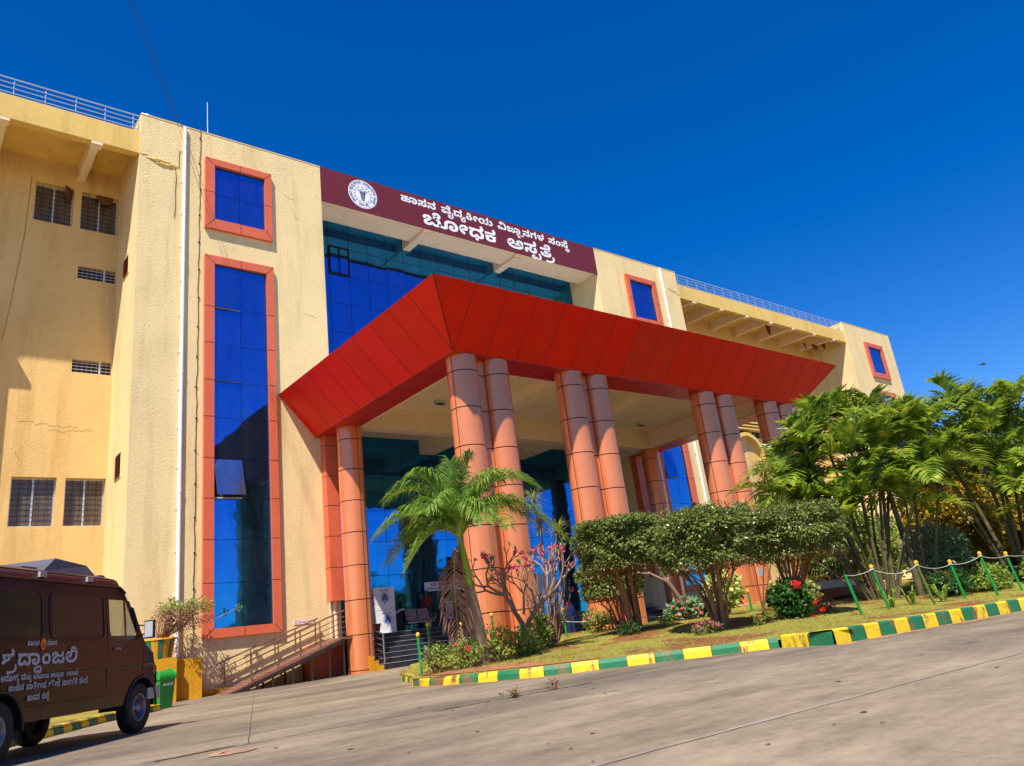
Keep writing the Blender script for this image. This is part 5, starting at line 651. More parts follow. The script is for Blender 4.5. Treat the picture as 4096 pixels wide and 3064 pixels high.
# soffit beams under the sign
for x0, x1 in ((13.89, 14.19), (mir(14.19), mir(13.89))):
    b = MB(S); b.box(x0, x1, .302, YR - .01, 14.16, 14.60); b.box(x0 + .02, x1 - .02, .10, .30, 14.24, 14.2995); b.build('sign_beam_rib', 'soffit', bld)

# ---- blue mirror glass wall
b = MB(S); j = MB(S); rr = random.Random(11)
cols = [XS0, 10.09, 10.84] + [10.84 + .762 * k for k in range(1, 15)] + [22.27, XS1]
cols = [c_ for c_ in cols if c_ <= XS1]
rows = [.47, 1.20, 2.24, 3.30, 4.28, 5.34, 6.43, 7.2, 8.25, 9.31, 10.37, 11.465, 12.548, 13.615, 14.60]
j.box(XS0, XS1, YR + .02, YR + .04, .47, 14.6)
opens = {(2, 12): 1, (9, 11): 1, (4, 11): .25, (12, 11): .9, (16, 11): .9, (6, 12): .6}
for ci in range(len(cols) - 1):
    for ri in range(len(rows) - 1):
        a, c_, d, e = cols[ci] + .008, cols[ci + 1] - .008, rows[ri] + .008, rows[ri + 1] - .008
        if 15.2 < (a + c_) / 2 < 17.3 and e < 2.3: continue
        if (ci, ri) in ((2, 12), (9, 11), (12, 11), (15, 11)): continue
        t = [rr.uniform(-.003, .003) for _ in range(3)]
        pl = lambda x, z: (x, YR + t[0] + t[1] * (x - a) * 2 + t[2] * (z - d) * 2, z)
        b.face(pl(a, d), pl(c_, d), pl(c_, e), pl(a, e))
cw = b.build('curtain_wall', 'glass', bld, 'blue mirror glass wall behind the canopy')
j.build('glazing_joint', 'joint', cw)
for ci, ri in ((2, 12), (9, 11), (12, 11), (15, 11)):     # opened lights
    a, c_, d, e = cols[ci] + .01, cols[ci + 1] - .01, rows[ri] + .01, rows[ri + 1] - .01
    f = MB(S); xm = (a + c_) / 2
    for q in ((a, a + .02, d, e), (c_ - .02, c_, d, e), (xm - .01, xm + .01, d, e)): f.box(q[0], q[1], YR - .10, YR - .02, q[2], q[3])
    for q in ((a + .02, c_ - .02, d, d + .02), (a + .02, c_ - .02, e - .02, e)): f.box(q[0], q[1], YR - .099, YR - .021, q[2], q[3])
    f.build('window_frame', 'darkframe', cw)
    g = MB(S); g.face((a + .04, YR - .05, d + .04), (c_ - .04, YR - .05, d + .04), (c_ - .04, YR - .05, e - .04), (a + .04, YR - .05, e - .04)); g.build('sash_glass', 'glass', cw)
# entrance doors
f = MB(S)
for x in (15.18, 15.7, 16.22, 16.74, 17.28): f.box(x - .03, x + .03, YR - .05, YR + .015, .47, 2.26)
f.box(15.18, 17.28, YR - .06, YR - .051, 2.2, 2.27); f.build('door_frame', 'darkframe', cw)
g = MB(S); g.face((15.2, YR - .01, .48), (17.26, YR - .01, .48), (17.26, YR - .01, 2.2), (15.2, YR - .01, 2.2)); g.build('door_glass', 'glass', cw)

# pilasters in orange cladding each side of the glass wall
for x0, x1, sd in ((9.44, 9.80, 1), (mir(9.80), mir(9.44), -1)):
    b = MB(S); b.box(x0, x1, -.30, -.004, 1.44, 6.09)
    for z in (5.78, 4.88, 4.04, 3.18, 2.33): b.box(x0 - .003, x1 + .003, -.303, -.006, z - .007, z + .007, 1)
    b.build('pilaster', ['orange', 'joint'], bld)
g = MB(S); g.tube([(9.62, -.12, .45), (9.62, -.12, 1.44)], .05, 10); g.tube([(9.62, -.12, 1.1), (9.62, -.12, 1.16)], .065, 10); g.tube([(9.46, -.12, .45), (9.46, -.12, 1.44)], .03, 8)
g.build('drain_pipe', 'cream_pipe', bld)

# ---- canopy
CX0, CX1, CY, CZ0, CZ1, OV = 9.2785, 23.33, -7.198, 6.098, 7.287, 1.069
b = MB(S)
tl = lambda k: (CX0 - OV, 0, CZ1)
# fascias
A0, A1, B0, B1 = (CX0, -.004, CZ0), (CX0, CY, CZ0), (CX0 - OV, -.004, CZ1), (CX0 - OV, CY - OV, CZ1)
C0, C1, D0, D1 = (CX1, CY, CZ0), (CX1 + OV, CY - OV, CZ1), (CX1, -.004, CZ0), (CX1 + OV, -.004, CZ1)
rp_ = random.Random(77)
def lowf(x):
    k = max(0, (CX0 - x) / OV, (x - CX1) / OV); return (x, CY - OV * k, CZ0 + (CZ1 - CZ0) * k)
def lows(y, sd):
    k = max(0, (CY - y) / OV); return ((CX0 - OV * k) if sd < 0 else (CX1 + OV * k), y, CZ0 + (CZ1 - CZ0) * k)
def jit(p, k): return (p[0], p[1] + k, p[2])
cuts = sorted({CX0 - OV, CX0, CX1, CX1 + OV} | {CX0 + .04 + .882 * k for k in range(-1, 18) if CX0 - OV < CX0 + .04 + .882 * k < CX1 + OV})
for xa_, xb_ in zip(cuts, cuts[1:]):
    if xb_ - xa_ < .06: k_ = rp_.choice((0, 3, 4))
    else: k_ = rp_.choice((0, 0, 3, 4))
    j_ = rp_.uniform(-.002, .002)
    b.add([lowf(xa_), lowf(xb_), (xb_, CY - OV, CZ1), (xa_, CY - OV + 0 * j_, CZ1)], [[0, 1, 2, 3]], k_)
cuts = [-.004] + [-.18 - .88 * k for k in range(9)] + [CY, CY - OV]; cuts = sorted(set(cuts), reverse=True)
for ya_, yb_ in zip(cuts, cuts[1:]):
    k_ = rp_.choice((0, 0, 3, 4))
    for sd in (-1, 1):
        o_ = (CX0 - OV) if sd < 0 else (CX1 + OV); q = [lows(ya_, sd), (o_, ya_, CZ1), (o_, yb_, CZ1), lows(yb_, sd)]
        b.add(q if sd < 0 else q[::-1], [[0, 1, 2, 3]], k_)
b.add([(p[0], p[1], p[2] - .002) for p in (B0, D1, C1, B1)], [[0, 1, 2, 3]], 2)   # concrete roof
def strip(mb, P, Q, w=.0065, off=(0, 0, 0), mi=1):
    P, Q, off = Vector(P), Vector(Q), Vector(off); d = (Q - P).normalized(); n = d.cross(off.normalized()) * w
    P = P + off; Q = Q + off; mb.add([P - n, Q - n, Q + n, P + n], [[0, 1, 2, 3]], mi)
nf = Vector((0, -.744, -.668)) * .003; nl = Vector((-.744, 0, -.668)) * .003; nr = Vector((.744, 0, -.668)) * .003
x = CX0 + .04
while x < CX1 + .9:
    zt = CZ1; yt = CY - OV; zb, yb = CZ0, CY
    if x > CX1: k = (x - CX1) / OV; zb, yb = CZ0 + (CZ1 - CZ0) * k, CY - OV * k
    strip(b, (x, yb, zb), (x, yt, zt), off=nf); x += .882
strip(b, A1, B1, .012, off=(-.002, -.002, -.002)); strip(b, C0, C1, .012, off=(.002, -.002, -.002))
for k in range(1, 9):
    y = CY - .9 * 0 + (-CY) - .9 * k * 1.0; y = -.08 - .9 * (k - 1) - .32
for k in range(9):
    y = -.18 - .88 * k
    strip(b, (CX0, y, CZ0), (CX0 - OV, y, CZ1), off=nl); strip(b, (CX1, y, CZ0), (CX1 + OV, y, CZ1), off=nr)
k = .55
strip(b, (CX0 - OV, CY - OV + .88, CZ1), (CX0 - OV * .0 - .0, CY + .0, CZ0), off=nl, w=.001)
can = b.build('canopy', ['red', 'joint', 'pale_roof', 'red2', 'red3'], bld, 'big red sloping canopy over the entrance')
b = MB(S); I0, I1, J1 = 10.10, 22.40, -6.30                      # ring soffit, thin drop
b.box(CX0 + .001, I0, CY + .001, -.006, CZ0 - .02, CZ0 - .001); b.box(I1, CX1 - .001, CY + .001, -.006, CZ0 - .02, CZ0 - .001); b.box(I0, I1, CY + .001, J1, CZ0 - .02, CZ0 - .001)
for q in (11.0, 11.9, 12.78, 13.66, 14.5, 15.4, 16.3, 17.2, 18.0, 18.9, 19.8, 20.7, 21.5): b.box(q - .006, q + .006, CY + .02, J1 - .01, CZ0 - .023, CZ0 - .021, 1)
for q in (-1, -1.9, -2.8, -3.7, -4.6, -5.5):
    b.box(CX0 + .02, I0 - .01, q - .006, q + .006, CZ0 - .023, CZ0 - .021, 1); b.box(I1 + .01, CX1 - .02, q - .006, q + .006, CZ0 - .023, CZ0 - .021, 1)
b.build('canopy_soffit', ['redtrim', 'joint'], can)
b = MB(S); ZC = 6.73
b.box(I0 + .001, I1 - .001, J1 + .001, YR, ZC, ZC + .1)
b.box(I0 - .06, I0, J1, YR, CZ0 - .0205, ZC); b.box(I1, I1 + .06, J1, YR, CZ0 - .0205, ZC); b.box(I0 + .001, I1 - .001, J1 - .06, J1, CZ0 - .0205, ZC)
b.box(I0 + .001, I1 - .001, -1.30, -.90, CZ0, ZC - .001)
for x0, x1 in ((13.88, 14.48), (mir(14.48), mir(13.88))): b.box(x0, x1, -.898, YR - .005, 6.24, ZC - .001); b.box(x0, x1, J1 + .002, -1.302, 6.42, ZC - .001)
b.build('ceiling', 'soffit', can, 'beige ceiling with beams under the canopy')
for x, y in ((16.983, -3.353), (29.269, -3.22)):
    g = MB(1); z = ZC * S
    g.box(x - .22, x + .22, y - .16, y + .16, z - .14, z - .001); g.box(x - .16, x + .16, y - .11, y + .11, z - .15, z - .141, 1)
    g.tube([(x - .24, y, z - .02), (x - .24, y, z - .19), (x + .24, y, z - .19), (x + .24, y, z - .02)], .012, 5, 1)
    g.build('ceiling_lamp', ['alu', 'darkframe'], can)

# ---- columns
seams = [5.70, 4.84, 3.97, 3.11, 2.235, 1.345, .47, -.40]
def column(cx, cy, zb, lab=None, aj=math.radians(195)):
    b = MB(S); r = .35; prof = [(r, zb)]
    for z in sorted(s_ for s_ in seams if s_ > zb + .1): prof += [(r, z - .012), (r - .010, z - .009), (r - .010, z + .009), (r, z + .012)]
    prof.append((r, CZ0 - .02))
    n = 40
    for (r0, z0), (r1, z1) in zip(prof, prof[1:]):
        groove = r0 < r or r1 < r
        b.lathe([(r0, z0), (r1, z1)], (cx, cy, 0), n, 1 if groove else 0)
    for a in (aj, aj + PI):
        b.bbox((cx + (r + .001) * math.cos(a), cy + (r + .001) * math.sin(a), (zb + CZ0) / 2), (.002, .008, (CZ0 - zb) / 2 - .02), Matrix.Rotation(a, 3, 'Z'), 1)
    return b.build('column', ['copper', 'joint'], bld, lab)
column(9.82, -1.07, -.52, 'single column beside the ramp and steps', math.radians(280)); column(mir(9.82), -1.07, -.45, None, math.radians(262))
YC = -6.88
for a in (9.72, 13.03, mir(13.03 + .91), mir(9.72 + .91)):
    column(a, YC, -.42); column(a + .91, YC, -.42)
    b = MB(S); b.box(a + .30, a + .61, YC - .06, YC + .06, -.42, CZ0 - .02)
    for z in seams: 
        if z > -.3: b.box(a + .34, a + .57, YC - .063, YC + .063, z - .01, z + .01, 1)
    b.build('column_web', ['copper', 'joint'], bld)

# beehives hanging under the slab and the window heads (giant honeybee combs)
def hive(c, w, h, rz, lab, where):
    g = MB(1); n = 14; vs = []; fs = []
    R = Matrix.Rotation(rz, 3, 'Z'); rr = random.Random(int(c[0] * 7))
    K1 = 7
    for i in range(K1 + 1):
        t = i / K1; hw = w / 2 * math.sqrt(max(0, 1 - t ** 2.2)) + .01; th = .07 * (1 - t * .6)
        for j in range(n):
            a = 2 * PI * j / n
            p = R @ Vector((math.cos(a) * hw * (1 + rr.uniform(-.04, .04)), math.sin(a) * th, -t * h)); vs.append(Vector(c) + p)
    for i in range(K1):
        for j in range(n): fs.append([i * n + j, i * n + (j + 1) % n, (i + 1) * n + (j + 1) % n, (i + 1) * n + j])
    g.add(vs, fs, 0, True); g.add(vs[-n:], [list(range(n))]); g.add(vs[:n], [list(range(n))])
    tag(g.build('honeycomb', 'hive'), lab, 'beehive', 'bee combs hanging on the building')
hive((2.98 * S, (YW + .02) * S, 13.9 * S), .48, .58, .9, 'brown bee comb hanging in the first upper window of the left bay', 0)
hive((3.93 * S, (YW + .02) * S, 13.88 * S), .62, .36, 0, 'wide brown bee comb hanging in the upper window beside the tower', 0)
hive((3.40 * S, 1.0 * S, 14.62 * S), .16, .5, PI / 2, 'narrow dark bee comb stuck to the bracket above the left windows', 0)
hive((37.3 * S, 1.2 * S, 14.66 * S), .9, .75, .2, 'single dark bee comb under the middle of the far roof slab', 0)
hive((41.1 * S, 1.3 * S, 14.2 * S), .5, .5, .2, 'smallest bee comb under the far roof slab, lower left of a wide one', 0)
hive((42.0 * S, 1.2 * S, 14.2 * S), 1.1, .55, .1, 'wide dark bee comb under the far roof slab', 0)
hive((43.1 * S, 1.2 * S, 14.66 * S), .8, .8, .1, 'dark bee comb under the far roof slab next to the end tower', 0)

# arcaded link seen past the canopy: arches and stringcourse applied to the far bay wall
b = MB(S)
for k in range(4):
    cx = 34.1 + k * 3.2 - 3.2; zc = 7.0; r0, r1 = 1.22, 1.40
    n = 20
    for i in range(n):
        a0, a1 = PI * i / n, PI * (i + 1) / n
        v = [(cx + r * math.cos(a), y, zc + r * math.sin(a) * 1.05) for y in (YW - .30, YW - .002) for a, r in ((a0, r0), (a1, r0), (a1, r1), (a0, r1))]
        b.add(v, [[0, 3, 2, 1], [0, 1, 5, 4], [3, 7, 6, 2]])
    for s_ in (-1, 1): x = cx + s_ * (r0 + r1) / 2; b.box(x - .09, x + .09, YW - .30, YW - .003, 5.6, 7.0)
for z in (8.62, 8.78, 8.95): b.box(XB + .01, XF0 - .01, YW - .35 - (z - 8.6) * .2, YW - .003, z, z + .08)
b.build('arch_moulding', 'slab', bld, 'row of moulded arches on the far bay wall')

# ------------------------------------------------------------------ ground, lawn, kerbs
def M_concrete():
    m, nt, b, _ = new_mat('worn_concrete')
    v = coords(nt, (.55, 1.5, 1), (0, 0, math.radians(6)))
    c = ramp(nt, noise(nt, v, .32, 8, .66), [(.30, (.14, .115, .088)), (.46, (.235, .195, .145)), (.60, (.315, .265, .195)), (.74, (.40, .345, .255))])
    f = ramp(nt, noise(nt, coords(nt, (.7, 1.7, 1), (0, 0, .1)), 1.3, 8, .75), [(.35, (.66, .64, .63)), (.60, (1.1, 1.08, 1.05))])
    c = mixc(nt, .8, c, f, 'MULTIPLY')
    g = ramp(nt, noise(nt, coords(nt), 60, 4, .8), [(.3, (.78, .78, .78)), (.7, (1.15, 1.15, 1.15))])
    c = mixc(nt, .7, c, g, 'MULTIPLY')
    g2 = ramp(nt, noise(nt, coords(nt), 7, 8, .8), [(.32, (.80, .78, .76)), (.5, (1, 1, 1)), (.68, (1.14, 1.14, 1.12))])
    c = mixc(nt, .9, c, g2, 'MULTIPLY')
    oil = ramp(nt, noise(nt, coords(nt, (1, 1, 1)), .9, 5, .7), [(.62, (1, 1, 1)), (.72, (.62, .60, .60))])
    c = mixc(nt, .8, c, oil, 'MULTIPLY')
    r = ramp(nt, noise(nt, coords(nt), .13, 3), [(.38, (1.10, 1.05, .98)), (.64, (.70, .68, .69))])
    c = mixc(nt, 1., c, r, 'MULTIPLY')
    nt.links.new(c, b.inputs['Base Color']); b.inputs['Roughness'].default_value = .85; b.inputs['Specular IOR Level'].default_value = .25
    bump(nt, b, noise(nt, coords(nt), 35, 8, .8), .45, .01)
    return m
M['concrete'] = M_concrete()
def M_soilgrass():
    m, nt, b, _ = new_mat('lawn_turf')
    v = coords(nt)
    g = ramp(nt, noise(nt, v, 14, 6, .8), [(.30, (.14, .14, .02)), (.5, (.38, .34, .06)), (.7, (.58, .48, .15))])
    soil = ramp(nt, noise(nt, v, 9, 6, .7), [(.3, (.22, .075, .03)), (.7, (.42, .17, .08))])
    f = ramp(nt, noise(nt, v, .85, 4, .6), [(.50, (0, 0, 0)), (.60, (1, 1, 1))])
    nt.links.new(mixc(nt, f, g, soil), b.inputs['Base Color']); b.inputs['Roughness'].default_value = .95
    b.inputs['Specular IOR Level'].default_value = .1
    bump(nt, b, noise(nt, v, 30, 6, .8), 1., .05); return m
M['turf'] = M_soilgrass()
def M_kerbpaint(name, col):
    m, nt, b, _ = new_mat(name); v = coords(nt)
    p = ramp(nt, noise(nt, v, 6, 5), [(.3, mul(col, .82)), (.7, mul(col, 1.1))])
    w = ramp(nt, noise(nt, coords(nt, (1, 1, .35)), 3.2, 7, .75), [(.53, (0, 0, 0)), (.60, (1, 1, 1))])
    nt.links.new(mixc(nt, w, p, (.24, .11, .045)), b.inputs['Base Color']); b.inputs['Roughness'].default_value = .6
    bump(nt, b, noise(nt, v, 18, 6, .75), .5, .012); return m
M['kerb_y'] = M_kerbpaint('worn_yellow_kerb_paint', (.82, .58, .012)); M['kerb_g'] = M_kerbpaint('worn_green_kerb_paint', (.008, .17, .065))
M['kerb_raw'] = M_plain('bare_kerb_concrete', (.34, .19, .12), .9, var=.2, vs=6, bs=30, bst=.5)
M['dust'] = M_plain('red_dust', (.42, .20, .10), .95, var=.2, vs=5)
M['crackm'] = M_plain('crack_dirt', (.075, .045, .025), .95, var=.5, vs=7)
M['pale'] = M_plain('pale_concrete_joint', (.28, .235, .18), .9, var=.35, vs=2)

def axis(lo, hi, a, b_, fine):
    xs = [a + i * fine for i in range(int((b_ - a) / fine) + 1)]; st = fine; x = a
    while x > lo: st *= 1.5; x -= st; xs.insert(0, x)
    st = fine; x = xs[-1]
    while x < hi: st *= 1.5; x += st; xs.append(x)
    return xs
X_, Y_ = axis(-400, 600, -6, 50, 1.), axis(-400, 600, -30, 8, 1.)
b = MB(); nx = len(X_)
b.add([(x, y, gz(x, y)) for y in Y_ for x in X_], [[j * nx + i, j * nx + i + 1, (j + 1) * nx + i + 1, (j + 1) * nx + i] for j in range(len(Y_) - 1) for i in range(nx - 1)], 0, True)
b.build('ground', 'concrete', kind='structure', loc=(0, 0, 0))

def resample(P, step):
    out = [Vector(P[0])]; P = [Vector(p) for p in P]; acc = 0
    L_ = [0]
    for a, c in zip(P, P[1:]): L_.append(L_[-1] + (c - a).length)
    n = max(1, int(L_[-1] / step)); res = []
    for k in range(n + 1):
        d = L_[-1] * k / n; i = 0
        while i < len(P) - 2 and L_[i + 1] < d: i += 1
        t = (d - L_[i]) / max(1e-9, L_[i + 1] - L_[i]); res.append(P[i].lerp(P[i + 1], t))
    return res
def smooth_path(P, it=2):
    P = [Vector(p) for p in P]
    for _ in range(it):
        Q = [P[0]]
        for a, c in zip(P, P[1:]): Q += [a.lerp(c, .25), a.lerp(c, .75)]
        P = Q + [P[-1]]
    return P
def kerb(path, prof, block, name, side=1, seam=True, first=0):
    """sweep a profile (inset, z) along the path; alternate the paint per block"""
    P = resample(path, block / 6); g = MB(); n = len(prof); vs = []
    for i, p in enumerate(P):
        d = (P[min(i + 1, len(P) - 1)] - P[max(i - 1, 0)]).normalized(); nn = Vector((-d.y, d.x)) * side
        z = gz(p.x, p.y)
        for a, h in prof: vs.append((p.x + nn.x * a, p.y + nn.y * a, z + h))
    for i in range(len(P) - 1):
        mi = (i // 6 + first) % 2
        for j in range(n - 1):
            fm = mi if j < n - 1 - (1 if len(prof) > 5 else 0) else 2
            g.add([vs[i * n + j], vs[(i + 1) * n + j], vs[(i + 1) * n + j + 1], vs[i * n + j + 1]], [[0, 1, 2, 3]], fm)
        if i % 6 == 0:                              # mortar joint
            q = [Vector(vs[i * n + j]) for j in range(n - 1)]; dd = (P[i + 1] - P[i]).normalized() * .006
            for A, B in zip(q, q[1:]):
                o = Vector((-(P[i+1]-P[i]).normalized().y * -side, (P[i+1]-P[i]).normalized().x * -side, 0)) * .0025 + Vector((0, 0, .0025)); dv = Vector((dd.x, dd.y, 0))
                g.add([A + o - dv, A + o + dv, B + o + dv, B + o - dv], [[0, 1, 2, 3]], 3)
    return g.build(name, ['kerb_y', 'kerb_g', 'kerb_raw', 'crackm'], kind='structure', loc=(0, 0, 0))
kp1 = smooth_path([(50, -8.2), (14, -8.3), (11.0, -9.0), (9.9, -10.8)] + K[:11], 1)
profA = [(0, -.03), (.012, .10), (.05, .165), (.17, .165), (.19, .03)]
kerb(kp1, profA, .475, 'kerb')
kp2 = [(11.72, -20.22), (11.47, -21.3)] + smooth_path([(11.49, -21.33), (12.7, -21.45), (15, -21.8), (20, -22.4), (50, -25)], 1)
profB = [(0, -.03), (.01, .20), (.03, .225), (.13, .225), (.45, .215), (.50, .08)]
kerb(kp2[:2] , [(0, -.03), (.01, .18), (.03, .20), (.14, .20), (.45, .19), (.5, .08)], .56, 'kerb')
kerb(kp2[2:], profB, .40, 'kerb', first=0)
kerb([(.2, -15.2), (1.2, -13.3), (2.55, -10.88), (3.9, -8.34), (5.2, -6.4), (5.75, -5.95)], profA, .475, 'kerb', side=1)
# dust gathered along the kerb foot
b = MB()
for path, sd in ((K[2:11], -1), ([(11.3, -21.4), (12.7, -21.5), (15, -21.85), (22, -22.7)], -1)):
    P = resample([Vector(p) for p in path], .25); r5 = random.Random(2); w = [r5.uniform(.03, .22) for _ in P]
    for i in range(len(P) - 1):
        d = (P[i + 1] - P[i]).normalized(); nn = Vector((d.y, -d.x))
        a, c = P[i] - nn * .03, P[i + 1] - nn * .03; e, f = P[i + 1] + nn * w[i + 1], P[i] + nn * w[i]
        b.add([(q.x, q.y, gz(q.x, q.y) + .004) for q in (a, c, e, f)], [[0, 1, 2, 3]])
b.build('kerb_dust', 'dust', kind='structure', loc=(0, 0, 0))

# lawn as a ruled sheet between the kerb and the drive
front = resample([Vector(p) for p in [(9.9, -10.8)] + K[:11] + [(11.9, -21.15)] + K[12:]], .35)
backl = resample([Vector(p) for p in [(10.4, -10.6), (11.1, -9.3), (13, -8.6), (20, -8.5), (35, -8.5), (50, -8.5)]], 50 / (len(front) * 1.0))
NF = len(front); backl = resample([Vector(p) for p in [(10.4, -10.6), (11.1, -9.3), (13, -8.6), (20, -8.5), (35, -8.5), (50, -8.5)]], 42.9 / (NF - 1))
while len(backl) < NF: backl.append(backl[-1])
b = MB(); NV = 36; vs = []
for i in range(NF):
    for j in range(NV + 1):
        t = (j / NV) ** 1.4; p = front[i].lerp(backl[i], t); d = (backl[i] - front[i]).normalized()
        if j == 0: p = p + d * .10
        vs.append((p.x, p.y, -.62 if j == 0 else (LZ(p.x, p.y) if j < NV else -.75)))
b.add(vs, [[i * (NV + 1) + j, i * (NV + 1) + j + 1, (i + 1) * (NV + 1) + j + 1, (i + 1) * (NV + 1) + j][::-1] for i in range(NF - 1) for j in range(NV)], 0, True)
b.build('lawn', 'turf', kind='structure', loc=(0, 0, 0))
b = MB(); b.add([(x, y, z) for x, y, z in ((-8, -15, -.62), (.4, -15.1, -.62), (1.3, -13.2, -.60), (4, -8.2, -.6), (5.85, -5.8, -.6), (5.9, -1.2, -.6), (7, -.1, -.55), (-12, 3.2, -.55))], [list(range(8))])
b.build('garden_bed', 'turf', kind='structure', loc=(0, 0, 0))

def in_lawn(x, y):
    if y > -8.9: return False
    if dk(x, y) < .16: return False
    # right side of the kerb line
    n = 0; poly = [(9.9, -10.8)] + K + [(50, -8.5), (13, -8.6), (11.1, -9.3)]
    r = False
    for i in range(len(poly)):
        a, c = poly[i], poly[i - 1]
        if (a[1] > y) != (c[1] > y) and x < (c[0] - a[0]) * (y - a[1]) / (c[1] - a[1]) + a[0]: r = not r
    return r
rg = random.Random(21); b = MB(); cnt = 0
from mathutils import noise as mnoise
while cnt < 52000:
    x, y = 8.4 + 18 * rg.random() ** 1.6, rg.uniform(-22.6, -10.0)
    if not in_lawn(x, y): continue
    if mnoise.noise(Vector((x * .8, y * .8, 3))) > .22 and rg.random() < .8: continue
    cnt += 1; z = LZ(x, y) - .005; h = rg.uniform(.015, .065); a = rg.uniform(0, PI); w = rg.uniform(.002, .0045)
    dx, dy = math.cos(a) * w, math.sin(a) * w; lx, ly = rg.uniform(-1, 1) * h * .9, rg.uniform(-1, 1) * h * .9
    b.add([(x - dx, y - dy, z), (x + dx, y + dy, z), (x + lx, y + ly, z + h)], [[0, 1, 2]])
tag(b.build('grass', 'grassblade', loc=(0, 0, 0)), 'short dry yellow green grass on the lawn', 'grass', kind='stuff')
# fallen leaves and litter
b = MB(); 
for _ in range(900):
    x, y = rg.uniform(8.6, 22), rg.uniform(-22, -10)
    if not in_lawn(x, y): continue
    z = LZ(x, y) + rg.uniform(.015, .04); a = rg.uniform(0, 2 * PI); s_ = rg.uniform(.012, .032); t = rg.uniform(-.01, .01)
    ca, sa = math.cos(a) * s_, math.sin(a) * s_
    b.add([(x + ca, y + sa, z + t), (x - sa * .5, y + ca * .5, z), (x - ca, y - sa, z - t), (x + sa * .5, y - ca * .5, z + .01)], [[0, 1, 2, 3]], rg.choice((0, 0, 1)))
tag(b.build('leaf_litter', ['leaf_cream', 'leaf_dry'], loc=(0, 0, 0)), 'pale fallen leaves scattered over the lawn', 'leaf litter', kind='stuff')

# bare red soil between the kerb and the shrubs
b = MB(); P = resample([Vector(p) for p in [(9.6, -11.8)] + K[1:8]], .2); r8 = random.Random(4); wd = [r8.uniform(.35, .75) for _ in P]
rows_ = []
for i, p in enumerate(P):
    d = (P[min(i + 1, len(P) - 1)] - P[max(i - 1, 0)]).normalized(); nn = Vector((-d.y, d.x)); k_ = min(1, i / 4, (len(P) - 1 - i) / 8) * wd[i]
    rows_.append([(p + nn * (.19 + k_ * j / 5)) for j in range(6)])
for i in range(len(P) - 1):
    for j in range(5):
        q = [rows_[i][j], rows_[i + 1][j], rows_[i + 1][j + 1], rows_[i][j + 1]]; b.add([(v.x, v.y, LZ(v.x, v.y) + .012) for v in q], [[0, 1, 2, 3]])
b.build('flower_bed_soil', M_plain('red_soil', (.36, .13, .06), .95, var=.35, vs=14, bs=40, bst=.9), kind='structure', loc=(0, 0, 0))

# concrete slab joints, cracks, worn band
b = MB()
def ground_strip(p, q, w, mi, dz, amp=0, seed=1, n=60, w2=0):
    r6 = random.Random(seed); L0 = []; 
    for i in range(n + 1):
        t = i / n; x, y = p[0] + (q[0] - p[0]) * t, p[1] + (q[1] - p[1]) * t
        d = Vector((q[0] - p[0], q[1] - p[1])).normalized(); nn = Vector((-d.y, d.x)); o = r6.uniform(-amp, amp); ww = w + r6.uniform(0, w2)
        L0.append(((x + nn.x * (o - ww / 2), y + nn.y * (o - ww / 2)), (x + nn.x * (o + ww / 2), y + nn.y * (o + ww / 2))))
    for (a, c), (e, f) in zip(L0, L0[1:]): b.add([(k[0], k[1], gz(*k) + dz) for k in (a, e, f, c)], [[0, 1, 2, 3]], mi)
ground_strip((-6, -23.9), (60, -28.5), .02, 1, .004, .012, 4, 260, .035); ground_strip((-6, -24.0), (60, -28.6), .05, 0, .003, .02, 14, 260, .04) if False else None
ground_strip((2.1, -19.35), (30, -21.9 + 1.6), .012, 0, .005, .012, 5, 240, .02)
ground_strip((5.2, -19.7), (7.6, -19.95), .03, 0, .0065, .03, 6, 40, .05)
ground_strip((2.2, -19.4), (3.0, -19.32), .05, 0, .0065, .02, 7, 12, .05)
ground_strip((9.07, -3.5), (3.15, -19.3), .010, 0, .004, .004, 8, 60)
r7 = random.Random(17)
for _ in range(130):
    x, y = r7.uniform(1.6, 9.5), r7.uniform(-26, -11)
    s_ = r7.choice((.006, .01, .018, .03)); b.add([(x + s_ * math.cos(k * 1.3) * r7.uniform(.5, 1.4), y + s_ * math.sin(k * 1.3) * r7.uniform(.5, 1.2), gz(x, y) + .006) for k in range(5)], [list(range(5))], 0)
b.build('road_joint', ['crackm', 'pale'], kind='structure', loc=(0, 0, 0))
b = MB(); ring = []                                # broken shallow patch in the concrete
for i in range(26):
    t = 2 * PI * i / 26; ring.append((2.75 + .20 * math.cos(t) * (1 + r7.uniform(-.3, .3)), -19.95 + .20 * math.sin(t) * (1 + r7.uniform(-.25, .25))))
b.add([(x, y, gz(x, y) + .008) for x, y in ring] + [(2.75 + (x - 2.75) * .7, -19.95 + (y + 19.95) * .7, gz(x, y) + .024 * r7.random() + .006) for x, y in ring] + [(2.75, -19.95, gz(0, 0) + .02)],
      [[i, (i + 1) % 26, 26 + (i + 1) % 26, 26 + i] for i in range(26)] + [[26 + i, 26 + (i + 1) % 26, 52] for i in range(26)])
b.build('road_patch', 'kerb_raw', kind='structure', loc=(0, 0, 0))

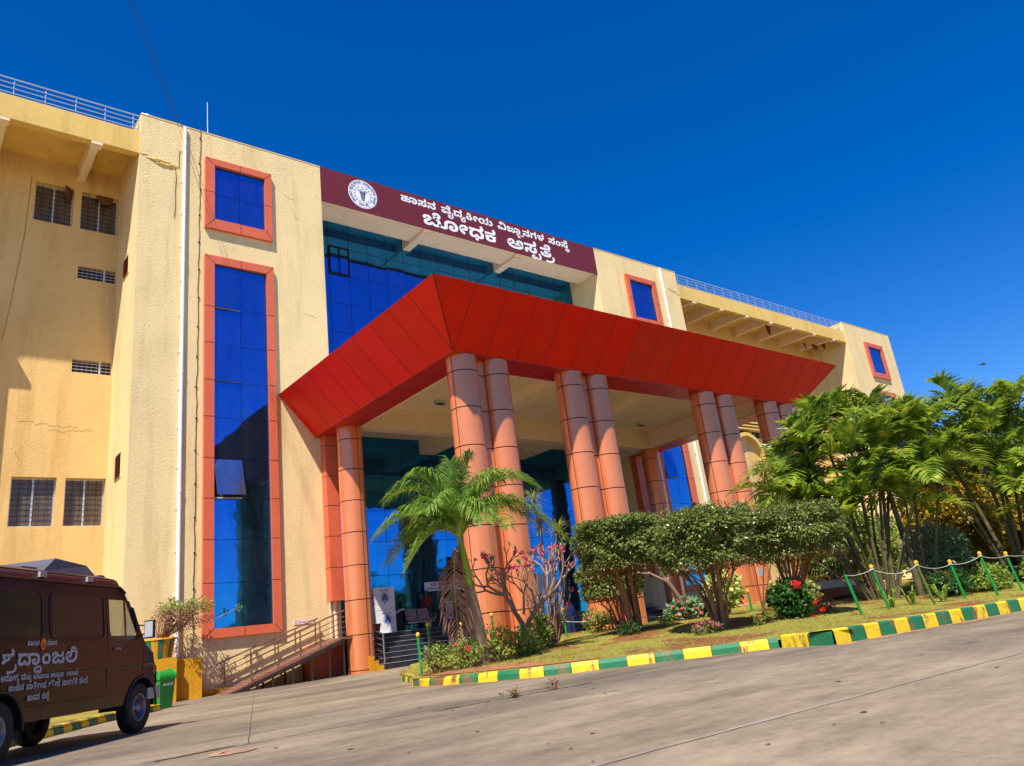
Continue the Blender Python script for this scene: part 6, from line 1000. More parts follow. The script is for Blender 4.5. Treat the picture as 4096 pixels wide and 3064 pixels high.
# ------------------------------------------------------------------ steps, landing, ramp
st = thing('entrance_steps', 'dark granite steps up to the hospital entrance with steel handrail', 'steps', (20, -1.2, -.65))
X0, X1 = 14.38, 31.4
b = MB(); n_ = MB()
for i in range(7):
    y0 = -1.96 + .3 * i; zt = -.62 + .183 * (i + 1)
    xa = X0 - (.2 if i >= 1 else 0) - (.2 if i >= 2 else 0)
    b.box(xa, X1, y0, (YR * S if i == 6 else y0 + .301 - .002), -.8, zt - .012)
    n_.box(xa, X1 + .002, y0 - .012, (YR * S - .01 if i == 6 else y0 + .30), zt - .0119, zt)
    if i == 6: b.box(12.95, xa - .002, -.16, -.01, -.8, zt - .012)
b.build('risers', 'stone', st); n_.build('treads', 'nosing', st)
b = MB()
for x0, x1, zt in ((13.78, 13.975, -.112), (13.977, 14.175, -.295), (14.177, 14.378, -.478)): b.box(x0, x1, -2.0, -1.96 + .3 * (3 if zt > -.2 else 2 if zt > -.4 else 1), -.75, zt)
b.build('stepped_cheek', 'yellow_wall', st, 'ochre painted stepped side wall')
b = MB(); b.tube([(14.45, -1.93, -.62), (14.45, -1.93, .62)], .032, 8); b.tube([(13.99, -.4, .1), (13.99, -.4, 1.15)], .022, 8)
for k in range(5): b.tube([(14.45, -1.93, .60 - k * .22), (13.92, .2 - .35, 1.02 + .25 - k * .20)], .017 if k else .024, 6)
b.build('handrail', 'steel', st)
b = MB(); b.tube([(14.15, .1, .66), (14.15, .1, 1.62)], .03, 8)
for k in range(5): b.tube([(13.85, .1, 1.62 - k * .2), (14.42, .1, 1.60 - k * .2)], .02, 6)
b.build('landing_rail', 'bronze', st)

rp = thing('access_ramp', 'brown tiled wheelchair ramp with steel handrails along the beige wall', 'ramp', (10.9, -.95, -.7))
RZ = lambda x: -.735 + (x - 8.75) * (1.38 / 4.25)
b = MB(); xa, xb_, ya, yb = 8.75, 13.0, -1.74, -.16
b.add([(xa, ya, RZ(xa)), (xb_, ya, RZ(xb_)), (xb_, yb, RZ(xb_)), (xa, yb, RZ(xa)), (xa, ya, RZ(xa) - .05), (xb_, ya, RZ(xb_) - .05), (xb_, yb, RZ(xb_) - .05), (xa, yb, RZ(xa) - .05)],
      [[0, 1, 2, 3], [4, 7, 6, 5], [0, 4, 5, 1], [1, 5, 6, 2], [2, 6, 7, 3], [3, 7, 4, 0]])
for i in range(1, 19):
    x = xa + i * (xb_ - xa) / 19; b.add([(x - .008, ya + .01, RZ(x) + .003), (x + .008, ya + .01, RZ(x) + .006), (x + .008, yb - .01, RZ(x) + .006), (x - .008, yb - .01, RZ(x) + .003)], [[0, 1, 2, 3]], 1)
b.box(13.002, 14.0, ya, yb, .56, .645)
b.build('deck', ['ramp', 'joint'], rp)
b = MB()
b.add([(9.0, ya - .03, RZ(9.0) - .052), (xb_, ya - .03, RZ(xb_) - .052), (xb_, ya - .03, RZ(xb_) - .19), (9.4, ya - .03, RZ(9.4) - .18), (9.0, ya + .03, RZ(9.0) - .052), (xb_, ya + .03, RZ(xb_) - .052), (xb_, ya + .03, RZ(xb_) - .19), (9.4, ya + .03, RZ(9.4) - .18)],
      [[0, 3, 2, 1], [4, 5, 6, 7], [0, 1, 5, 4], [3, 7, 6, 2]])
for x, y in ((9.85, ya), (10.35, ya), (11.05, ya), (11.75, ya), (12.4, ya), (12.95, ya), (10.6, yb - .05), (11.4, yb - .05), (12.1, yb - .05)):
    b.box(x - .03, x + .03, y - .027, y + .027, -.74, RZ(x) - .06 if x < 12.97 else .5)
b.box(9.0, 12.97, ya - .01, ya + .01, -.70, -.67)
b.build('steel_frame', 'ramp_steel', rp)
b = MB(); b.box(12.2, 13.55, -.5, -.02, -.74, .42); b.build('side_panel', 'orange', rp, 'orange panel under the top of the ramp')
for y, xs, xe, x9, nm in ((-1.68, (9.67, 10.58, 11.37, 12.11, 12.9), 0, 13.05, 'front'), (-.21, (9.28, 10.18, 11.05, 11.82, 12.6), 0, 12.7, 'rear')):
    b = MB(); L9 = RZ
    for x in xs: b.tube([(x, y, L9(x)), (x, y, L9(x) + .86)], .024, 8); b.tube([(x, y, L9(x) + .30), (x, y, L9(x) + .62)], .03, 8)
    x0 = xs[0] - .22
    for k, r_ in ((.90, .027), (.70, .015), (.52, .015), (.34, .015), (.17, .015)): b.tube([(x0, y - .02, L9(x0) + k), (x9, y - .02, L9(x9) + k)], r_, 8)
    b.tube([(x0, y - .02, L9(x0) + .90), (x0 - .05, y - .02, L9(x0) + .82)], .03, 8)
    b.build('handrail', 'bronze', rp)

# little notice on the wall
ns = thing('wall_notice', 'small pink and white no smoking notice on the wall above the ramp', 'notice', (12.23, -.012, 1.28))
b = MB(); b.box(11.86, 12.60, -.02, -.004, 1.29, 1.46); b.build('board', 'white', ns)
b = MB(); b.box(11.87, 12.59, -.0215, -.0205, 1.295, 1.305); b.box(11.87, 12.59, -.0215, -.0205, 1.445, 1.455)
disc(b, 11.95, 1.375, .06, -.022, 0, 20, .045); b.box(11.90, 12.0, -.0225, -.0222, 1.368, 1.382)
plane_text(b, 'da pasubscript ma | danocrest aavowelsign va | nivowel'.replace('nivowel', 'ra') + ' | sanocrest aavowelsign da da', (12.04, -.022, 1.335), (1, 0, 0), (0, 0, 1), .07, width=.53)
b.build('print', 'redprint', ns)

# ------------------------------------------------------------------ things on the landing
ZL = .662
kz = thing('display_kiosk', 'tall white health kiosk with blue lung pictures behind the left column', 'kiosk', (16.3, 1.3, ZL))
b = MB(); b.box(15.83, 16.80, 1.12, 1.62, ZL, 2.52); b.box(15.82, 16.81, 1.115, 1.119, 1.60, 1.612, 1); b.build('cabinet', ['white', 'alu'], kz)
def lungs(g, cx, cz, s_, y):
    for sg in (-1, 1):
        P = [(.02, .30), (.07, .36), (.12, .30), (.20, .10), (.26, -.12), (.27, -.28), (.20, -.30), (.10, -.22), (.05, -.16), (.04, .0)]
        g.add([(cx + sg * x * s_, y, cz + z * s_) for x, z in P], [list(range(len(P)))], 0)
    g.add([(cx - .012 * s_, y, cz + .45 * s_), (cx + .012 * s_, y, cz + .45 * s_), (cx + .012 * s_, y, cz), (cx - .012 * s_, y, cz)], [[0, 1, 2, 3]], 0)
    for q in ((-.05, -.5, .05, -.42), (-.09, -.66, .09, -.58)): g.add([(cx + q[0] * s_, y, cz + q[1] * s_), (cx + q[2] * s_, y, cz + q[1] * s_), (cx + q[2] * s_, y, cz + q[3] * s_), (cx + q[0] * s_, y, cz + q[3] * s_)], [[0, 1, 2, 3]], 1)
g = MB(); disc(g, 16.33 / 1, 2.10, .20, 1.1175, 2, 24); disc(g, 16.40, 1.22, .20, 1.1175, 2, 24); lungs(g, 16.33, 2.10, .42, 1.116); lungs(g, 16.40, 1.22, .42, 1.116)
plane_text(g, 'ta livowel | sanocrest aavowelsign tta ka', (16.10, 1.116, 2.38), (1, 0, 0), (0, 0, 1), .045, 1, width=.46); plane_text(g, 'sa tta ka | ra ja', (16.18, 1.116, 2.31), (1, 0, 0), (0, 0, 1), .035, 1, width=.3)
plane_text(g, 'u civowel ta | na ra ka da', (16.15, 1.116, 1.44), (1, 0, 0), (0, 0, 1), .04, 1, width=.45); g.build('print', ['navy', 'teal', M_plain('pale_blue_print', (.35, .42, .75), .5)], kz, 'blue lung pictures and Kannada print')
cd = thing('reception_counter', 'small white topped counter beside the lung kiosk', 'counter', (17.0, 1.5, ZL))
b = MB(); b.box(16.84, 17.25, 1.35, 1.75, ZL, 1.40); b.build('body', 'darkframe', cd)
b = MB(); b.add([(16.82, 1.33, 1.40), (17.35, 1.33, 1.62), (17.35, 1.78, 1.62), (16.82, 1.78, 1.40), (16.82, 1.33, 1.37), (17.35, 1.33, 1.58), (17.35, 1.78, 1.58), (16.82, 1.78, 1.37)], [[0, 1, 2, 3], [4, 7, 6, 5], [0, 4, 5, 1], [1, 5, 6, 2], [3, 7, 4, 0]]); b.build('top', 'white', cd)
bn = thing('waiting_bench', 'two seat perforated steel waiting bench on the landing', 'bench', (18.2, 1.5, ZL))
for k in range(2):
    x0 = 17.62 + k * .62
    b = MB(); b.add([(x0, 1.25, 1.10), (x0 + .56, 1.25, 1.10), (x0 + .56, 1.65, 1.06), (x0, 1.65, 1.06), (x0, 1.25, 1.07), (x0 + .56, 1.25, 1.07), (x0 + .56, 1.65, 1.03), (x0, 1.65, 1.03)], [[0, 1, 2, 3], [4, 7, 6, 5], [0, 4, 5, 1], [1, 5, 6, 2], [3, 7, 4, 0]]); b.build('seat', 'chair', bn)
    b = MB(); b.add([(x0, 1.66, 1.12), (x0 + .56, 1.66, 1.12), (x0 + .54, 1.80, 1.56), (x0 + .02, 1.80, 1.56), (x0, 1.68, 1.12), (x0 + .56, 1.68, 1.12), (x0 + .54, 1.82, 1.56), (x0 + .02, 1.82, 1.56)], [[0, 1, 2, 3], [4, 7, 6, 5], [0, 4, 5, 1], [1, 5, 6, 2], [2, 6, 7, 3], [3, 7, 4, 0]]); b.build('backrest', 'chair', bn)
b = MB(); b.box(17.55, 18.90, 1.44, 1.50, .98, 1.03)
for x in (17.75, 18.68): b.tube([(x, 1.2, ZL + .02), (x, 1.47, ZL + .06), (x, 1.75, ZL + .02)], .02, 6); b.tube([(x, 1.47, ZL + .06), (x, 1.47, 1.0)], .024, 6)
for x in (17.57, 18.86): b.tube([(x, 1.3, 1.06), (x, 1.27, 1.27), (x, 1.6, 1.29), (x, 1.68, 1.15)], .016, 6)
b.build('frame', 'steel', bn)
mb_ = thing('menu_board', 'yellow notice board with numbered black rows beside the palm trunk', 'notice board', (20.85, 2.0, ZL))
b = MB(); b.box(20.45, 21.3, 1.9, 1.95, ZL, 1.76); b.build('board', 'joint', mb_)
b = MB()
for k in range(5):
    z = 1.52 - k * .205; b.box(20.50 if k == 0 else 20.60, 21.26, 1.888, 1.898, z, z + .17)
b.build('panel', 'gold', mb_)
b = MB()
for k in range(5):
    z = 1.53 - k * .205; plane_text(b, ['ka ra ta la ra', 'sa na ra tta ka', 'ma ra na va', 'ta ja va sa', 'ha ga na ra'][k], (20.66, 1.886, z + .08), (1, 0, 0), (0, 0, 1), .045, width=.5); plane_text(b, ['sa ra', 'ta la na', 'ma ra', 'va ja na', 'ra ka'][k], (20.70, 1.886, z + .02), (1, 0, 0), (0, 0, 1), .04, width=.35)
b.build('print', 'joint', mb_)
pb = thing('wall_poster', 'narrow white poster with blue print left of the yellow board', 'poster', (20.3, 2.2, 1.0))
b = MB(); b.box(20.05, 20.42, 2.2, 2.22, 1.02, 1.80); b.build('sheet', 'white', pb)
b = MB()
for k in range(5): plane_text(b, ['ta ra na', 'ka ja', 'sa va ra', 'ma na', 'la ra'][k], (20.10, 2.198, 1.66 - k * .13), (1, 0, 0), (0, 0, 1), .06, width=.26)
b.build('print', 'navy', pb)
sb = thing('entrance_banner', 'long white banner with red and black Kannada writing over the doors', 'banner', (20.2, 2.2, 2.3))
b = MB(); b.box(19.0, 21.5, 2.2, 2.23, 2.30, 2.70); b.build('sheet', 'white', sb)
b = MB(); plane_text(b, TEXT['l1'], (19.3, 2.198, 2.52), (1, 0, 0), (0, 0, 1), .12, width=2.1); b.build('print', 'redprint', sb, 'red upper line of writing')
b = MB(); plane_text(b, TEXT['l2'], (19.1, 2.198, 2.36), (1, 0, 0), (0, 0, 1), .09, width=1.5); b.build('print', 'navy', sb, 'dark lower line of writing')
op = thing('red_sign', 'upright red sign with white letters behind the palm trunk', 'sign', (20.9, 1.9, 3.1))
b = MB(); b.box(20.74, 21.06, 1.85, 1.95, 3.08, 3.86); b.build('panel', 'redprint', op)
def latin(g, ch, ox, oz, s_, y, mi=0, w=.16):
    seg = {'O': [(0, 0, 0, 1), (0, 1, .7, 1), (.7, 1, .7, 0), (.7, 0, 0, 0)], 'P': [(0, 0, 0, 1), (0, 1, .7, 1), (.7, 1, .7, .5), (.7, .5, 0, .5)], 'D': [(0, 0, 0, 1), (0, 1, .6, .85), (.6, .85, .6, .15), (.6, .15, 0, 0)]}[ch]
    for x0, z0, x1, z1 in seg:
        d = Vector((x1 - x0, 0, z1 - z0)); n = Vector((-d.z, 0, d.x)).normalized() * w / 2 * s_; e = d.normalized() * w / 2 * s_
        A, B = Vector((ox + x0 * s_, y, oz + z0 * s_)) - e, Vector((ox + x1 * s_, y, oz + z1 * s_)) + e; g.add([A - n, B - n, B + n, A + n], [[0, 1, 2, 3]], mi)
b = MB()
for k, ch in enumerate('OPD'): latin(b, ch, 20.84, 3.62 - k * .23, .15, 1.846 - .001 * k)
b.build('print', 'white', op)
wn = thing('white_notice', 'small white notice with red edge on the glass above the man in blue', 'notice', (25.6, 2.2, 2.0))
b = MB(); b.box(25.6, 26.2, 2.2, 2.22, 1.75, 2.75); b.box(25.58, 26.22, 2.205, 2.215, 1.73, 2.77, 1); b.build('sheet', ['white', 'redprint'], wn)
# potted plant on the steps
pt = thing('potted_plant', 'spindly potted plant in a terracotta pot at the top of the steps', 'potted plant', (15.25, .0, ZL))
b = MB(); b.lathe([(.0, 0), (.11, 0), (.17, .32), (.19, .33), (.19, .38), (.165, .38), (.15, .34), (.0, .34)], (15.25, 0, ZL), 16); b.build('pot', 'terracotta', pt)
b = MB(); b.tube([(15.25, 0, 1.0), (15.22, 0, 1.5), (15.15, 0, 2.05)], [.014, .011, .008], 6); b.tube([(15.23, 0, 1.0), (15.1, .02, 1.4)], .008, 5); b.build('stem', 'bark', pt)
b = MB(); rr = random.Random(9)
for c_ in ((15.15, 0, 2.05), (15.15, 0, 1.95), (15.17, 0, 1.78)):
    for k in range(12):
        a = rr.uniform(0, 2 * PI); e = rr.uniform(-.2, .9); d = Vector((math.cos(a) * math.cos(e), math.sin(a) * math.cos(e), math.sin(e))); s_ = d.cross(Vector((0, 0, 1))).normalized() * .014
        p = Vector(c_); q = p + d * .15; t = q + d * .1 - Vector((0, 0, .03)); b.add([p, q - s_, t, q + s_], [[0, 1, 2, 3]])
b.build('leaves', 'leaf_dark', pt)

# ------------------------------------------------------------------ posts and rope
def fpost(x, y, h, lab, tilt=(0, 0), gold=True, mat='green_post'):
    z = LZ(x, y) if in_lawn(x, y) or True else gz(x, y)
    t = thing('rope_post', lab, 'post', (x, y, z), 'green posts with yellow knobs along the lawn edge')
    b = MB(); top = Vector((x + tilt[0], y + tilt[1], z + h)); b.tube([(x, y, z - .05), top], .029, 10); b.build('shaft', mat, t)
    if gold:
        b = MB(); b.lathe([(.0, -.01), (.036, -.01), (.038, .015), (.045, .04), (.03, .075), (.0, .085)], top, 12); b.build('knob', 'yellow_cap', t)
    return top
P1 = fpost(8.74, -13.73, .77, 'first green post at the rounded kerb tip, nearest the steps', (-.02, 0))
P2 = fpost(9.3, -13.3, .95, 'taller green post just right of the kerb tip post, before the steps', (-.05, .0))
P3 = fpost(11.4, -11.5, .85, 'faded green post half hidden by the dead palm frond', (-.05, 0), True, 'stalk')
P4 = fpost(11.5, -12.65, .93, 'green post in front of the first of the double columns', (-.03, 0))
P5 = fpost(12.53, -12.37, .83, 'green post behind the forked flowering tree', (0, 0))
P6 = fpost(14.3, -12.1, .70, 'green post with flowers round it near the man in blue', (-.02, 0))
P7 = fpost(15.04, -13.11, .58, 'dark brown post beside the left umbrella tree', (0, 0), False, 'bark')
P8 = fpost(17.84, -15.49, .48, 'short thin green post at the foot of the third columns', (0, 0))
G0 = fpost(15.35, -19.8, .80, 'bare topped green post at the near end of the rope by the bend', (-.20, .06), False)
G1 = fpost(16.6, -19.75, .86, 'second roped green post, between lily leaves and palms', (-.20, .06))
G2 = fpost(17.5, -20.3, .86, 'faded green post leaning before the palm stems', (-.22, .06), True, 'stalk')
G3 = fpost(19.2, -20.25, .80, 'green post behind dry leaves right of the faded one', (-.16, .05))
G4 = fpost(19.7, -20.75, .92, 'tall green post near the yellow bush, second from the picture edge', (-.2, .05))
G5 = fpost(21.2, -20.75, .85, 'green post closest to the right edge of the picture', (-.18, .05))
G6 = (22.9, -21.1, .35)
def rope(a, c, sag, n=10):
    a, c = Vector(a), Vector(c); return [a.lerp(c, i / n) - Vector((0, 0, sag * 4 * (i / n) * (1 - i / n))) for i in range(n + 1)]
rp1 = MB()
for a, c, s_ in ((G0, G1, .04), (G1, G2, .13), (G2, G3, .08), (G3, G4, .06), (G4, G5, .05), (G5, G6, .04)):
    rp1.tube(rope(Vector(a) - Vector((0, 0, .02)), Vector(c) - Vector((0, 0, .02)), s_), .0055, 6)
for q in (G1, G2, G3, G4, G5): rp1.tube([Vector(q) + Vector((.045 * math.cos(t), .045 * math.sin(t), -.02)) for t in [PI * k / 4 for k in range(9)]], .008, 5)
tag(rp1.build('rope', 'rope'), 'white rope slung between the green posts on the right', 'rope')
rp2 = MB()
for a, c, s_ in ((P1, P2, .14), (P2, P4, .12), (P4, P5, .06), (P5, P6, .06), (P6, P7, .05), (P3, P4, .08), (P7, P8, .10)):
    rp2.tube(rope(Vector(a) - Vector((0, 0, .28)), Vector(c) - Vector((0, 0, .28)), s_), .006, 5)
tag(rp2.build('rope', 'rope'), 'thin white rope tied along the posts before the steps', 'rope')

# tiled ledge, sign on a stake, thin pole, hose
lg = thing('tiled_ledge', 'low garden ledge with pale tiles above maroon tiles', 'ledge', (22.6, -15.5, -.15))
R_ = Matrix.Rotation(math.atan2(1.1, 3.8), 3, 'Z')
b = MB(); b.bbox((22.7, -15.45, .02), (2.0, .35, .12), R_); b.build('tiled_base', M_plain('maroon_tile', (.30, .06, .045), .5, var=.2, vs=5), lg)
b = MB(); b.bbox((23.0, -15.15, .26), (1.8, .3, .125), R_); b.build('tiled_seat', M_plain('pale_green_tile', (.55, .60, .50), .4, var=.15, vs=4), lg)
b = MB(); b.bbox((22.7, -15.45, .147), (2.03, .38, .012), R_); b.bbox((23.0, -15.15, .393), (1.83, .33, .012), R_); b.build('coping', 'palebark', lg)
sg = thing('stake_sign', 'small pale blue sign on a thin stake by the columns', 'sign', (21.6, -13.5, 0))
b = MB(); b.box(21.42, 21.75, -13.52, -13.50, .80, 1.04); b.build('board', 'alu', sg); b = MB(); b.tube([(21.62, -13.48, 0), (21.60, -13.48, .9)], .012, 6); b.build('stake', 'bark', sg)
b = MB(); b.tube([(26.7, -13.45, .1), (26.4, -13.6, 1.5)], .035, 8); tag(b.build('garden_pole', 'alu'), 'thin pale metal pole standing behind the tiled ledge', 'pole')
b = MB(); P = [(11.7, -14.3), (12.3, -14.7), (13.0, -15.0), (13.6, -15.3), (14.2, -15.9)]
b.tube([(x, y, LZ(x, y) + .02) for x, y in P], .016, 6); tag(b.build('garden_hose', 'black'), 'black hose lying across the grass', 'hose')

# ------------------------------------------------------------------ left corner: bin, planters
bi = thing('wheelie_bin', 'bright green litter bin standing behind the van nose', 'bin', (6.05, -4.85, -.74), rotz=.5, local=True); bi.scale = (.86, .86, .86)
b = MB(); b.add([(x * k, y * k, z) for z, k in ((0, .8), (.85, 1)) for x, y in ((-.3, -.27), (.3, -.27), (.3, .27), (-.3, .27))], [[3, 2, 1, 0], [0, 1, 5, 4], [1, 2, 6, 5], [2, 3, 7, 6], [3, 0, 4, 7]]); b.box(-.33, .33, -.30, .30, .85, .90)
b.build('body', 'bin', bi)
b = MB(); n = 12; v = []
for x in (-.31, .31):
    for i in range(n + 1): t = PI * i / n; v.append((x, -.28 * math.cos(t), .90 + .22 * math.sin(t)))
b.add(v, [[i, i + 1, n + 2 + i, n + 1 + i] for i in range(n - 3)] + [list(range(n + 1)), list(range(n + 1, 2 * n + 2))[::-1]][:1])
b.tube([(x_, -.29 * math.cos(t), .90 + .24 * math.sin(t)) for x_ in (.31,) for t in [PI * i / 10 for i in range(11)]], .022, 6)
b.tube([(-.31, -.29 * math.cos(t), .90 + .24 * math.sin(t)) for t in [PI * i / 10 for i in range(11)]], .022, 6)
b.build('hood', 'bin', bi)
b = MB(); plane_text(b, 'ha sa na', (-.2, -.285, .66), (1, 0, 0), (0, 0, 1), .07, width=.4); b.build('print', 'white', bi)
b = MB(); b.lathe([(0, -.03), (.09, -.03), (.09, .03), (0, .03)], (-.25, .22, .09), 14, axis='x'); b.lathe([(0, -.03), (.09, -.03), (.09, .03), (0, .03)], (.25, .22, .09), 14, axis='x'); b.build('wheels', 'black', bi)
pw = thing('garden_wall', 'low ochre wall at the building foot beside the ramp', 'wall', (7.6, -.6, -.74))
b = MB(); b.box(7.46, 8.34, -.85, -.01, -.78, .54); b.box(6.0, 7.457, -1.2, -.01, -.78, .62); b.box(8.342, 9.6, -.3, -.01, -.78, -.52); b.build('masonry', 'yellow_wall', pw)
pl = thing('striped_planter', 'round planter painted in green and ochre stripes on the low ochre wall', 'planter', (6.95, -.75, .62))
b = MB(); n = 36; r0, r1 = .46, .56; zb, zt = .62, 1.18
for i in range(n):
    a0, a1 = 2 * PI * i / n, 2 * PI * (i + 1) / n
    b.add([(6.95 + r0 * math.cos(a0), -.75 + r0 * math.sin(a0), zb), (6.95 + r0 * math.cos(a1), -.75 + r0 * math.sin(a1), zb), (6.95 + r1 * math.cos(a1), -.75 + r1 * math.sin(a1), zt), (6.95 + r1 * math.cos(a0), -.75 + r1 * math.sin(a0), zt)], [[0, 1, 2, 3]], (i // 2) % 2)
b.lathe([(r1 + .02, zt), (r1 + .02, zt + .05), (.48, zt + .05), (.46, zt - .08), (0, zt - .08)], (6.95, -.75, 0), n, 0); b.build('tub', ['yellow_wall', 'kerb_g'], pl)

# overhead wires, bird
for k, (a, c) in enumerate((((7.5, -.06, 21.5), (2.9, -9.2, 20.3)), ((7.68, -.06, 21.45), (3.05, -9.3, 20.26)))):
    b = MB(); b.tube(rope(a, c, .12, 14), .011, 5)
    tag(b.build('overhead_wire', 'cable'), ['thin overhead wire, the left one of the pair above the roof', 'thin overhead wire, the right one of the pair above the roof'][k], 'wire', 'overhead wires')
b = MB(); c_ = Vector((65.78, -7.77, 15.66)); f_ = Vector((.72, -.69, 0)); u_ = Vector((0, 0, 1)); s_ = Vector((.69, .72, 0))
b.tube([c_ - f_ * .28, c_ - f_ * .12, c_ + f_ * .1, c_ + f_ * .2, c_ + f_ * .28], [.02, .06, .07, .045, .01], 8)
for sg_ in (-1, 1): b.add([c_ + f_ * .1, c_ + s_ * .35 * sg_ + u_ * .06 + f_ * .02, c_ + s_ * .62 * sg_ - f_ * .1, c_ + s_ * .3 * sg_ - f_ * .1, c_ - f_ * .08], [[0, 1, 2, 3, 4]])
b.add([c_ - f_ * .2, c_ - f_ * .42 + s_ * .07, c_ - f_ * .42 - s_ * .07], [[0, 1, 2]])
tag(b.build('bird', 'joint'), 'small dark bird flying in the blue sky on the right', 'bird')

# ------------------------------------------------------------------ vegetation
UP = Vector((0, 0, 1)); RT = Vector((.762, -.648, 0)); FW = Vector((.648, .762, 0))
def leaf(g, p, d, n_, l, w, mi=0, fold=.25):
    """pointed leaf: two triangles pairs folded along the midrib"""
    d = d.normalized(); s_ = d.cross(n_)
    if s_.length < 1e-4: s_ = d.cross(Vector((1, 0, .3)))
    s_.normalize(); u = s_.cross(d) * w * fold
    g.v += [p, p + d * l * .45 + s_ * w - u, p + d * l, p + d * l * .45 - s_ * w - u]
    o = len(g.v) - 4; g.f += [[o, o + 1, o + 2], [o, o + 2, o + 3]]; g.m += [mi, mi]; g.sm += [False, False]
def rv(r): 
    a = r.uniform(0, 2 * PI); z = r.uniform(-1, 1); k = math.sqrt(1 - z * z); return Vector((k * math.cos(a), k * math.sin(a), z))

def topiary(name, lab, base, c, rx, rz, n, seed, stems=9, tr=.045, grp='clipped umbrella trees on the lawn'):
    r = random.Random(seed); base = Vector((base[0], base[1], LZ(*base) - .03)); c = Vector(c)
    t = thing(name, lab, 'tree', base, grp)
    g = MB()
    for i in range(n):
        a = r.uniform(0, 2 * PI); v = r.random()
        if v < .34:                                   # flat clipped top
            q = math.sqrt(r.random()); x, y = q * math.cos(a), q * math.sin(a)
            z = .90 - .42 * q ** 4 + r.uniform(-.10, .05)
        elif v < .70:                                 # side wall
            z = r.uniform(-.95, .8); q = (1 - .10 * max(0, z) ** 4) * (1 - .26 * max(0, -z) ** 2) - abs(r.gauss(0, .06)); x, y = q * math.cos(a), q * math.sin(a)
        else:
            q = math.sqrt(r.random()) * .85; x, y = q * math.cos(a), q * math.sin(a); z = r.uniform(-.85, .7) + .5 * (q - 1) * -.5
        lump = 1 + .22 * mnoise.noise(Vector((x * 2.2, y * 2.2, z * 2.2 + seed)))
        p = c + Vector((x * rx * lump, y * rx * lump, z * rz * lump))
        if mnoise.noise(p * 3.1) > .36: continue
        out = Vector((x, y, z * .5 + .35)).normalized(); d = (out + rv(r) * .8 + Vector((0, 0, -.55))).normalized()
        leaf(g, p, d, (out + rv(r) * .5), r.uniform(.06, .105), r.uniform(.020, .032))
    for i in range(int(n * .05)):                     # straggling shoots
        a = r.uniform(0, 2 * PI); q = r.uniform(.85, 1.0); p = c + Vector((q * rx * math.cos(a), q * rx * math.sin(a), r.uniform(-1.12, -.8) * rz if r.random() < .5 else r.uniform(.85, 1.0) * rz))
        leaf(g, p, rv(r), rv(r), .07, .016)
    dr = g
    for i in range(int(n * .07)):                     # dead leaves and twig tips under the crown
        a = r.uniform(0, 2 * PI); q = math.sqrt(r.random()) * .95; p = c + Vector((q * rx * math.cos(a), q * rx * math.sin(a), -rz * (.92 + (1 - q) * .2) - abs(r.gauss(0, .05))))
        leaf(dr, p, (rv(r) - UP * .4).normalized(), rv(r), r.uniform(.035, .07), .013, r.choice((1, 1, 0)))
    g.build('crown', ['leaf_ficus', 'leaf_dry'], t)
    g = MB()
    for i in range(stems):
        a = 2 * PI * i / stems + r.uniform(-.3, .3); q = r.uniform(.25, .95)
        b0 = base + Vector((math.cos(a) * .10, math.sin(a) * .10, -.03))
        tip = c + Vector((math.cos(a) * rx * q * .8, math.sin(a) * rx * q * .8, -.35 * rz + r.uniform(-.1, .2)))
        mid = b0.lerp(tip, .45); mid.x -= math.cos(a) * rx * q * .14; mid.y -= math.sin(a) * rx * q * .14
        P = [b0, b0.lerp(mid, .5) + rv(r) * .02, mid + rv(r) * .03, mid.lerp(tip, .55) + rv(r) * .04, tip]
        w = tr * r.uniform(.6, 1.2); g.tube(P, [w * 1.35, w, w * .85, w * .6, w * .3], 7)
        for k in range(4):                            # twigs
            p0 = mid.lerp(tip, r.uniform(.1, .9)); p1 = p0 + Vector((math.cos(a) * r.uniform(-.1, .45) * rx, math.sin(a) * r.uniform(-.1, .45) * rx, .3 * rz + r.uniform(0, .25))) + rv(r) * .12
            g.tube([p0, p0.lerp(p1, .5) + rv(r) * .04, p1], [w * .4, w * .25, w * .12], 5)
    g.lathe([(.20, -.05), (.15, .10), (.12, .24), (.0, .26)], base, 12)
    g.build('trunk', 'bark', t)
    return t
topiary('umbrella_tree', 'clipped umbrella tree nearest the forked flowering tree, left of the row', (13.44, -15.44), (12.97, -15.72, 1.68), .93, .54, 17000, 1, 10, .05)
topiary('umbrella_tree', 'middle clipped umbrella tree of the front row, above pink ground flowers', (13.48, -17.77), (13.1, -17.98, 1.42), 1.0, .58, 18500, 2, 9, .045)
topiary('umbrella_tree', 'clipped umbrella tree behind the red flowered bush, right of the row', (15.59, -18.14), (15.45, -18.65, 1.40), 1.0, .53, 17000, 3, 10, .045)
topiary('umbrella_tree', 'small clipped tree tucked behind the left umbrella tree', (15.22, -13.29), (14.9, -13.4, 1.06), .82, .42, 9000, 4, 8, .035)
topiary('umbrella_tree', 'small dark clipped tree by the thin pole and tiled ledge', (23.37, -14.8), (23.2, -14.94, 1.0), .85, .42, 9000, 5, 8, .035)

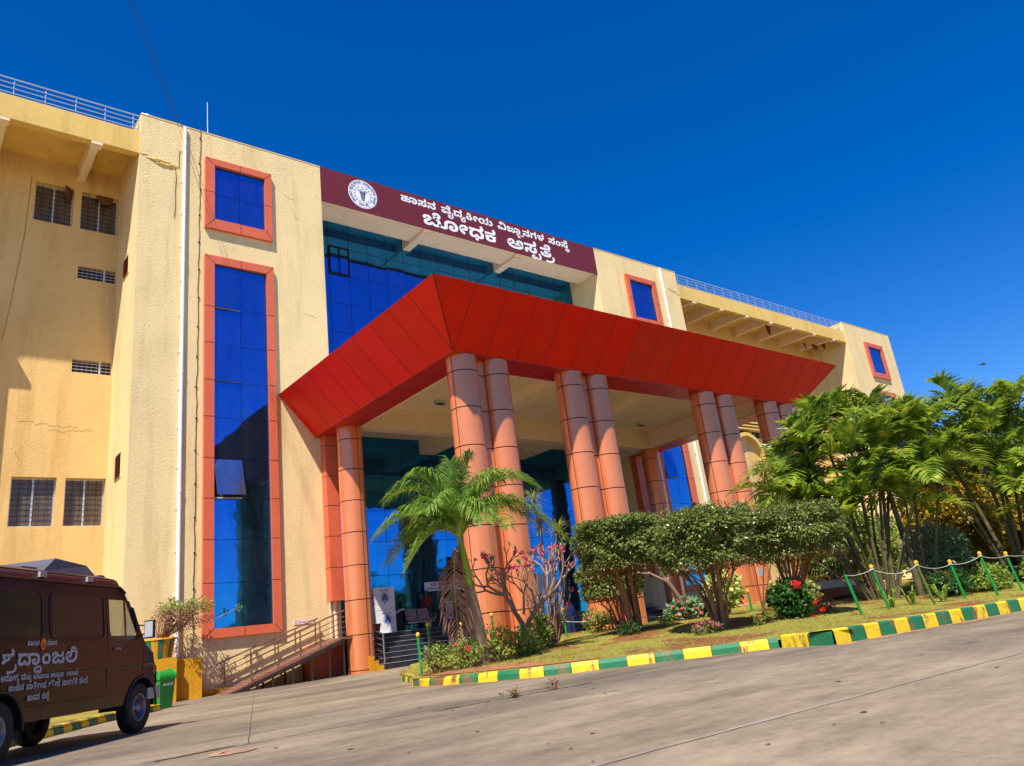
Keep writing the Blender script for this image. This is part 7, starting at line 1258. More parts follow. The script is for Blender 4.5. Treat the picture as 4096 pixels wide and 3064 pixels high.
def bez(a, b, c, t): return a * (1 - t) ** 2 + b * 2 * t * (1 - t) + c * t * t
def frond(gl, gr, a, b, c, ll, n, w, r, droop=.35, vee=.35, start=.16, spread=1.0, rr=.012, jag=.06, mi=0):
    """pinnate palm leaf along a bezier a-b-c"""
    N = 12; P = [bez(a, b, c, i / N) for i in range(N + 1)]
    gr.tube(P, [rr * (1.3 - i / N) for i in range(N + 1)], 5, cap=False)
    for k in range(n):
        t = start + (1 - start) * k / (n - 1); p = bez(a, b, c, t); d = (bez(a, b, c, min(1, t + .03)) - bez(a, b, c, t - .03)).normalized()
        s0 = d.cross(UP)
        if s0.length < .1: s0 = d.cross(FW)
        s0.normalize(); nn = s0.cross(d)
        u = (t - start) / (1 - start); L_ = ll * (.45 + .75 * math.sin(PI * min(1, .12 + u * .86))) * r.uniform(.85, 1.1)
        for sg in (-1, 1):
            fwd = .35 + .9 * u ** 1.5
            dd = (s0 * sg * spread + d * fwd + nn * vee + rv(r) * jag).normalized()
            m = p + dd * L_ * .5; e = m + (dd * .8 - UP * droop * r.uniform(.6, 1.4) * 1.6).normalized() * L_ * .5
            q = dd.cross(nn).normalized() * w
            o = len(gl.v); gl.v += [p - q * .5, p + q * .5, m + q, m - q, e]; gl.f += [[o, o + 1, o + 2, o + 3], [o + 3, o + 2, o + 4]]; gl.m += [mi, mi]; gl.sm += [False, False]

# central palm with one dead frond
r = random.Random(31)
pb_ = Vector((9.74, -14.52, LZ(9.74, -14.52) - .02)); pc = Vector((9.13, -14.96, 2.05))
pm = thing('palm_tree', 'palm tree with arching green fronds and one hanging dead frond before the columns', 'palm tree', pb_)
g = MB(); N = 26; P = []; Rr = []
for i in range(N + 1):
    t = i / N; p = pb_.lerp(Vector((9.40, -14.77, 1.02)), t); P.append(p); Rr.append((.17 - .065 * t + .02 * math.sin(t * PI)) * (1 + .03 * (i % 2)))
g.tube(P, Rr, 14); g.build('trunk', 'palmbark', pm)
g = MB(); g.tube([Vector((9.40, -14.77, 1.0)), Vector((9.36, -14.80, 1.35)), Vector((9.24, -14.88, 1.75)), pc], [.10, .085, .07, .05], 12); g.build('crownshaft', 'shaft', pm)
spec = [(-1.0, .2, .8, 1.4), (1.0, .0, -.8, 1.5), (.5, 1.0, .9, 1.1), (-1.42, .95, .1, 1.75), (-1.62, .20, -.2, 1.45), (-1.50, -.30, .3, 1.35), (-1.05, -.55, -.4, 1.2), (2.15, -.28, .1, 2.2), (1.65, .85, -.1, 1.9), (.95, 1.15, .3, 1.5), (.42, 1.62, -.1, .8), (-.80, 1.30, -.3, 1.3), (.6, .1, -1.1, 1.3), (-.5, .4, -1.1, 1.4), (-.2, .5, 1.2, 1.3), (1.45, .25, .5, 1.6), (.1, 1.0, .8, 1.0), (-1.05, .6, .7, 1.5), (0, 1.5, -.3, .5)]
for k, (ax, az, af, h) in enumerate(spec):
    tip = pc + RT * ax + UP * az + FW * af; ctrl = pc + (tip - pc) * .42 + UP * h * .62
    gl, gr = MB(), MB(); frond(gl, gr, pc + RT * ax * .03, ctrl, tip, .66, 66, .0165, r, .55, .45, .10, 1.0, .014, .14)
    o = gl.build('frond', 'leaf_palm', pm); gr.build('rachis', 'shaft', o)
g, gr = MB(), MB(); top = Vector((9.16, -14.94, 1.85))
frond(g, gr, top, top + Vector((.0, -.12, .15)) - RT * .30, Vector((9.20, -14.56, -.10)) - RT * .03, .66, 46, .019, r, 1.2, -.2, .10, .9, .020, .14)
o = g.build('dead_frond', 'leaf_dry', pm, 'hanging brown dead frond'); gr.build('rachis', 'shaft', o)

# clumping palms
def clump(name, lab, base, canes, seed, fl=1.32, ll=.62, w=.048, grp='clumping palms behind the rope fence', nf=6):
    r = random.Random(seed); base = Vector((base[0], base[1], LZ(*base) - .03)); t = thing(name, lab, 'palm tree', base, grp)
    for (ax, h, af, rad) in canes:
        b0 = base + RT * ax * .22 + FW * af * .25 + rv(r) * .08; b0.z = base.z
        tp = base + RT * ax + FW * af + UP * h
        md = b0.lerp(tp, .5) - RT * ax * .12 + UP * .05
        g = MB(); N = 9; g.tube([bez(b0, md, tp, i / N) for i in range(N + 1)], [rad * (1.15 - .45 * i / N) for i in range(N + 1)], 8); cn = g.build('cane', 'cane', t)
        g = MB(); d = (tp - md).normalized(); g.tube([tp, tp + d * .28, tp + d * .5], [rad * .9, rad * .8, rad * .35], 8); g.build('crownshaft', 'stalk', cn)
        gl, gr = MB(), MB(); a0 = r.uniform(0, 2 * PI)
        for k in range(nf):
            a = a0 + k * 2.4; e = r.uniform(-.1, 1.5); o = RT * math.cos(a) + FW * math.sin(a); L_ = fl * r.uniform(.8, 1.15)
            s0 = tp + d * .42; tip = s0 + o * L_ * math.cos(e) * 1.0 + UP * (L_ * math.sin(e) * .75 - .18); ct = s0 + (tip - s0) * .42 + UP * L_ * r.uniform(.25, .5)
            frond(gl, gr, s0, ct, tip, ll, 16, w, r, .26, r.uniform(.2, .7), .2, .8, .013, .10)
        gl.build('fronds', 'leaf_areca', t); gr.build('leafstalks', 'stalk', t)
    return t
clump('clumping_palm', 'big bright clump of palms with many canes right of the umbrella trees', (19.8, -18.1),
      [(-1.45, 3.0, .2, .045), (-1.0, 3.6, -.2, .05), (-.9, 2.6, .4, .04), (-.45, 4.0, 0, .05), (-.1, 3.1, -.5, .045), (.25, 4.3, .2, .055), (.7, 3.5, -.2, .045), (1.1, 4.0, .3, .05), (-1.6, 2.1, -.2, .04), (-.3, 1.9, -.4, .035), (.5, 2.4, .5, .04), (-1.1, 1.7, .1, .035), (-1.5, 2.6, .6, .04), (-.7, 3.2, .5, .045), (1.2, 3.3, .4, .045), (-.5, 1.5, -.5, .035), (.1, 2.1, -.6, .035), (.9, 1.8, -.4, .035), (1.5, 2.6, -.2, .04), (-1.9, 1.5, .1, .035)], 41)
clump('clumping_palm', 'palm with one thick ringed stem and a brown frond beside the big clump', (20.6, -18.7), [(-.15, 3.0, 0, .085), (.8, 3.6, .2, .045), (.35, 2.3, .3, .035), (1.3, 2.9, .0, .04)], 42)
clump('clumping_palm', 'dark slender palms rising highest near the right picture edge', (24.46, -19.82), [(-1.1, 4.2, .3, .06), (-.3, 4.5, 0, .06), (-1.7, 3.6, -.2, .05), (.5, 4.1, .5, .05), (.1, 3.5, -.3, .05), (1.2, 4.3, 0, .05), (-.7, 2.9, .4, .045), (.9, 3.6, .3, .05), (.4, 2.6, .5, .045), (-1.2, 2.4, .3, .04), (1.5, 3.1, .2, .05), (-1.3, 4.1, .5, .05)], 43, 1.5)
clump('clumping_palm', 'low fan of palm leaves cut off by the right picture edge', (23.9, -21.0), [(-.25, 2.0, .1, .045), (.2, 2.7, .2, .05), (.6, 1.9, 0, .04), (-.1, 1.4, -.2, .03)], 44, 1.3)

# leafy bushes
def bush(name, lab, cat, c, rx, ry, rz, n, ls, mat, seed, stems=6, grp=None, thr=.25, base=None, lw=.3, smat='bark', flower=None, fn=0, fs=.03, droop=.2, zoff=None):
    r = random.Random(seed); z0 = (LZ(c[0], c[1]) if zoff is None else zoff); b0 = Vector((c[0], c[1], z0)) if base is None else Vector(base)
    t = thing(name, lab, cat, b0, grp); g = MB(); k = 0; C_ = Vector((c[0], c[1], z0 + c[2])); tries = 0
    while k < n and tries < n * 6:
        tries += 1; q = r.random() ** .45; v = rv(r) * q
        p = C_ + Vector((v.x * rx, v.y * ry, v.z * rz)); f = 2.3 / max(.3, rx)
        if mnoise.noise(Vector((p.x * f + seed, p.y * f, p.z * f))) < thr - .35 or p.z < z0: continue
        k += 1; d = (Vector((v.x, v.y, abs(v.z) * .6 + .1)) + rv(r) * .9 - UP * droop).normalized(); leaf(g, p, d, (v + rv(r) * .6 + UP * .5), ls * r.uniform(.6, 1.3), ls * lw * r.uniform(.7, 1.2))
    g.build('foliage', mat, t)
    if stems:
        g = MB()
        for i in range(stems):
            v = rv(r); e = C_ + Vector((v.x * rx * .8, v.y * ry * .8, abs(v.z) * rz * .7 + .05)); s0 = b0 + Vector((r.uniform(-.05, .05), r.uniform(-.05, .05), -.03)); m = s0.lerp(e, .5) + rv(r) * .08
            w = .012 * (1 + rz); g.tube([s0, m, e], [w, w * .7, w * .3], 5)
        g.build('stems', smat, t)
    if flower:
        g = MB()
        for i in range(fn):
            v = rv(r); v.z = abs(v.z) * .8 + .1; p = C_ + Vector((v.x * rx, v.y * ry, v.z * rz)) * r.uniform(.8, 1.02) if False else C_ + Vector((v.x * rx, v.y * ry, v.z * rz)) * 1.0
            blossom(g, p, v, fs, r)
        g.build('flowers', flower, t)
    return t
def blossom(g, p, n_, s_, r, k=5):
    n_ = (n_ + rv(r) * .4).normalized(); a = n_.cross(UP if abs(n_.z) < .9 else RT).normalized(); b_ = n_.cross(a)
    for i in range(k):
        t = 2 * PI * i / k + r.random(); d = (a * math.cos(t) + b_ * math.sin(t) + n_ * .5).normalized(); leaf(g, p, d, n_, s_, s_ * .38, 0, .3)
LG = 'leafy shrubs under the palm'
bush('shrub', 'light green shrub at the kerb tip around the first post', 'shrub', (8.85, -14.2, .30), .36, .34, .32, 480, .075, 'leaf_shrub', 51, 18, LG)
bush('shrub', 'light green shrub left of the palm trunk with one red bloom', 'shrub', (9.15, -14.75, .28), .36, .34, .33, 560, .075, 'leaf_shrub', 52, 18, LG, flower='petal_red', fn=2, fs=.06)
bush('shrub', 'taller pale shrub just right of the palm trunk foot', 'shrub', (9.95, -14.75, .36), .38, .34, .42, 640, .08, 'leaf_shrub', 53, 18, LG)
bush('shrub', 'bushy shrub between palm trunk and forked tree', 'shrub', (10.55, -14.85, .28), .42, .36, .34, 680, .075, 'leaf_shrub', 54, 18, LG)
bush('shrub', 'green shrub at the foot of the forked flowering tree', 'shrub', (11.05, -14.55, .26), .34, .30, .32, 460, .075, 'leaf_shrub', 55, 18, LG)
bush('shrub', 'low dark shrub beside the left umbrella tree trunk', 'shrub', (12.85, -15.75, .14), .28, .25, .18, 500, .06, 'leaf_dark', 56, 4)
bush('shrub', 'sparse brownish shrub right of the left umbrella tree trunk', 'shrub', (13.95, -15.9, .14), .26, .25, .18, 350, .05, 'leaf_shrub', 57, 5)
bush('shrub', 'green shrub before the dry cane thicket', 'shrub', (12.0, -13.8, .40), .28, .25, .38, 600, .09, 'leaf_shrub', 58, 5)
bush('flower_bush', 'flowering green bush with magenta blooms near the man in blue', 'shrub', (15.7, -11.9, .28), .5, .4, .34, 700, .09, 'leaf_shrub', 59, 5, flower='petal_pink', fn=6, fs=.05)
bush('flower_bush', 'low patch of small pink flowers under the middle umbrella tree', 'flowers', (12.75, -17.95, .11), .34, .26, .14, 700, .055, 'leaf_ficus', 60, 4, flower='petal_pink', fn=46, fs=.028)
bush('flower_bush', 'small clump of pink red flowers right of the middle trunk', 'flowers', (13.75, -18.45, .10), .16, .14, .13, 220, .055, 'leaf_shrub', 61, 3, flower='petal_red', fn=9, fs=.03)
bush('flower_bush', 'small pair of red blooms left of the red flowered bush', 'flowers', (14.1, -18.5, .13), .16, .14, .13, 200, .055, 'leaf_shrub', 62, 3, flower='petal_red', fn=7, fs=.03)
RB = bush('flower_bush', 'big dark bush with a dense red flower head before the right umbrella tree', 'shrub', (14.85, -18.6, .38), .52, .42, .40, 1900, .11, 'leaf_dark', 63, 8, lw=.34, base=(14.85, -18.6, LZ(14.85, -18.6)))
rr = random.Random(3)
for (fx, fy, fz), nb, sp_ in (((14.72, -18.85, .27), 70, .12), ((15.15, -18.95, -.12), 10, .05), ((15.2, -19.05, -.28), 10, .05), ((15.35, -18.95, -.05), 10, .05), ((15.0, -18.95, -.4), 10, .05)):
    g = MB()
    for k in range(nb): v = rv(rr); blossom(g, Vector((fx, fy, fz)) + Vector((v.x, v.y * .9, v.z * .6)) * sp_, v, .035, rr)
    g.build('flower_head', 'petal_red', RB)
bush('shrub', 'round brown dried shrub on the soil right of the red blooms', 'shrub', (16.1, -18.6, .16), .24, .22, .18, 900, .04, 'leaf_dry', 64, 5)
bush('caladium_bed', 'spreading green and pink leaved bed behind the umbrella trunks', 'plants', (16.3, -14.8, .22), .85, .55, .32, 1500, .15, 'leaf_blue', 65, 6, lw=.42)
bush('caladium_bed', 'pink splashed leaves among the green bed before the steps', 'plants', (16.1, -15.1, .26),   .75, .4, .30, 60, .13, 'leaf_pink', 66, 0, lw=.4)
bush('cream_shrub', 'tall shrub with cream yellow leaf heads between the umbrella trunks', 'shrub', (16.3, -15.9, .60), .55, .42, .48, 900, .15, 'leaf_cream', 67, 8, lw=.36, smat='palebark', thr=.3)
bush('cream_shrub', 'small cream leaved shrub against the third columns', 'shrub', (17.6, -16.6, .5), .22, .2, .22, 160, .13, 'leaf_cream', 68, 4, lw=.36)
bush('cream_shrub', 'yellow green shrub between red blooms and tiled ledge', 'shrub', (17.9, -16.9, .30), .65, .5, .34, 1300, .10, 'leaf_cream', 69, 6)
bush('hedge', 'low pale hedge running behind the tiled ledge', 'hedge', (22.6, -14.3, .35), 2.2, .6, .38, 3600, .09, 'leaf_cream', 70, 6)
bush('shrub', 'broad dark leafy shrub with red blooms between the rope posts', 'shrub', (20.3, -19.5, .30), .7, .5, .34, 1700, .10, 'leaf_dark', 71, 6, flower='petal_red', fn=8, fs=.04)
bush('shrub', 'green shrub along the rope before the yellow bush', 'shrub', (21.7, -19.9, .28), .8, .5, .36, 1700, .10, 'leaf_shrub', 72, 6, flower='petal_red', fn=5, fs=.04)
bush('shrub', 'green shrub at the far right behind the last post', 'shrub', (23.6, -20.7, .32), .9, .6, .40, 1700, .10, 'leaf_shrub', 73, 6)
bush('spiky_shrub', 'grey green spiky leaved shrub below the yellow bush', 'shrub', (24.0, -17.9, .85), 1.05, .8, .95, 4200, .20, 'leaf_blue', 74, 6, lw=.12)
bush('golden_bush', 'large golden yellow bush between the palm clumps', 'bush', (28.5, -16.9, 1.9), 1.9, 1.6, 2.0, 15000, .15, 'leaf_gold', 75, 8, lw=.4, thr=.3)
bush('golden_bush', 'smaller golden bush lower behind the right palms', 'bush', (30.2, -18.6, 1.2), 1.5, 1.3, 1.3, 8000, .15, 'leaf_gold', 76, 8, lw=.4, thr=.3)
bush('background_tree', 'dark leafy tree behind the palms at the right picture edge', 'tree', (33.0, -20.5, 2.6), 2.6, 2.4, 2.6, 11000, .22, 'leaf_dark', 77, 10, 'trees behind the palms', lw=.4)
bush('background_tree', 'dark leafy tree behind the golden bushes', 'tree', (35.0, -15.5, 2.0), 3.4, 2.6, 2.2, 10000, .24, 'leaf_dark', 78, 10, 'trees behind the palms', lw=.4)
bush('background_tree', 'green tree between the big palm clump and the end tower', 'tree', (30.5, -12.5, 1.3), 2.3, 1.8, 1.5, 8000, .18, 'leaf_shrub', 79, 8, 'trees behind the palms', lw=.35)
bush('background_tree', 'tall dark tree filling the sky edge behind the rightmost palms', 'tree', (34.5, -16.6, 2.9), 2.9, 2.4, 3.0, 15000, .24, 'leaf_dark', 81, 10, 'trees behind the palms', lw=.4)
bush('background_tree', 'dark tree furthest back on the right', 'tree', (42.0, -22.5, 2.4), 4.5, 3.5, 2.7, 9000, .32, 'leaf_dark', 80, 10, 'trees behind the palms', lw=.4)
for x_, y_, a_, lab_ in ((17.0, -19.6, 1, 'strap leaved lily clump around the second roped post'), (17.75, -19.7, 2, 'strap leaved lily clump between the second and faded posts'), (18.4, -20.1, 3, 'strap leaved lily clump under the dry litter, right of the faded post')):
    r = random.Random(a_ * 5); t = thing('lily_plant', lab_, 'plant', (x_, y_, LZ(x_, y_)), 'strap leaved lilies by the rope'); g = MB()
    for k in range(16):
        a = r.uniform(0, 2 * PI); o = Vector((math.cos(a), math.sin(a), 0)); h = r.uniform(.25, .5); b0 = Vector((x_, y_, LZ(x_, y_) - .02)) + o * .04; m = b0 + o * h * .3 + UP * h * .85; e = m + o * h * .45 + UP * h * r.uniform(-.25, .25); s_ = o.cross(UP) * .022
        g.add([b0 - s_, b0 + s_, m + s_, m - s_, e], [[0, 1, 2, 3], [3, 2, 4]])
    g.build('leaves', 'leaf_shrub', t)

# bare forked frangipani with pink flowers
def branch(g, tips, p, d, L_, w, depth, r, up=.35):
    P = [p]; q = p; dd = d.copy()
    for k in range(4): dd = (dd + UP * up * .25 + rv(r) * .10).normalized(); q = q + dd * L_ / 4; P.append(q)
    g.tube(P, [w * (1 - .08 * k) for k in range(5)], 7)
    if depth == 0: tips.append((q, dd)); g.tube([q, q + dd * .03], [w * .75, w * .3], 6); return
    for k in range(2 if r.random() < .7 else 3):
        a = dd.cross(rv(r)).normalized(); nd = (dd * .75 + a * r.uniform(.55, .85)).normalized(); branch(g, tips, q, nd, L_ * r.uniform(.62, .85), w * .72, depth - 1, r, up)
r = random.Random(12); fb = Vector((11.37, -13.98, LZ(11.37, -13.98) - .03))
ft = thing('frangipani_tree', 'forked almost leafless tree with pink flowers in front of the double columns', 'tree', fb)
g = MB(); tips = []
g.tube([fb, (11.32, -14.03, -.2), (11.28, -14.10, -.05)], [.105, .085, .075], 10)
g.tube([(11.28, -14.09, -.07), (11.20, -14.14, .18), (11.06, -14.12, .42), (10.83, -14.09, .86)], [.07, .06, .052, .045], 9)
g.tube([(11.28, -14.09, -.07), (11.30, -14.25, .25), (11.42, -14.42, .48), (11.60, -14.67, .74)], [.065, .055, .05, .042], 9)
for p, d, L_, w, dp in (((10.83, -14.09, .86), (-.75, .5, .35), .42, .036, 3), ((10.83, -14.09, .86), (-.2, -.1, .9), .42, .034, 3), ((11.06, -14.12, .42), (-.1, .1, .8), .40, .032, 3), ((11.60, -14.67, .74), (.45, -.4, .7), .42, .034, 3), ((11.60, -14.67, .74), (-.1, -.2, .9), .42, .034, 3), ((11.60, -14.67, .74), (.75, -.6, .5), .45, .032, 3), ((10.83, -14.09, .86), (-.9, .5, .05), .45, .032, 3), ((11.42, -14.42, .48), (.2, .3, .8), .42, .032, 3), ((11.28, -14.12, .40), (.1, -.1, 1), .45, .032, 3)):
    branch(g, tips, Vector(p), Vector(d).normalized(), L_, w, dp, r, .45)
g.build('branches', 'palebark', ft)
gf, gl = MB(), MB()
for k, (q, d) in enumerate(tips):
    if k % 4 == 0:
        for j in range(9): v = rv(r); blossom(gf, q + v * .05 + UP * .02, v + UP, .042, r)
    elif k % 3 == 1:
        for j in range(5): v = rv(r); leaf(gl, q, (v + d + UP * .3).normalized(), UP, r.uniform(.09, .16), .022)
gf.build('flowers', 'petal_pink', ft); gl.build('leaves', 'leaf_blue', ft)
# plumeria behind the umbrella trees
r = random.Random(5); fb = Vector((16.5, -14.53, LZ(16.5, -14.53) - .03)); ft = thing('plumeria_tree', 'leaning plumeria tree with pale rosettes showing above the clipped crowns', 'tree', fb)
g = MB(); tips = []
g.tube([fb, (16.3, -14.5, .3), (15.95, -14.45, .8)], [.085, .07, .06], 9)
for d in ((-.5, .3, .8), (.1, -.2, .9), (-.9, .2, .45), (.4, .1, .8)): branch(g, tips, Vector((15.95, -14.45, .8)), Vector(d).normalized(), .55, .045, 3, r, .4)
g.build('branches', 'palebark', ft); gl = MB()
for q, d in tips:
    for j in range(9): v = rv(r); leaf(gl, q, (v * .9 + UP * .5).normalized(), UP, r.uniform(.16, .26), .035)
gl.build('leaves', 'leaf_blue', ft)

# dracaenas: thin canes with spiky heads
def dracaena(lab, base, heads, seed):
    r = random.Random(seed); z = LZ(*base); t = thing('dracaena', lab, 'plant', (base[0], base[1], z), 'spiky headed dracaenas')
    g = MB(); gl = MB()
    for hx, hy, hz, rad in heads:
        h = Vector((hx, hy, hz)); b0 = Vector((base[0], base[1], z - .03)) + rv(r) * .06; g.tube([b0, b0.lerp(h, .5) + rv(r) * .05, h], [.022, .018, .014], 6)
        for k in range(120):
            v = rv(r); v.z = v.z * .9 + .15; v.normalize(); o = h - UP * r.uniform(0, .12); L_ = rad * r.uniform(.75, 1.1); s_ = v.cross(UP if abs(v.z) < .9 else RT).normalized() * .011
            m = o + v * L_ * .6; e = o + v * L_ - UP * .06 * L_ / rad * r.random()
            gl.add([o - s_ * .6, o + s_ * .6, m + s_, m - s_, e], [[0, 1, 2, 3], [3, 2, 4]])
    g.build('canes', 'bark', t); gl.build('leaf_heads', 'leaf_drac', t)
dracaena('pair of tall dracaena heads beside the double columns, upper one nearer the palm', (12.5, -13.7), [(11.74, -14.43, 3.02, .40), (12.27, -14.54, 2.26, .42), (12.05, -14.2, 2.45, .36)], 1)
dracaena('dracaena with three yellow green heads above the umbrella trees, near the palm clump', (16.7, -16.58), [(16.39, -17.69, 3.05, .46), (16.16, -17.1, 2.16, .42), (16.78, -17.64, 2.16, .50)], 2)
dracaena('low dracaena head seen behind the right umbrella tree trunk', (18.3, -16.2), [(18.4, -16.3, 1.05, .40), (18.9, -16.0, .9, .3)], 3)
# dry cane thicket right of the forked tree
r = random.Random(8); t = thing('dry_thicket', 'dry brown thicket of thin upright canes between the double columns', 'shrub', (12.42, -13.62, LZ(12.42, -13.62)))
g = MB(); gl = MB(); gf = MB()
for k in range(46):
    a = r.uniform(0, 2 * PI); o = RT * math.cos(a) * .38 + FW * math.sin(a) * .3; b0 = Vector((12.42, -13.62, LZ(12.42, -13.62) - .02)) + o * .35; h = r.uniform(.9, 2.0); e = b0 + o * r.uniform(.4, 1.5) + UP * h + rv(r) * .1; m = b0.lerp(e, .5) + rv(r) * .07
    g.tube([b0, m, e], [.016, .012, .007], 5)
    for j in range(2):
        f = m.lerp(e, r.random()); g.tube([f, f + (rv(r) * .2 + UP * .28)], [.008, .005], 4)
    if k % 6 == 0:
        for j in range(7): v = rv(r); blossom(gf, e + v * .05, v, .042, r)
    for j in range(16): p = b0.lerp(e, r.uniform(.1, .55)); leaf(gl, p, (rv(r) + Vector((0, 0, -.2))).normalized(), UP, .13, .008)
g.build('canes', 'palebark', t); gl.build('dry_leaves', 'leaf_dry', t); gf.build('flowers', 'petal_pink', t)
# bush in the striped planter and a creeper stem
bush('planter_bush', 'straggling half dry bush growing from the striped planter', 'shrub', (7.7, -.95, .70), 1.0, .7, .50, 2300, .075, 'leaf_dry', 91, 34, zoff=1.15, base=(7.0, -.75, 1.15), lw=.2)
bush('planter_bush', 'green leafy top of the bush over the striped planter', 'shrub', (7.75, -1.0, 1.0), .95, .6, .32, 750, .10, 'leaf_shrub', 92, 14, zoff=1.15, base=(7.05, -.78, 1.15), lw=.3)
r = random.Random(6); g = MB(); gl = MB()
for P in ([(8.1, -.8, 1.6), (8.9, -.75, 1.75), (9.6, -.7, 2.02)], [(8.0, -.7, 1.3), (8.9, -.5, .9), (9.2, -.4, .5)], [(8.0, -.8, 1.1), (8.6, -.6, .8), (8.9, -.5, 1.3)], [(7.8, -.8, 1.5), (7.6, -.9, 2.3), (7.3, -.9, 2.55), (7.1, -.9, 2.3)]): g.tube(P, [.014, .011, .008, .006][:len(P)], 5)
for k in range(26): leaf(gl, Vector((9.62, -.7, 2.03)) + rv(r) * .09, rv(r), UP, .1, .028)
t = thing('creeper', 'long bare creeper stems with a light green tuft across the glass strip', 'plant', (8.6, -.7, .5)); g.build('stems', 'palebark', t); gl.build('leaf_tuft', 'leaf_shrub', t)
for k_, (x_, y_) in enumerate(((6.25, -19.93), (6.98, -19.84))):
    bush('weed', ['dry weed tuft in the road crack, the wider one', 'dry upright weed tuft in the road crack, further right'][k_], 'weed', (x_, y_, .05), (.22, .10)[k_], .06, (.04, .08)[k_], 34, .045, 'leaf_dark', 140 + k_, 7, 'weeds in the road crack', lw=.18, zoff=gz(x_, y_), smat='bark')
bush('bed_plant', 'small green plant in the bed under the van', 'plant', (2.2, -9.0, .12), .5, .4, .16, 300, .07, 'leaf_shrub', 93, 3, zoff=-.6)

# ------------------------------------------------------------------ brown van (local axes: x forward, y left, z up; ground at 0)
M['van'] = M_plain('brown_van_paint', (.038, .0070, .0060), .36, var=.5, vs=1.6, coat=.12, spec=.35)
M['vandark'] = M_plain('dark_van_trim', (.012, .010, .011), .5, var=.3)
M['vanpanel'] = M_plain('darker_brown_van_panel', (.014, .005, .006), .34, var=.5, vs=2, coat=.15, spec=.35)
M['vantext'] = M_plain('grey_white_van_lettering', (.42, .42, .47), .5, var=.1)
M['chrome'] = M_plain('worn_wheel_steel', (.25, .22, .25), .4, metal=.6, var=.3, vs=14)
M['winglass'] = M_clear('van_window_glass')
M['lamp_orange'] = M_plain('orange_lamp_lens', (.75, .12, .01), .2, coat=.6)
M['blue_lamp'] = M_plain('blue_beacon_lens', (.01, .03, .22), .2, coat=.8)
M['bumper'] = M_plain('dusty_bumper', (.42, .38, .33), .6)
hd = math.radians(41); hx, hy = math.sin(hd), math.cos(hd)
Fw = Vector((3.28, -13.89)); nr_ = Vector((hy, -hx)); O_ = Fw - nr_ * .83
van = thing('brown_van', 'dark brown high roofed van with white Kannada lettering parked at the left', 'van', (O_.x, O_.y, -.745), rotz=math.atan2(hy, hx), local=True)
W_ = .95; WR = -3.32
def arch(s):
    z = .44
    for c_ in (0, WR):
        if abs(s - c_) < .455: z = max(z, .37 + math.sqrt(.455 ** 2 - (s - c_) ** 2))
    return z
def sec(s):
    """half section, from the sill to the roof centre: list of (y, z)"""
    z0 = arch(s)
    if s <= -.62: zg, zc, wt = 2.20, 2.44, .87
    elif s <= -.44: k = (s + .62) / .18; zg, zc, wt = 2.20 - .08 * k, 2.44 - .24 * k, .87 - .01 * k
    elif s <= .11: k = (s + .44) / .55; zg, zc, wt = 2.12 - .78 * k, 2.20 - .82 * k, .86 + .02 * k
    elif s <= .43: k = (s - .11) / .32; zg, zc, wt = 1.34 - .13 * k, 1.38 - .12 * k, .88 - .04 * k
    else: k = min(1, (s - .43) / .14); zg, zc, wt = 1.21 - .45 * k, 1.26 - .46 * k, .84 - .02 * k
    w = W_ if s < .1 else W_ - .05 * (s - .1) / .45
    if s > -3.9: pass
    zz = [z0, max(z0 + .01, .62), max(z0 + .015, .98), 1.02, 1.43, 1.46, 2.00, zg, 0, 0, 0, 0]
    top = zg
    pts = [(w - .01, zz[0]), (w, zz[1]), (w, zz[2]), (w + .012, min(1.02, top - .06)), (w, min(1.43, top - .03)), (w - .005, min(1.46, top - .02)), (w - .055 if top > 1.9 else w - .02, min(2.00, top - .01)), (wt, top),
           (wt - .05, top + (zc - top) * .45), (wt * .72, top + (zc - top) * .80), (wt * .35, zc - .01), (0, zc)]
    return pts
stn = sorted({-4.35, -4.3, -4.1, -3.9} | {WR + .455 * math.cos(PI * i / 14) for i in range(15)} | {-2.75, -2.6, -2.42, -2.2, -1.9, -1.6, -1.3, -1.13, -1.03, -.96, -.8, -.62, -.55, -.49, -.44} | {.455 * math.cos(PI * i / 14) for i in range(15)} | {-.3, -.2, -.1, 0, .11, .2, .3, .37, .43, .48, .53, .57})
stn = [s_ for i, s_ in enumerate(stn) if i == 0 or s_ - stn[i - 1] > .004]
body, wind = MB(), MB()
secs = [sec(s_) for s_ in stn]; n = 12
for sg_ in (-1, 1):
    for i in range(len(stn) - 1):
        sm_ = (stn[i] + stn[i + 1]) / 2
        for j in range(n - 1):
            q = [(stn[i], sg_ * secs[i][j][0], secs[i][j][1]), (stn[i + 1], sg_ * secs[i + 1][j][0], secs[i + 1][j][1]), (stn[i + 1], sg_ * secs[i + 1][j + 1][0], secs[i + 1][j + 1][1]), (stn[i], sg_ * secs[i][j + 1][0], secs[i][j + 1][1])]
            if sg_ > 0: q = q[::-1]
            if j == 5 and (-.96 < sm_ < -.55 or -.49 < sm_ < -.17): wind.add(q, [[0, 1, 2, 3]]); continue
            if j >= 8 and -.44 < sm_ < .11: wind.add(q, [[0, 1, 2, 3]]); continue
            body.add(q, [[0, 1, 2, 3]], 0, j >= 6)
    e = secs[0]; body.add([(stn[0], sg_ * y, z) for y, z in e] + [(stn[0], 0, e[0][1])], [list(range(13)) if sg_ > 0 else list(range(13))[::-1]])
e = secs[-1]; body.add([(stn[-1], y, z) for y, z in e] + [(stn[-1], -y, z) for y, z in e[::-1]], [list(range(24))])
body.build('body', 'van', van, merge=True); wind.build('cab_glass', 'winglass', van)
b = MB()                                           # underside, wheel housings, cab interior
b.box(-4.2, .4, -.52, .52, .42, .60); b.box(-2.75, -.6, -.93, .93, .46, .52); b.box(-4.3, -3.85, -.93, .93, .46, .52)
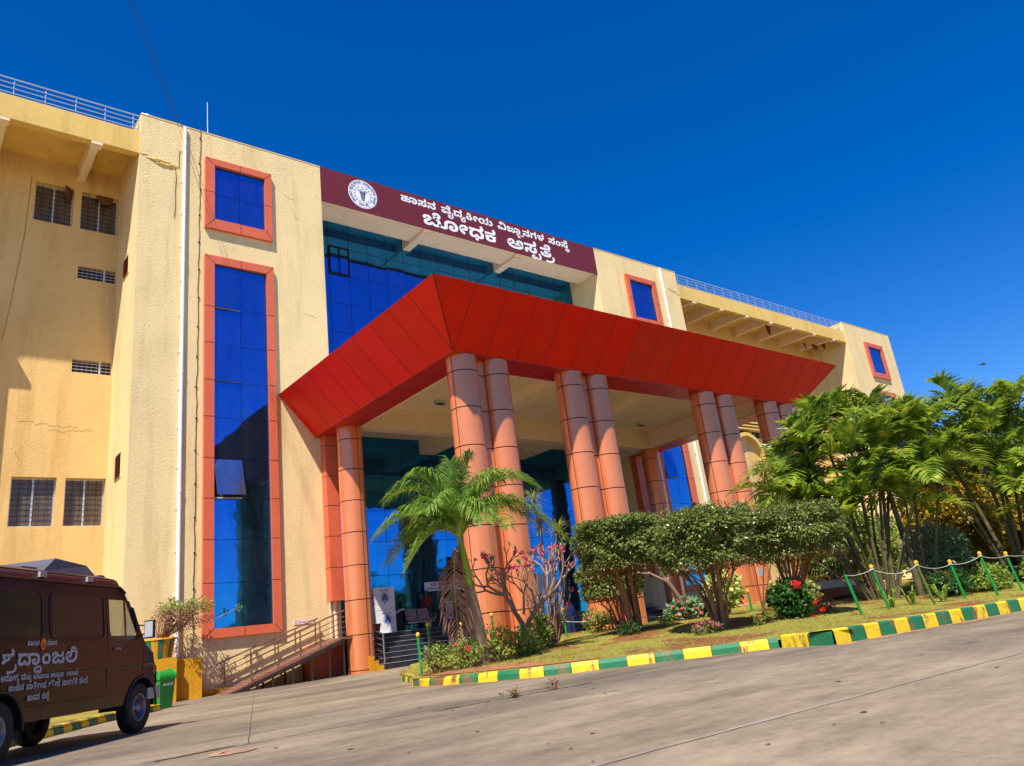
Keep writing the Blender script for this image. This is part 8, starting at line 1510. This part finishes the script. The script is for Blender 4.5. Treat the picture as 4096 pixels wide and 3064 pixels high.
b.box(-1.06, -1.03, -.86, .86, .6, 2.1, skip=''); b.box(-2.3, -1.5, .2, .8, .30, .42)
for c_ in (0, WR):
    for sg_ in (-1, 1):
        for i in range(14):
            a0, a1 = PI * i / 14, PI * (i + 1) / 14; r_ = .452
            b.add([(c_ + r_ * math.cos(a0), sg_ * .93, .37 + r_ * math.sin(a0)), (c_ + r_ * math.cos(a1), sg_ * .93, .37 + r_ * math.sin(a1)), (c_ + r_ * math.cos(a1), sg_ * .52, .37 + r_ * math.sin(a1)), (c_ + r_ * math.cos(a0), sg_ * .52, .37 + r_ * math.sin(a0))], [[0, 1, 2, 3]])
b.build('underbody', 'vandark', van)
b = MB()
for y in (-.45, .45):
    b.box(-.98, -.55, y - .24, y + .24, .95, 1.08); b.add([(-1.0, y - .24, 1.08), (-.90, y - .24, 1.08), (-.98, y - .22, 1.62), (-1.02, y - .22, 1.62), (-1.0, y + .24, 1.08), (-.90, y + .24, 1.08), (-.98, y + .22, 1.62), (-1.02, y + .22, 1.62)], [[0, 1, 2, 3], [7, 6, 5, 4], [1, 5, 6, 2], [3, 2, 6, 7], [0, 3, 7, 4]])
b.build('seats', 'vandark', van)
b = MB(); b.box(-.25, .1, -.85, .85, 1.10, 1.33); b.build('dashboard', 'vandark', van)
b = MB(); cc = Vector((-.42, -.42, 1.46)); ax = Vector((-.55, 0, .83)).normalized(); u_ = ax.cross(Vector((0, 1, 0))).normalized(); v_ = Vector((0, 1, 0))
b.tube([cc + (u_ * math.cos(t) + v_ * math.sin(t)) * .20 for t in [2 * PI * k / 20 for k in range(21)]], .017, 6); b.tube([cc, cc - ax * .35], .02, 6); b.tube([cc - v_ * .19, cc + v_ * .19], .012, 5)
b.build('steering_wheel', 'vandark', van)
# side details on both flanks
for sg_ in (-1, 1):
    def sp(s_, z, o=.004):
        pts = sec(s_)
        for (y0, z0), (y1, z1) in zip(pts, pts[1:]):
            if z0 <= z <= z1 + 1e-6: k = 0 if z1 == z0 else (z - z0) / (z1 - z0); return Vector((s_, sg_ * (y0 + (y1 - y0) * k + o), z))
        return Vector((s_, sg_ * (W_ + o), z))
    def rr_path(x0, x1, z0, z1, rad):
        P = []
        for cx, cz, a in ((x1 - rad, z1 - rad, 0), (x0 + rad, z1 - rad, 90), (x0 + rad, z0 + rad, 180), (x1 - rad, z0 + rad, 270)):
            for k in range(6): t = math.radians(a + k * 18); P.append((cx + rad * math.cos(t), cz + rad * math.sin(t)))
        return P + [P[0]]
    for x0, x1 in ((-2.42, -1.12), (-4.2, -2.58)):
        b = MB(); P = rr_path(x0, x1, 1.43, 2.05, .10)
        N_ = len(P) - 1; vs = [sp(x, z, .003) for x, z in P[:-1]]; cxm = (x0 + x1) / 2
        G_ = [[sp(x0 + .05 + (x1 - x0 - .1) * i / 10, 1.47 + .54 * j / 4, .0035) for j in range(5)] for i in range(11)]
        for i in range(10):
            for j in range(4): b.add([G_[i][j], G_[i + 1][j], G_[i + 1][j + 1], G_[i][j + 1]], [[0, 1, 2, 3] if sg_ < 0 else [3, 2, 1, 0]], 0, True)
        o = b.build('blanked_window', 'vanpanel', van)
        b = MB(); b.tube([sp(x, z, .004) for x, z in P], .010, 5); b.build('window_rim', 'van', o)
    b = MB()
    def groove(P, w=.005, mi=0): b.tube([sp(x, z, .0005) for x, z in P], w, 4, mi)
    groove([(-1.03, z) for z in (.46, .8, 1.0, 1.2, 1.43, 1.7, 2.0, 2.12)]); groove([(.02, z) for z in (.85, 1.0, 1.15, 1.28)]); groove([(-1.03, 2.12), (-.8, 2.12), (-.6, 2.11)]); groove([(-.44, 2.06), (-.3, 1.87), (-.1, 1.59), (.02, 1.40)])
    groove([(-2.50, z) for z in (.46, .8, 1.0, 1.2, 1.43, 1.7, 2.0, 2.15)]); groove([(-4.2, .62), (-3.85, .62)]); 
    b.build('door_seams', 'vandark', van)
    b = MB()
    b.tube([sp(s_, 2.20, .012) for s_ in (-4.3, -3, -2, -1, -.62)] + [sp(-.44, 2.12, .012)], .016, 6); b.tube([Vector((s_, sg_ * .80, 2.325)) for s_ in (-4.3, -2, -.66)], .008, 5)
    b.tube([sp(s_, z, .004) for s_, z in ((-2.85, 1.0), (-2.0, 1.0), (-1.05, 1.0), (-.5, 1.0), (0, 1.0), (.4, .98))], .010, 5)
    b.tube([sp(s_, 1.40, .003) for s_ in (-4.3, -3.3, -2.3, -1.06)], .006, 5); b.tube([sp(s_, .62, .003) for s_ in (-2.8, -2.0, -1.2, -.5)], .006, 5)
    b.build('side_mouldings', 'van', van)
    for c_ in (0, WR):
        b = MB(); b.tube([Vector((c_ + .46 * math.cos(t), sg_ * (W_ + .004), .37 + .46 * math.sin(t))) for t in [PI * k / 16 - .02 for k in range(17)]], .022, 6); b.build('wheel_arch_lip', 'vandark', van)
        b = MB(); y0 = sg_ * .83
        tw = [(.20, .085), (.26, .10), (.33, .105), (.362, .085), (.370, .05), (.370, -.05), (.362, -.085), (.33, -.105), (.26, -.10), (.20, -.085)]
        b.lathe([(r_, h * 1.0) for r_, h in tw], (c_, y0, .37), 40, 0, 'y')
        for k in range(40):
            a = 2 * PI * k / 40
            for o_ in (-.05, .02): b.bbox((c_ + .370 * math.cos(a + o_), y0 + o_ * .8, .37 + .370 * math.sin(a + o_)), (.004, .028, .02), Matrix.Rotation(-a, 3, 'Y'))
        wh = b.build('wheel', 'black', van)
        b = MB(); f = sg_
        b.lathe([(.205, .085 * f), (.205, .095 * f), (.185, .09 * f), (.18, .03 * f), (.165, .005 * f), (.12, .012 * f), (.095, .055 * f), (.065, .07 * f), (.055, .095 * f), (.0, .10 * f)], (c_, y0, .37), 32, 0, 'y')
        for k in range(5): a = 2 * PI * k / 5; b.bbox((c_ + .082 * math.cos(a), y0 + .07 * f, .37 + .082 * math.sin(a)), (.012, .012, .012), Matrix.Rotation(-a, 3, 'Y'), 1)
        for k in range(8): a = 2 * PI * k / 8; b.bbox((c_ + .148 * math.cos(a), y0 + .012 * f, .37 + .148 * math.sin(a)), (.012, .004, .022), Matrix.Rotation(-a, 3, 'Y'), 1)
        b.build('rim', ['chrome', 'vandark'], wh)
    m = MB(); m.tube([sp(-.12, 1.45, .0), Vector((-.06, sg_ * 1.06, 1.50))], .014, 6); m.tube([sp(-.10, 1.62, .0), Vector((-.06, sg_ * 1.06, 1.60))], .012, 6); m.box(-.10, -.03, *(sorted((sg_ * 1.02, sg_ * 1.17))), 1.40, 1.68); mo = m.build('side_mirror', 'vandark', van)
    m = MB(); m.box(-.106, -.101, *(sorted((sg_ * 1.03, sg_ * 1.16))), 1.42, 1.66); m.build('mirror_glass', 'alu', mo)
    m = MB(); m.box(.34, .50, *(sorted((sg_ * .80, sg_ * .91))), .86, 1.02); m.build('indicator', 'lamp_orange', van)
    m = MB(); p = sp(-.80, 1.27, .0); m.box(p.x - .07, p.x + .07, *(sorted((p.y, p.y + sg_ * .03))), 1.255, 1.285); m.lathe([(0, 0), (.03, 0), (.03, .02), (0, .02)], (p.x + .08, min(p.y, p.y + sg_ * .02), 1.27), 10, axis='y'); m.build('door_handle', 'chrome', van)
    for s_ in (-2.55, -1.45):
        m = MB(); m.box(s_ - .07, s_ + .07, *(sorted((sg_ * .852, sg_ * .885))), 2.24, 2.31); m.build('marker_lamp', 'bumper', van)
    m = MB(); m.lathe([(0, 0), (.075, 0), (.07, .03), (0, .035)], (.57, sg_ * .62, .92), 16, axis='x'); m.build('headlight', 'alu', van)
b = MB(); b.box(.50, .66, -.92, .92, .46, .66); b.box(.20, .55, -.955, -.90, .47, .64); b.box(.20, .55, .90, .955, .47, .64); b.build('bumper', 'bumper', van)
b = MB(); b.box(.571, .58, -.45, .45, .74, .98)
for k in range(5): b.box(.581, .588, -.44, .44, .76 + k * .045, .775 + k * .045)
b.build('grille', 'vandark', van)
b = MB(); v = [(-2.1, -.56, 2.38), (-.66, -.56, 2.34), (-.66, .40, 2.34), (-2.1, .40, 2.40), (-1.72, -.50, 2.61), (-.90, -.48, 2.57), (-.90, .34, 2.57), (-1.72, .36, 2.61)]
b.add(v, [[0, 1, 5, 4], [1, 2, 6, 5], [2, 3, 7, 6], [3, 0, 4, 7], [4, 5, 6, 7]]); b.box(-2.3, -1.7, -.40, .38, 2.38, 2.47); b.build('roof_air_unit', M_plain('grey_roof_unit', (.10, .10, .13), .4, var=.3), van)
b = MB(); b.box(-.74, -.62, -.62, -.44, 2.27, 2.42); b.box(-.60, -.50, -.25, -.02, 2.24, 2.34); b.build('roof_beacon', 'blue_lamp', van)
for sg_ in (-1, 1):
    b = MB(); b.box(-4.362, -4.352, *(sorted((sg_ * .08, sg_ * .72))), 1.45, 2.0); b.build('rear_window', 'vanpanel', van)
    b = MB(); b.box(-4.375, -4.352, *(sorted((sg_ * .82, sg_ * .92))), .85, 1.2); b.build('tail_lamp', 'redprint', van)
b = MB(); b.box(-4.356, -4.351, -.006, .006, .5, 2.15); b.box(-4.37, -4.352, .05, .09, 1.1, 1.3); b.build('rear_door_seam', 'vandark', van)
b = MB(); b.box(-4.46, -4.36, -.9, .9, .44, .56); b.build('rear_bumper', 'vandark', van)
# lettering on the flank facing the camera (right side, y < 0)
def vt(key, s0, s1, zb, size, mi=0):
    b = MB(); plane_text(b, TEXT[key], (s0, -(W_ + .016), zb), (1, 0, 0), (0, 0, 1), size, width=s1 - s0, space=330); return b.build('lettering', 'vantext', van)
vt('big', -3.36, -1.80, 1.115, .150); vt('k1', -2.895, -2.66, 1.35, .052); vt('k2', -2.50, -2.29, 1.35, .052)
b = MB()
b = MB(); plane_text(b, TEXT['r'], (-3.345, -(W_ + .016), .945), (1, 0, 0), (0, 0, 1), .062, width=1.57, space=330); b.build('lettering', 'vantext', van)
b = MB(); plane_text(b, TEXT['s'], (-3.19, -(W_ + .016), .825), (1, 0, 0), (0, 0, 1), .062, width=1.66, space=420); b.build('lettering', 'vantext', van)
b = MB(); plane_text(b, TEXT['h'], (-2.83, -(W_ + .016), .69), (1, 0, 0), (0, 0, 1), .062, width=.44, space=520); b.build('lettering', 'vantext', van)
b = MB(); Y = -(W_ + .016)
b.add([(-2.575 + .062 * math.cos(2 * PI * k / 24), Y, 1.365 + .075 * math.sin(2 * PI * k / 24)) for k in range(24)], [list(range(24))], 0)
q = [(-2.575 + rr_ * math.cos(2 * PI * k / 24), Y - .001, 1.365 + rr_ * 1.2 * math.sin(2 * PI * k / 24)) for rr_ in (.050, .054) for k in range(24)]; b.add(q, [[k, (k + 1) % 24, 24 + (k + 1) % 24, 24 + k] for k in range(24)], 1)
for k in range(-2, 3): b.add([(-2.575 + k * .013 - .005, Y - .001, 1.345), (-2.575 + k * .013 + .005, Y - .001, 1.345), (-2.575 + k * .016, Y - .001, 1.40 - abs(k) * .008)], [[0, 1, 2]], 1)
b.add([(-2.615, Y - .001, 1.325), (-2.535, Y - .001, 1.325), (-2.545, Y - .001, 1.34), (-2.605, Y - .001, 1.34)], [[0, 1, 2, 3]], 1)
b.build('round_emblem', ['lamp_orange', M_plain('dark_orange_print', (.20, .035, .005), .5)], van, 'small round orange emblem between two words')

# ------------------------------------------------------------------ people
def skinmesh(name, nodes, edges, mat, parent, sub=1):
    """nodes: {id: (x, y, z, rx, ry)}; grown with a Skin modifier rooted at the first node"""
    ids = list(nodes); me = bpy.data.meshes.new(name)
    me.from_pydata([nodes[i][:3] for i in ids], [(ids.index(a), ids.index(c)) for a, c in edges], [])
    o = bpy.data.objects.new(name, me); COL.objects.link(o); o.parent = parent
    sk = o.modifiers.new('skin', 'SKIN'); sk.use_smooth_shade = True
    ly = me.skin_vertices[0].data if me.skin_vertices else None
    if ly is None:
        bm = bmesh.new(); bm.from_mesh(me); bm.verts.layers.skin.verify(); bm.to_mesh(me); bm.free(); ly = me.skin_vertices[0].data
    for k, i in enumerate(ids): ly[k].radius = nodes[i][3:5]; ly[k].use_root = (k == 0)
    if sub: s_ = o.modifiers.new('sub', 'SUBSURF'); s_.levels = sub; s_.render_levels = sub
    me.materials.append(M[mat]); return o
def person(lab, loc, rotz, h, shirt, trouser, pose='stand', hairy='hair'):
    k = h / 1.72; t = thing('person', lab, 'person', loc, None, rotz, local=True)
    K_ = lambda *a: tuple(x * k for x in a)
    N_ = {'pelvis': K_(0, 0, .93, .13, .10), 'waist': K_(0, .0, 1.06, .12, .085), 'chest': K_(0, .0, 1.28, .145, .10), 'neckb': K_(0, .0, 1.42, .075, .06), 'neck': K_(0, -.01, 1.49, .048, .048), 'jaw': K_(0, -.03, 1.56, .055, .065), 'head': K_(0, -.02, 1.635, .072, .088), 'crown': K_(0, -.01, 1.69, .05, .06)}
    E_ = [('pelvis', 'waist'), ('waist', 'chest'), ('chest', 'neckb'), ('neckb', 'neck'), ('neck', 'jaw'), ('jaw', 'head'), ('head', 'crown')]
    for sg_, L in ((-1, 'l'), (1, 'r')):
        fwd = .05 * sg_ if pose == 'walk' else 0
        N_.update({'hip' + L: K_(sg_ * .09, 0, .88, .085, .085), 'knee' + L: K_(sg_ * .10, -.02 - fwd * 2, .49, .058, .058), 'ank' + L: K_(sg_ * .10, .02 - fwd * 2, .09, .038, .038), 'toe' + L: K_(sg_ * .11, -.14 - fwd * 2, .03, .035, .025),
                   'sh' + L: K_(sg_ * .17, 0, 1.40, .06, .06)})
        if pose == 'front' : el, wr = (sg_ * .25, -.02, 1.13), (sg_ * .12, -.20, 1.06)
        else: el, wr = (sg_ * .235, .02, 1.12), (sg_ * .25, -.06, .88)
        N_.update({'el' + L: K_(*el, .042, .042), 'wr' + L: K_(*wr, .026, .026)}); d = (Vector(wr) - Vector(el)).normalized()
        pm_ = Vector(wr) + d * .06; N_['palm' + L] = K_(*pm_, .026, .034)
        E_ += [('pelvis', 'hip' + L), ('hip' + L, 'knee' + L), ('knee' + L, 'ank' + L), ('ank' + L, 'toe' + L), ('chest', 'sh' + L), ('sh' + L, 'el' + L), ('el' + L, 'wr' + L), ('wr' + L, 'palm' + L)]
        for f in range(5):                          # four fingers and a thumb off the side of the palm
            off = Vector((0, (f - 1.5) * .018, 0)); 
            if f == 4: a = Vector(wr) + d * .03 + Vector((0, -.035, 0)); e = a + d * .035 + Vector((-sg_ * .01, -.02, 0)); rr_ = .010
            else: a = pm_ + d * .03 + off; e = a + d * (.055 - .008 * abs(f - 1.3)) + Vector((-sg_ * .015, 0, 0)); rr_ = .0085
            N_['f%d' % f + L] = K_(*a, rr_, rr_); N_['g%d' % f + L] = K_(*e, rr_ * .8, rr_ * .8); E_ += [('palm' + L if f < 4 else 'wr' + L, 'f%d' % f + L), ('f%d' % f + L, 'g%d' % f + L)]
    skinmesh('body', N_, E_, 'skin', t)
    g = lambda i, s_, z=0: (*N_[i][:3], N_[i][3] + s_ * k, N_[i][4] + s_ * k)
    S_ = {i: g(i, .022) for i in ('chest', 'waist', 'neckb')}; S_['pelvis'] = (0, 0, .90 * k, .15 * k, .12 * k)
    for L in 'lr':
        S_['sh' + L] = g('sh' + L, .02); S_['el' + L] = g('el' + L, .022); a, c_ = Vector(N_['el' + L][:3]), Vector(N_['wr' + L][:3]); S_['cf' + L] = (*a.lerp(c_, .85 if pose != 'front' else .3), .045 * k, .045 * k)
    skinmesh('shirt', S_, [('chest', 'waist'), ('waist', 'pelvis'), ('chest', 'neckb')] + [e for L in 'lr' for e in (('chest', 'sh' + L), ('sh' + L, 'el' + L), ('el' + L, 'cf' + L))], shirt, t)
    T_ = {'pelvis': (0, 0, .90 * k, .14 * k, .11 * k)}
    for L in 'lr': T_['hip' + L] = g('hip' + L, .012); T_['knee' + L] = g('knee' + L, .024); T_['ank' + L] = g('ank' + L, .030)
    skinmesh('trousers', T_, [e for L in 'lr' for e in (('pelvis', 'hip' + L), ('hip' + L, 'knee' + L), ('knee' + L, 'ank' + L))], trouser, t)
    b = MB(k); hc = Vector((0, -.002, 1.665)); R9 = random.Random(4); vs = []; fs = []
    for i in range(7):                              # hair cap
        ph = PI * .56 * i / 6
        for j in range(16):
            a = 2 * PI * j / 16; lo = 1 if math.sin(a) > -.2 else max(.0, 1 - (i / 6) * .55)
            p2 = ph * (lo if i > 3 else 1); vs.append(hc + Vector((math.sin(p2) * math.cos(a) * .083, math.sin(p2) * math.sin(a) * .100 + .008, math.cos(p2) * .078)))
    for i in range(6):
        for j in range(16): fs.append([i * 16 + j, i * 16 + (j + 1) % 16, (i + 1) * 16 + (j + 1) % 16, (i + 1) * 16 + j])
    b.add(vs, fs, 0, True); b.build('hair', hairy, t)
    b = MB(k)                                       # face details: nose, ears, eyes, mouth
    b.add([(0, -.105, 1.635), (-.014, -.100, 1.600), (.014, -.100, 1.600), (0, -.125, 1.602), (0, -.100, 1.590)], [[0, 1, 3], [0, 3, 2], [1, 4, 3], [3, 4, 2]])
    for s_ in (-1, 1): b.lathe([(0, 0), (.022, 0), (.026, .006), (.0, .012)], (s_ * .076 - (.012 if s_ < 0 else 0), 0, 1.62), 10, axis='x')
    b.build('face', 'skin', t)
    b = MB(k)
    for s_ in (-1, 1): b.box(s_ * .030 - .013, s_ * .030 + .013, -.108, -.100, 1.632, 1.642)
    b.box(-.024, .024, -.104, -.098, 1.568, 1.575); b.build('eyes_and_mouth', 'hair', t)
    for s_ in (-1, 1):
        b = MB(k); fx = -.05 * s_ * 2 if pose == 'walk' else 0; b.tube([(s_ * .10, .05 + fx, .035), (s_ * .105, -.06 + fx, .04), (s_ * .11, -.19 + fx, .028)], [.036, .044, .030], 8); b.build('shoe', 'hair', t)
    return t
person('person in dark clothes standing beside the lung kiosk, seen in silhouette', (17.56, 2.0, ZL), math.radians(60), 1.52, 'c_dark', 'c_dark')
person('person in a dark red shirt half hidden by the dead palm frond', (18.93, 2.02, ZL), math.radians(-60), 1.66, 'c_red', 'c_grey', 'front')
person('person in a light blue shirt and pale trousers seen from behind near the steps', (23.25, -2.5, gz(23, -2.5)), math.radians(165), 1.74, 'c_blue', 'c_white', 'front')

# ------------------------------------------------------------------ surroundings reflected in the glass (behind the photographer)
for k, (x_, y_, w_, h_, lab_) in enumerate(((-30, -75, 26, 8, 'long two storey beige block behind the photographer'), (30, -85, 34, 6.5, 'low beige block far behind the photographer to the right'))):
    t = thing('annex_building', lab_, 'building', (x_, y_, -.75))
    b = MB(); b.box(x_ - w_, x_ + w_, y_ - 8, y_, -.75, h_); b.box(x_ - w_ - .3, x_ + w_ + .3, y_ - 8.3, y_ + .4, h_ + .002, h_ + .4); b.build('wall', 'smooth', t)
    b = MB()
    for i in range(int(w_ / 2)):
        for z in (1.0, 4.4):
            if z + 1.5 < h_: b.box(x_ - w_ + 2 + i * 4, x_ - w_ + 3.6 + i * 4, y_ + .002, y_ + .05, z, z + 1.5)
    b.build('window', 'pane', t)
for k, (x_, y_, r_, h_) in enumerate(((-6, -52, 4, 3.6), (6, -60, 5, 4.4), (16, -56, 3.6, 3.2), (48, -60, 5, 4.2))):
    bush('background_tree', ['round green tree behind the photographer, nearest the van side', 'largest round tree behind the photographer', 'smaller round tree behind the photographer', 'green tree far right behind the photographer'][k], 'tree', (x_, y_, h_ + 1.6), r_, r_, h_, 2600, .55, 'leaf_dark', 120 + k, 7, 'trees behind the photographer', lw=.45, zoff=-.75)

# ------------------------------------------------------------------ sun, sky, camera
sx, sy, sz = 1.38, 1.0, -2.55                        # direction the light travels
sv = Vector((-sx, -sy, -sz)).normalized(); el = math.asin(sv.z); az = math.atan2(sv.x, sv.y)   # azimuth from +Y towards +X
su = bpy.data.lights.new('Sun', 'SUN'); su.energy = 5.0; su.angle = math.radians(.6); su.color = (1.0, .93, .80)
so = bpy.data.objects.new('Sun', su); COL.objects.link(so); so.rotation_euler = sv.to_track_quat('Z', 'Y').to_euler(); so.location = (0, 0, 40)
w = bpy.data.worlds.new('World'); scene.world = w; w.use_nodes = True; nt = w.node_tree; nt.nodes.clear()
sk = nt.nodes.new('ShaderNodeTexSky'); sk.sky_type = 'NISHITA'; sk.sun_disc = False; sk.sun_elevation = el; sk.sun_rotation = az
sk.altitude = 900; sk.air_density = 1.0; sk.dust_density = .15; sk.ozone_density = 3.5
hs = nt.nodes.new('ShaderNodeHueSaturation'); hs.inputs['Saturation'].default_value = 1.42; hs.inputs['Value'].default_value = 1.04
bg = nt.nodes.new('ShaderNodeBackground'); bg.inputs[1].default_value = .115; ou = nt.nodes.new('ShaderNodeOutputWorld')
nt.links.new(sk.outputs[0], hs.inputs['Color']); hs.inputs['Hue'].default_value = .514; nt.links.new(hs.outputs[0], bg.inputs[0]); nt.links.new(bg.outputs[0], ou.inputs[0])
cam = bpy.data.cameras.new('Camera'); co = bpy.data.objects.new('Camera', cam); COL.objects.link(co); scene.camera = co
cam.sensor_width = 36; cam.lens = 36 * FPX / 4096; cam.clip_start = .05; cam.clip_end = 3000
co.matrix_world = Matrix.Translation((0, -28, 0)) @ (Matrix.Rotation(YAW, 4, 'Z') @ Matrix.Rotation(PI / 2 + PITCH, 4, 'X') @ Matrix.Rotation(ROLL, 4, 'Z'))
vs_ = scene.view_settings; scene.display_settings.display_device = 'sRGB'; vs_.view_transform = 'Standard'; vs_.look = 'None'; vs_.exposure = .52; vs_.gamma = 1
scene.render.engine = 'CYCLES'; scene.cycles.max_bounces = 8; scene.cycles.diffuse_bounces = 4; scene.cycles.glossy_bounces = 4; scene.cycles.transparent_max_bounces = 8
scene.cycles.use_denoising = True
scene.cycles.sample_clamp_indirect = 8
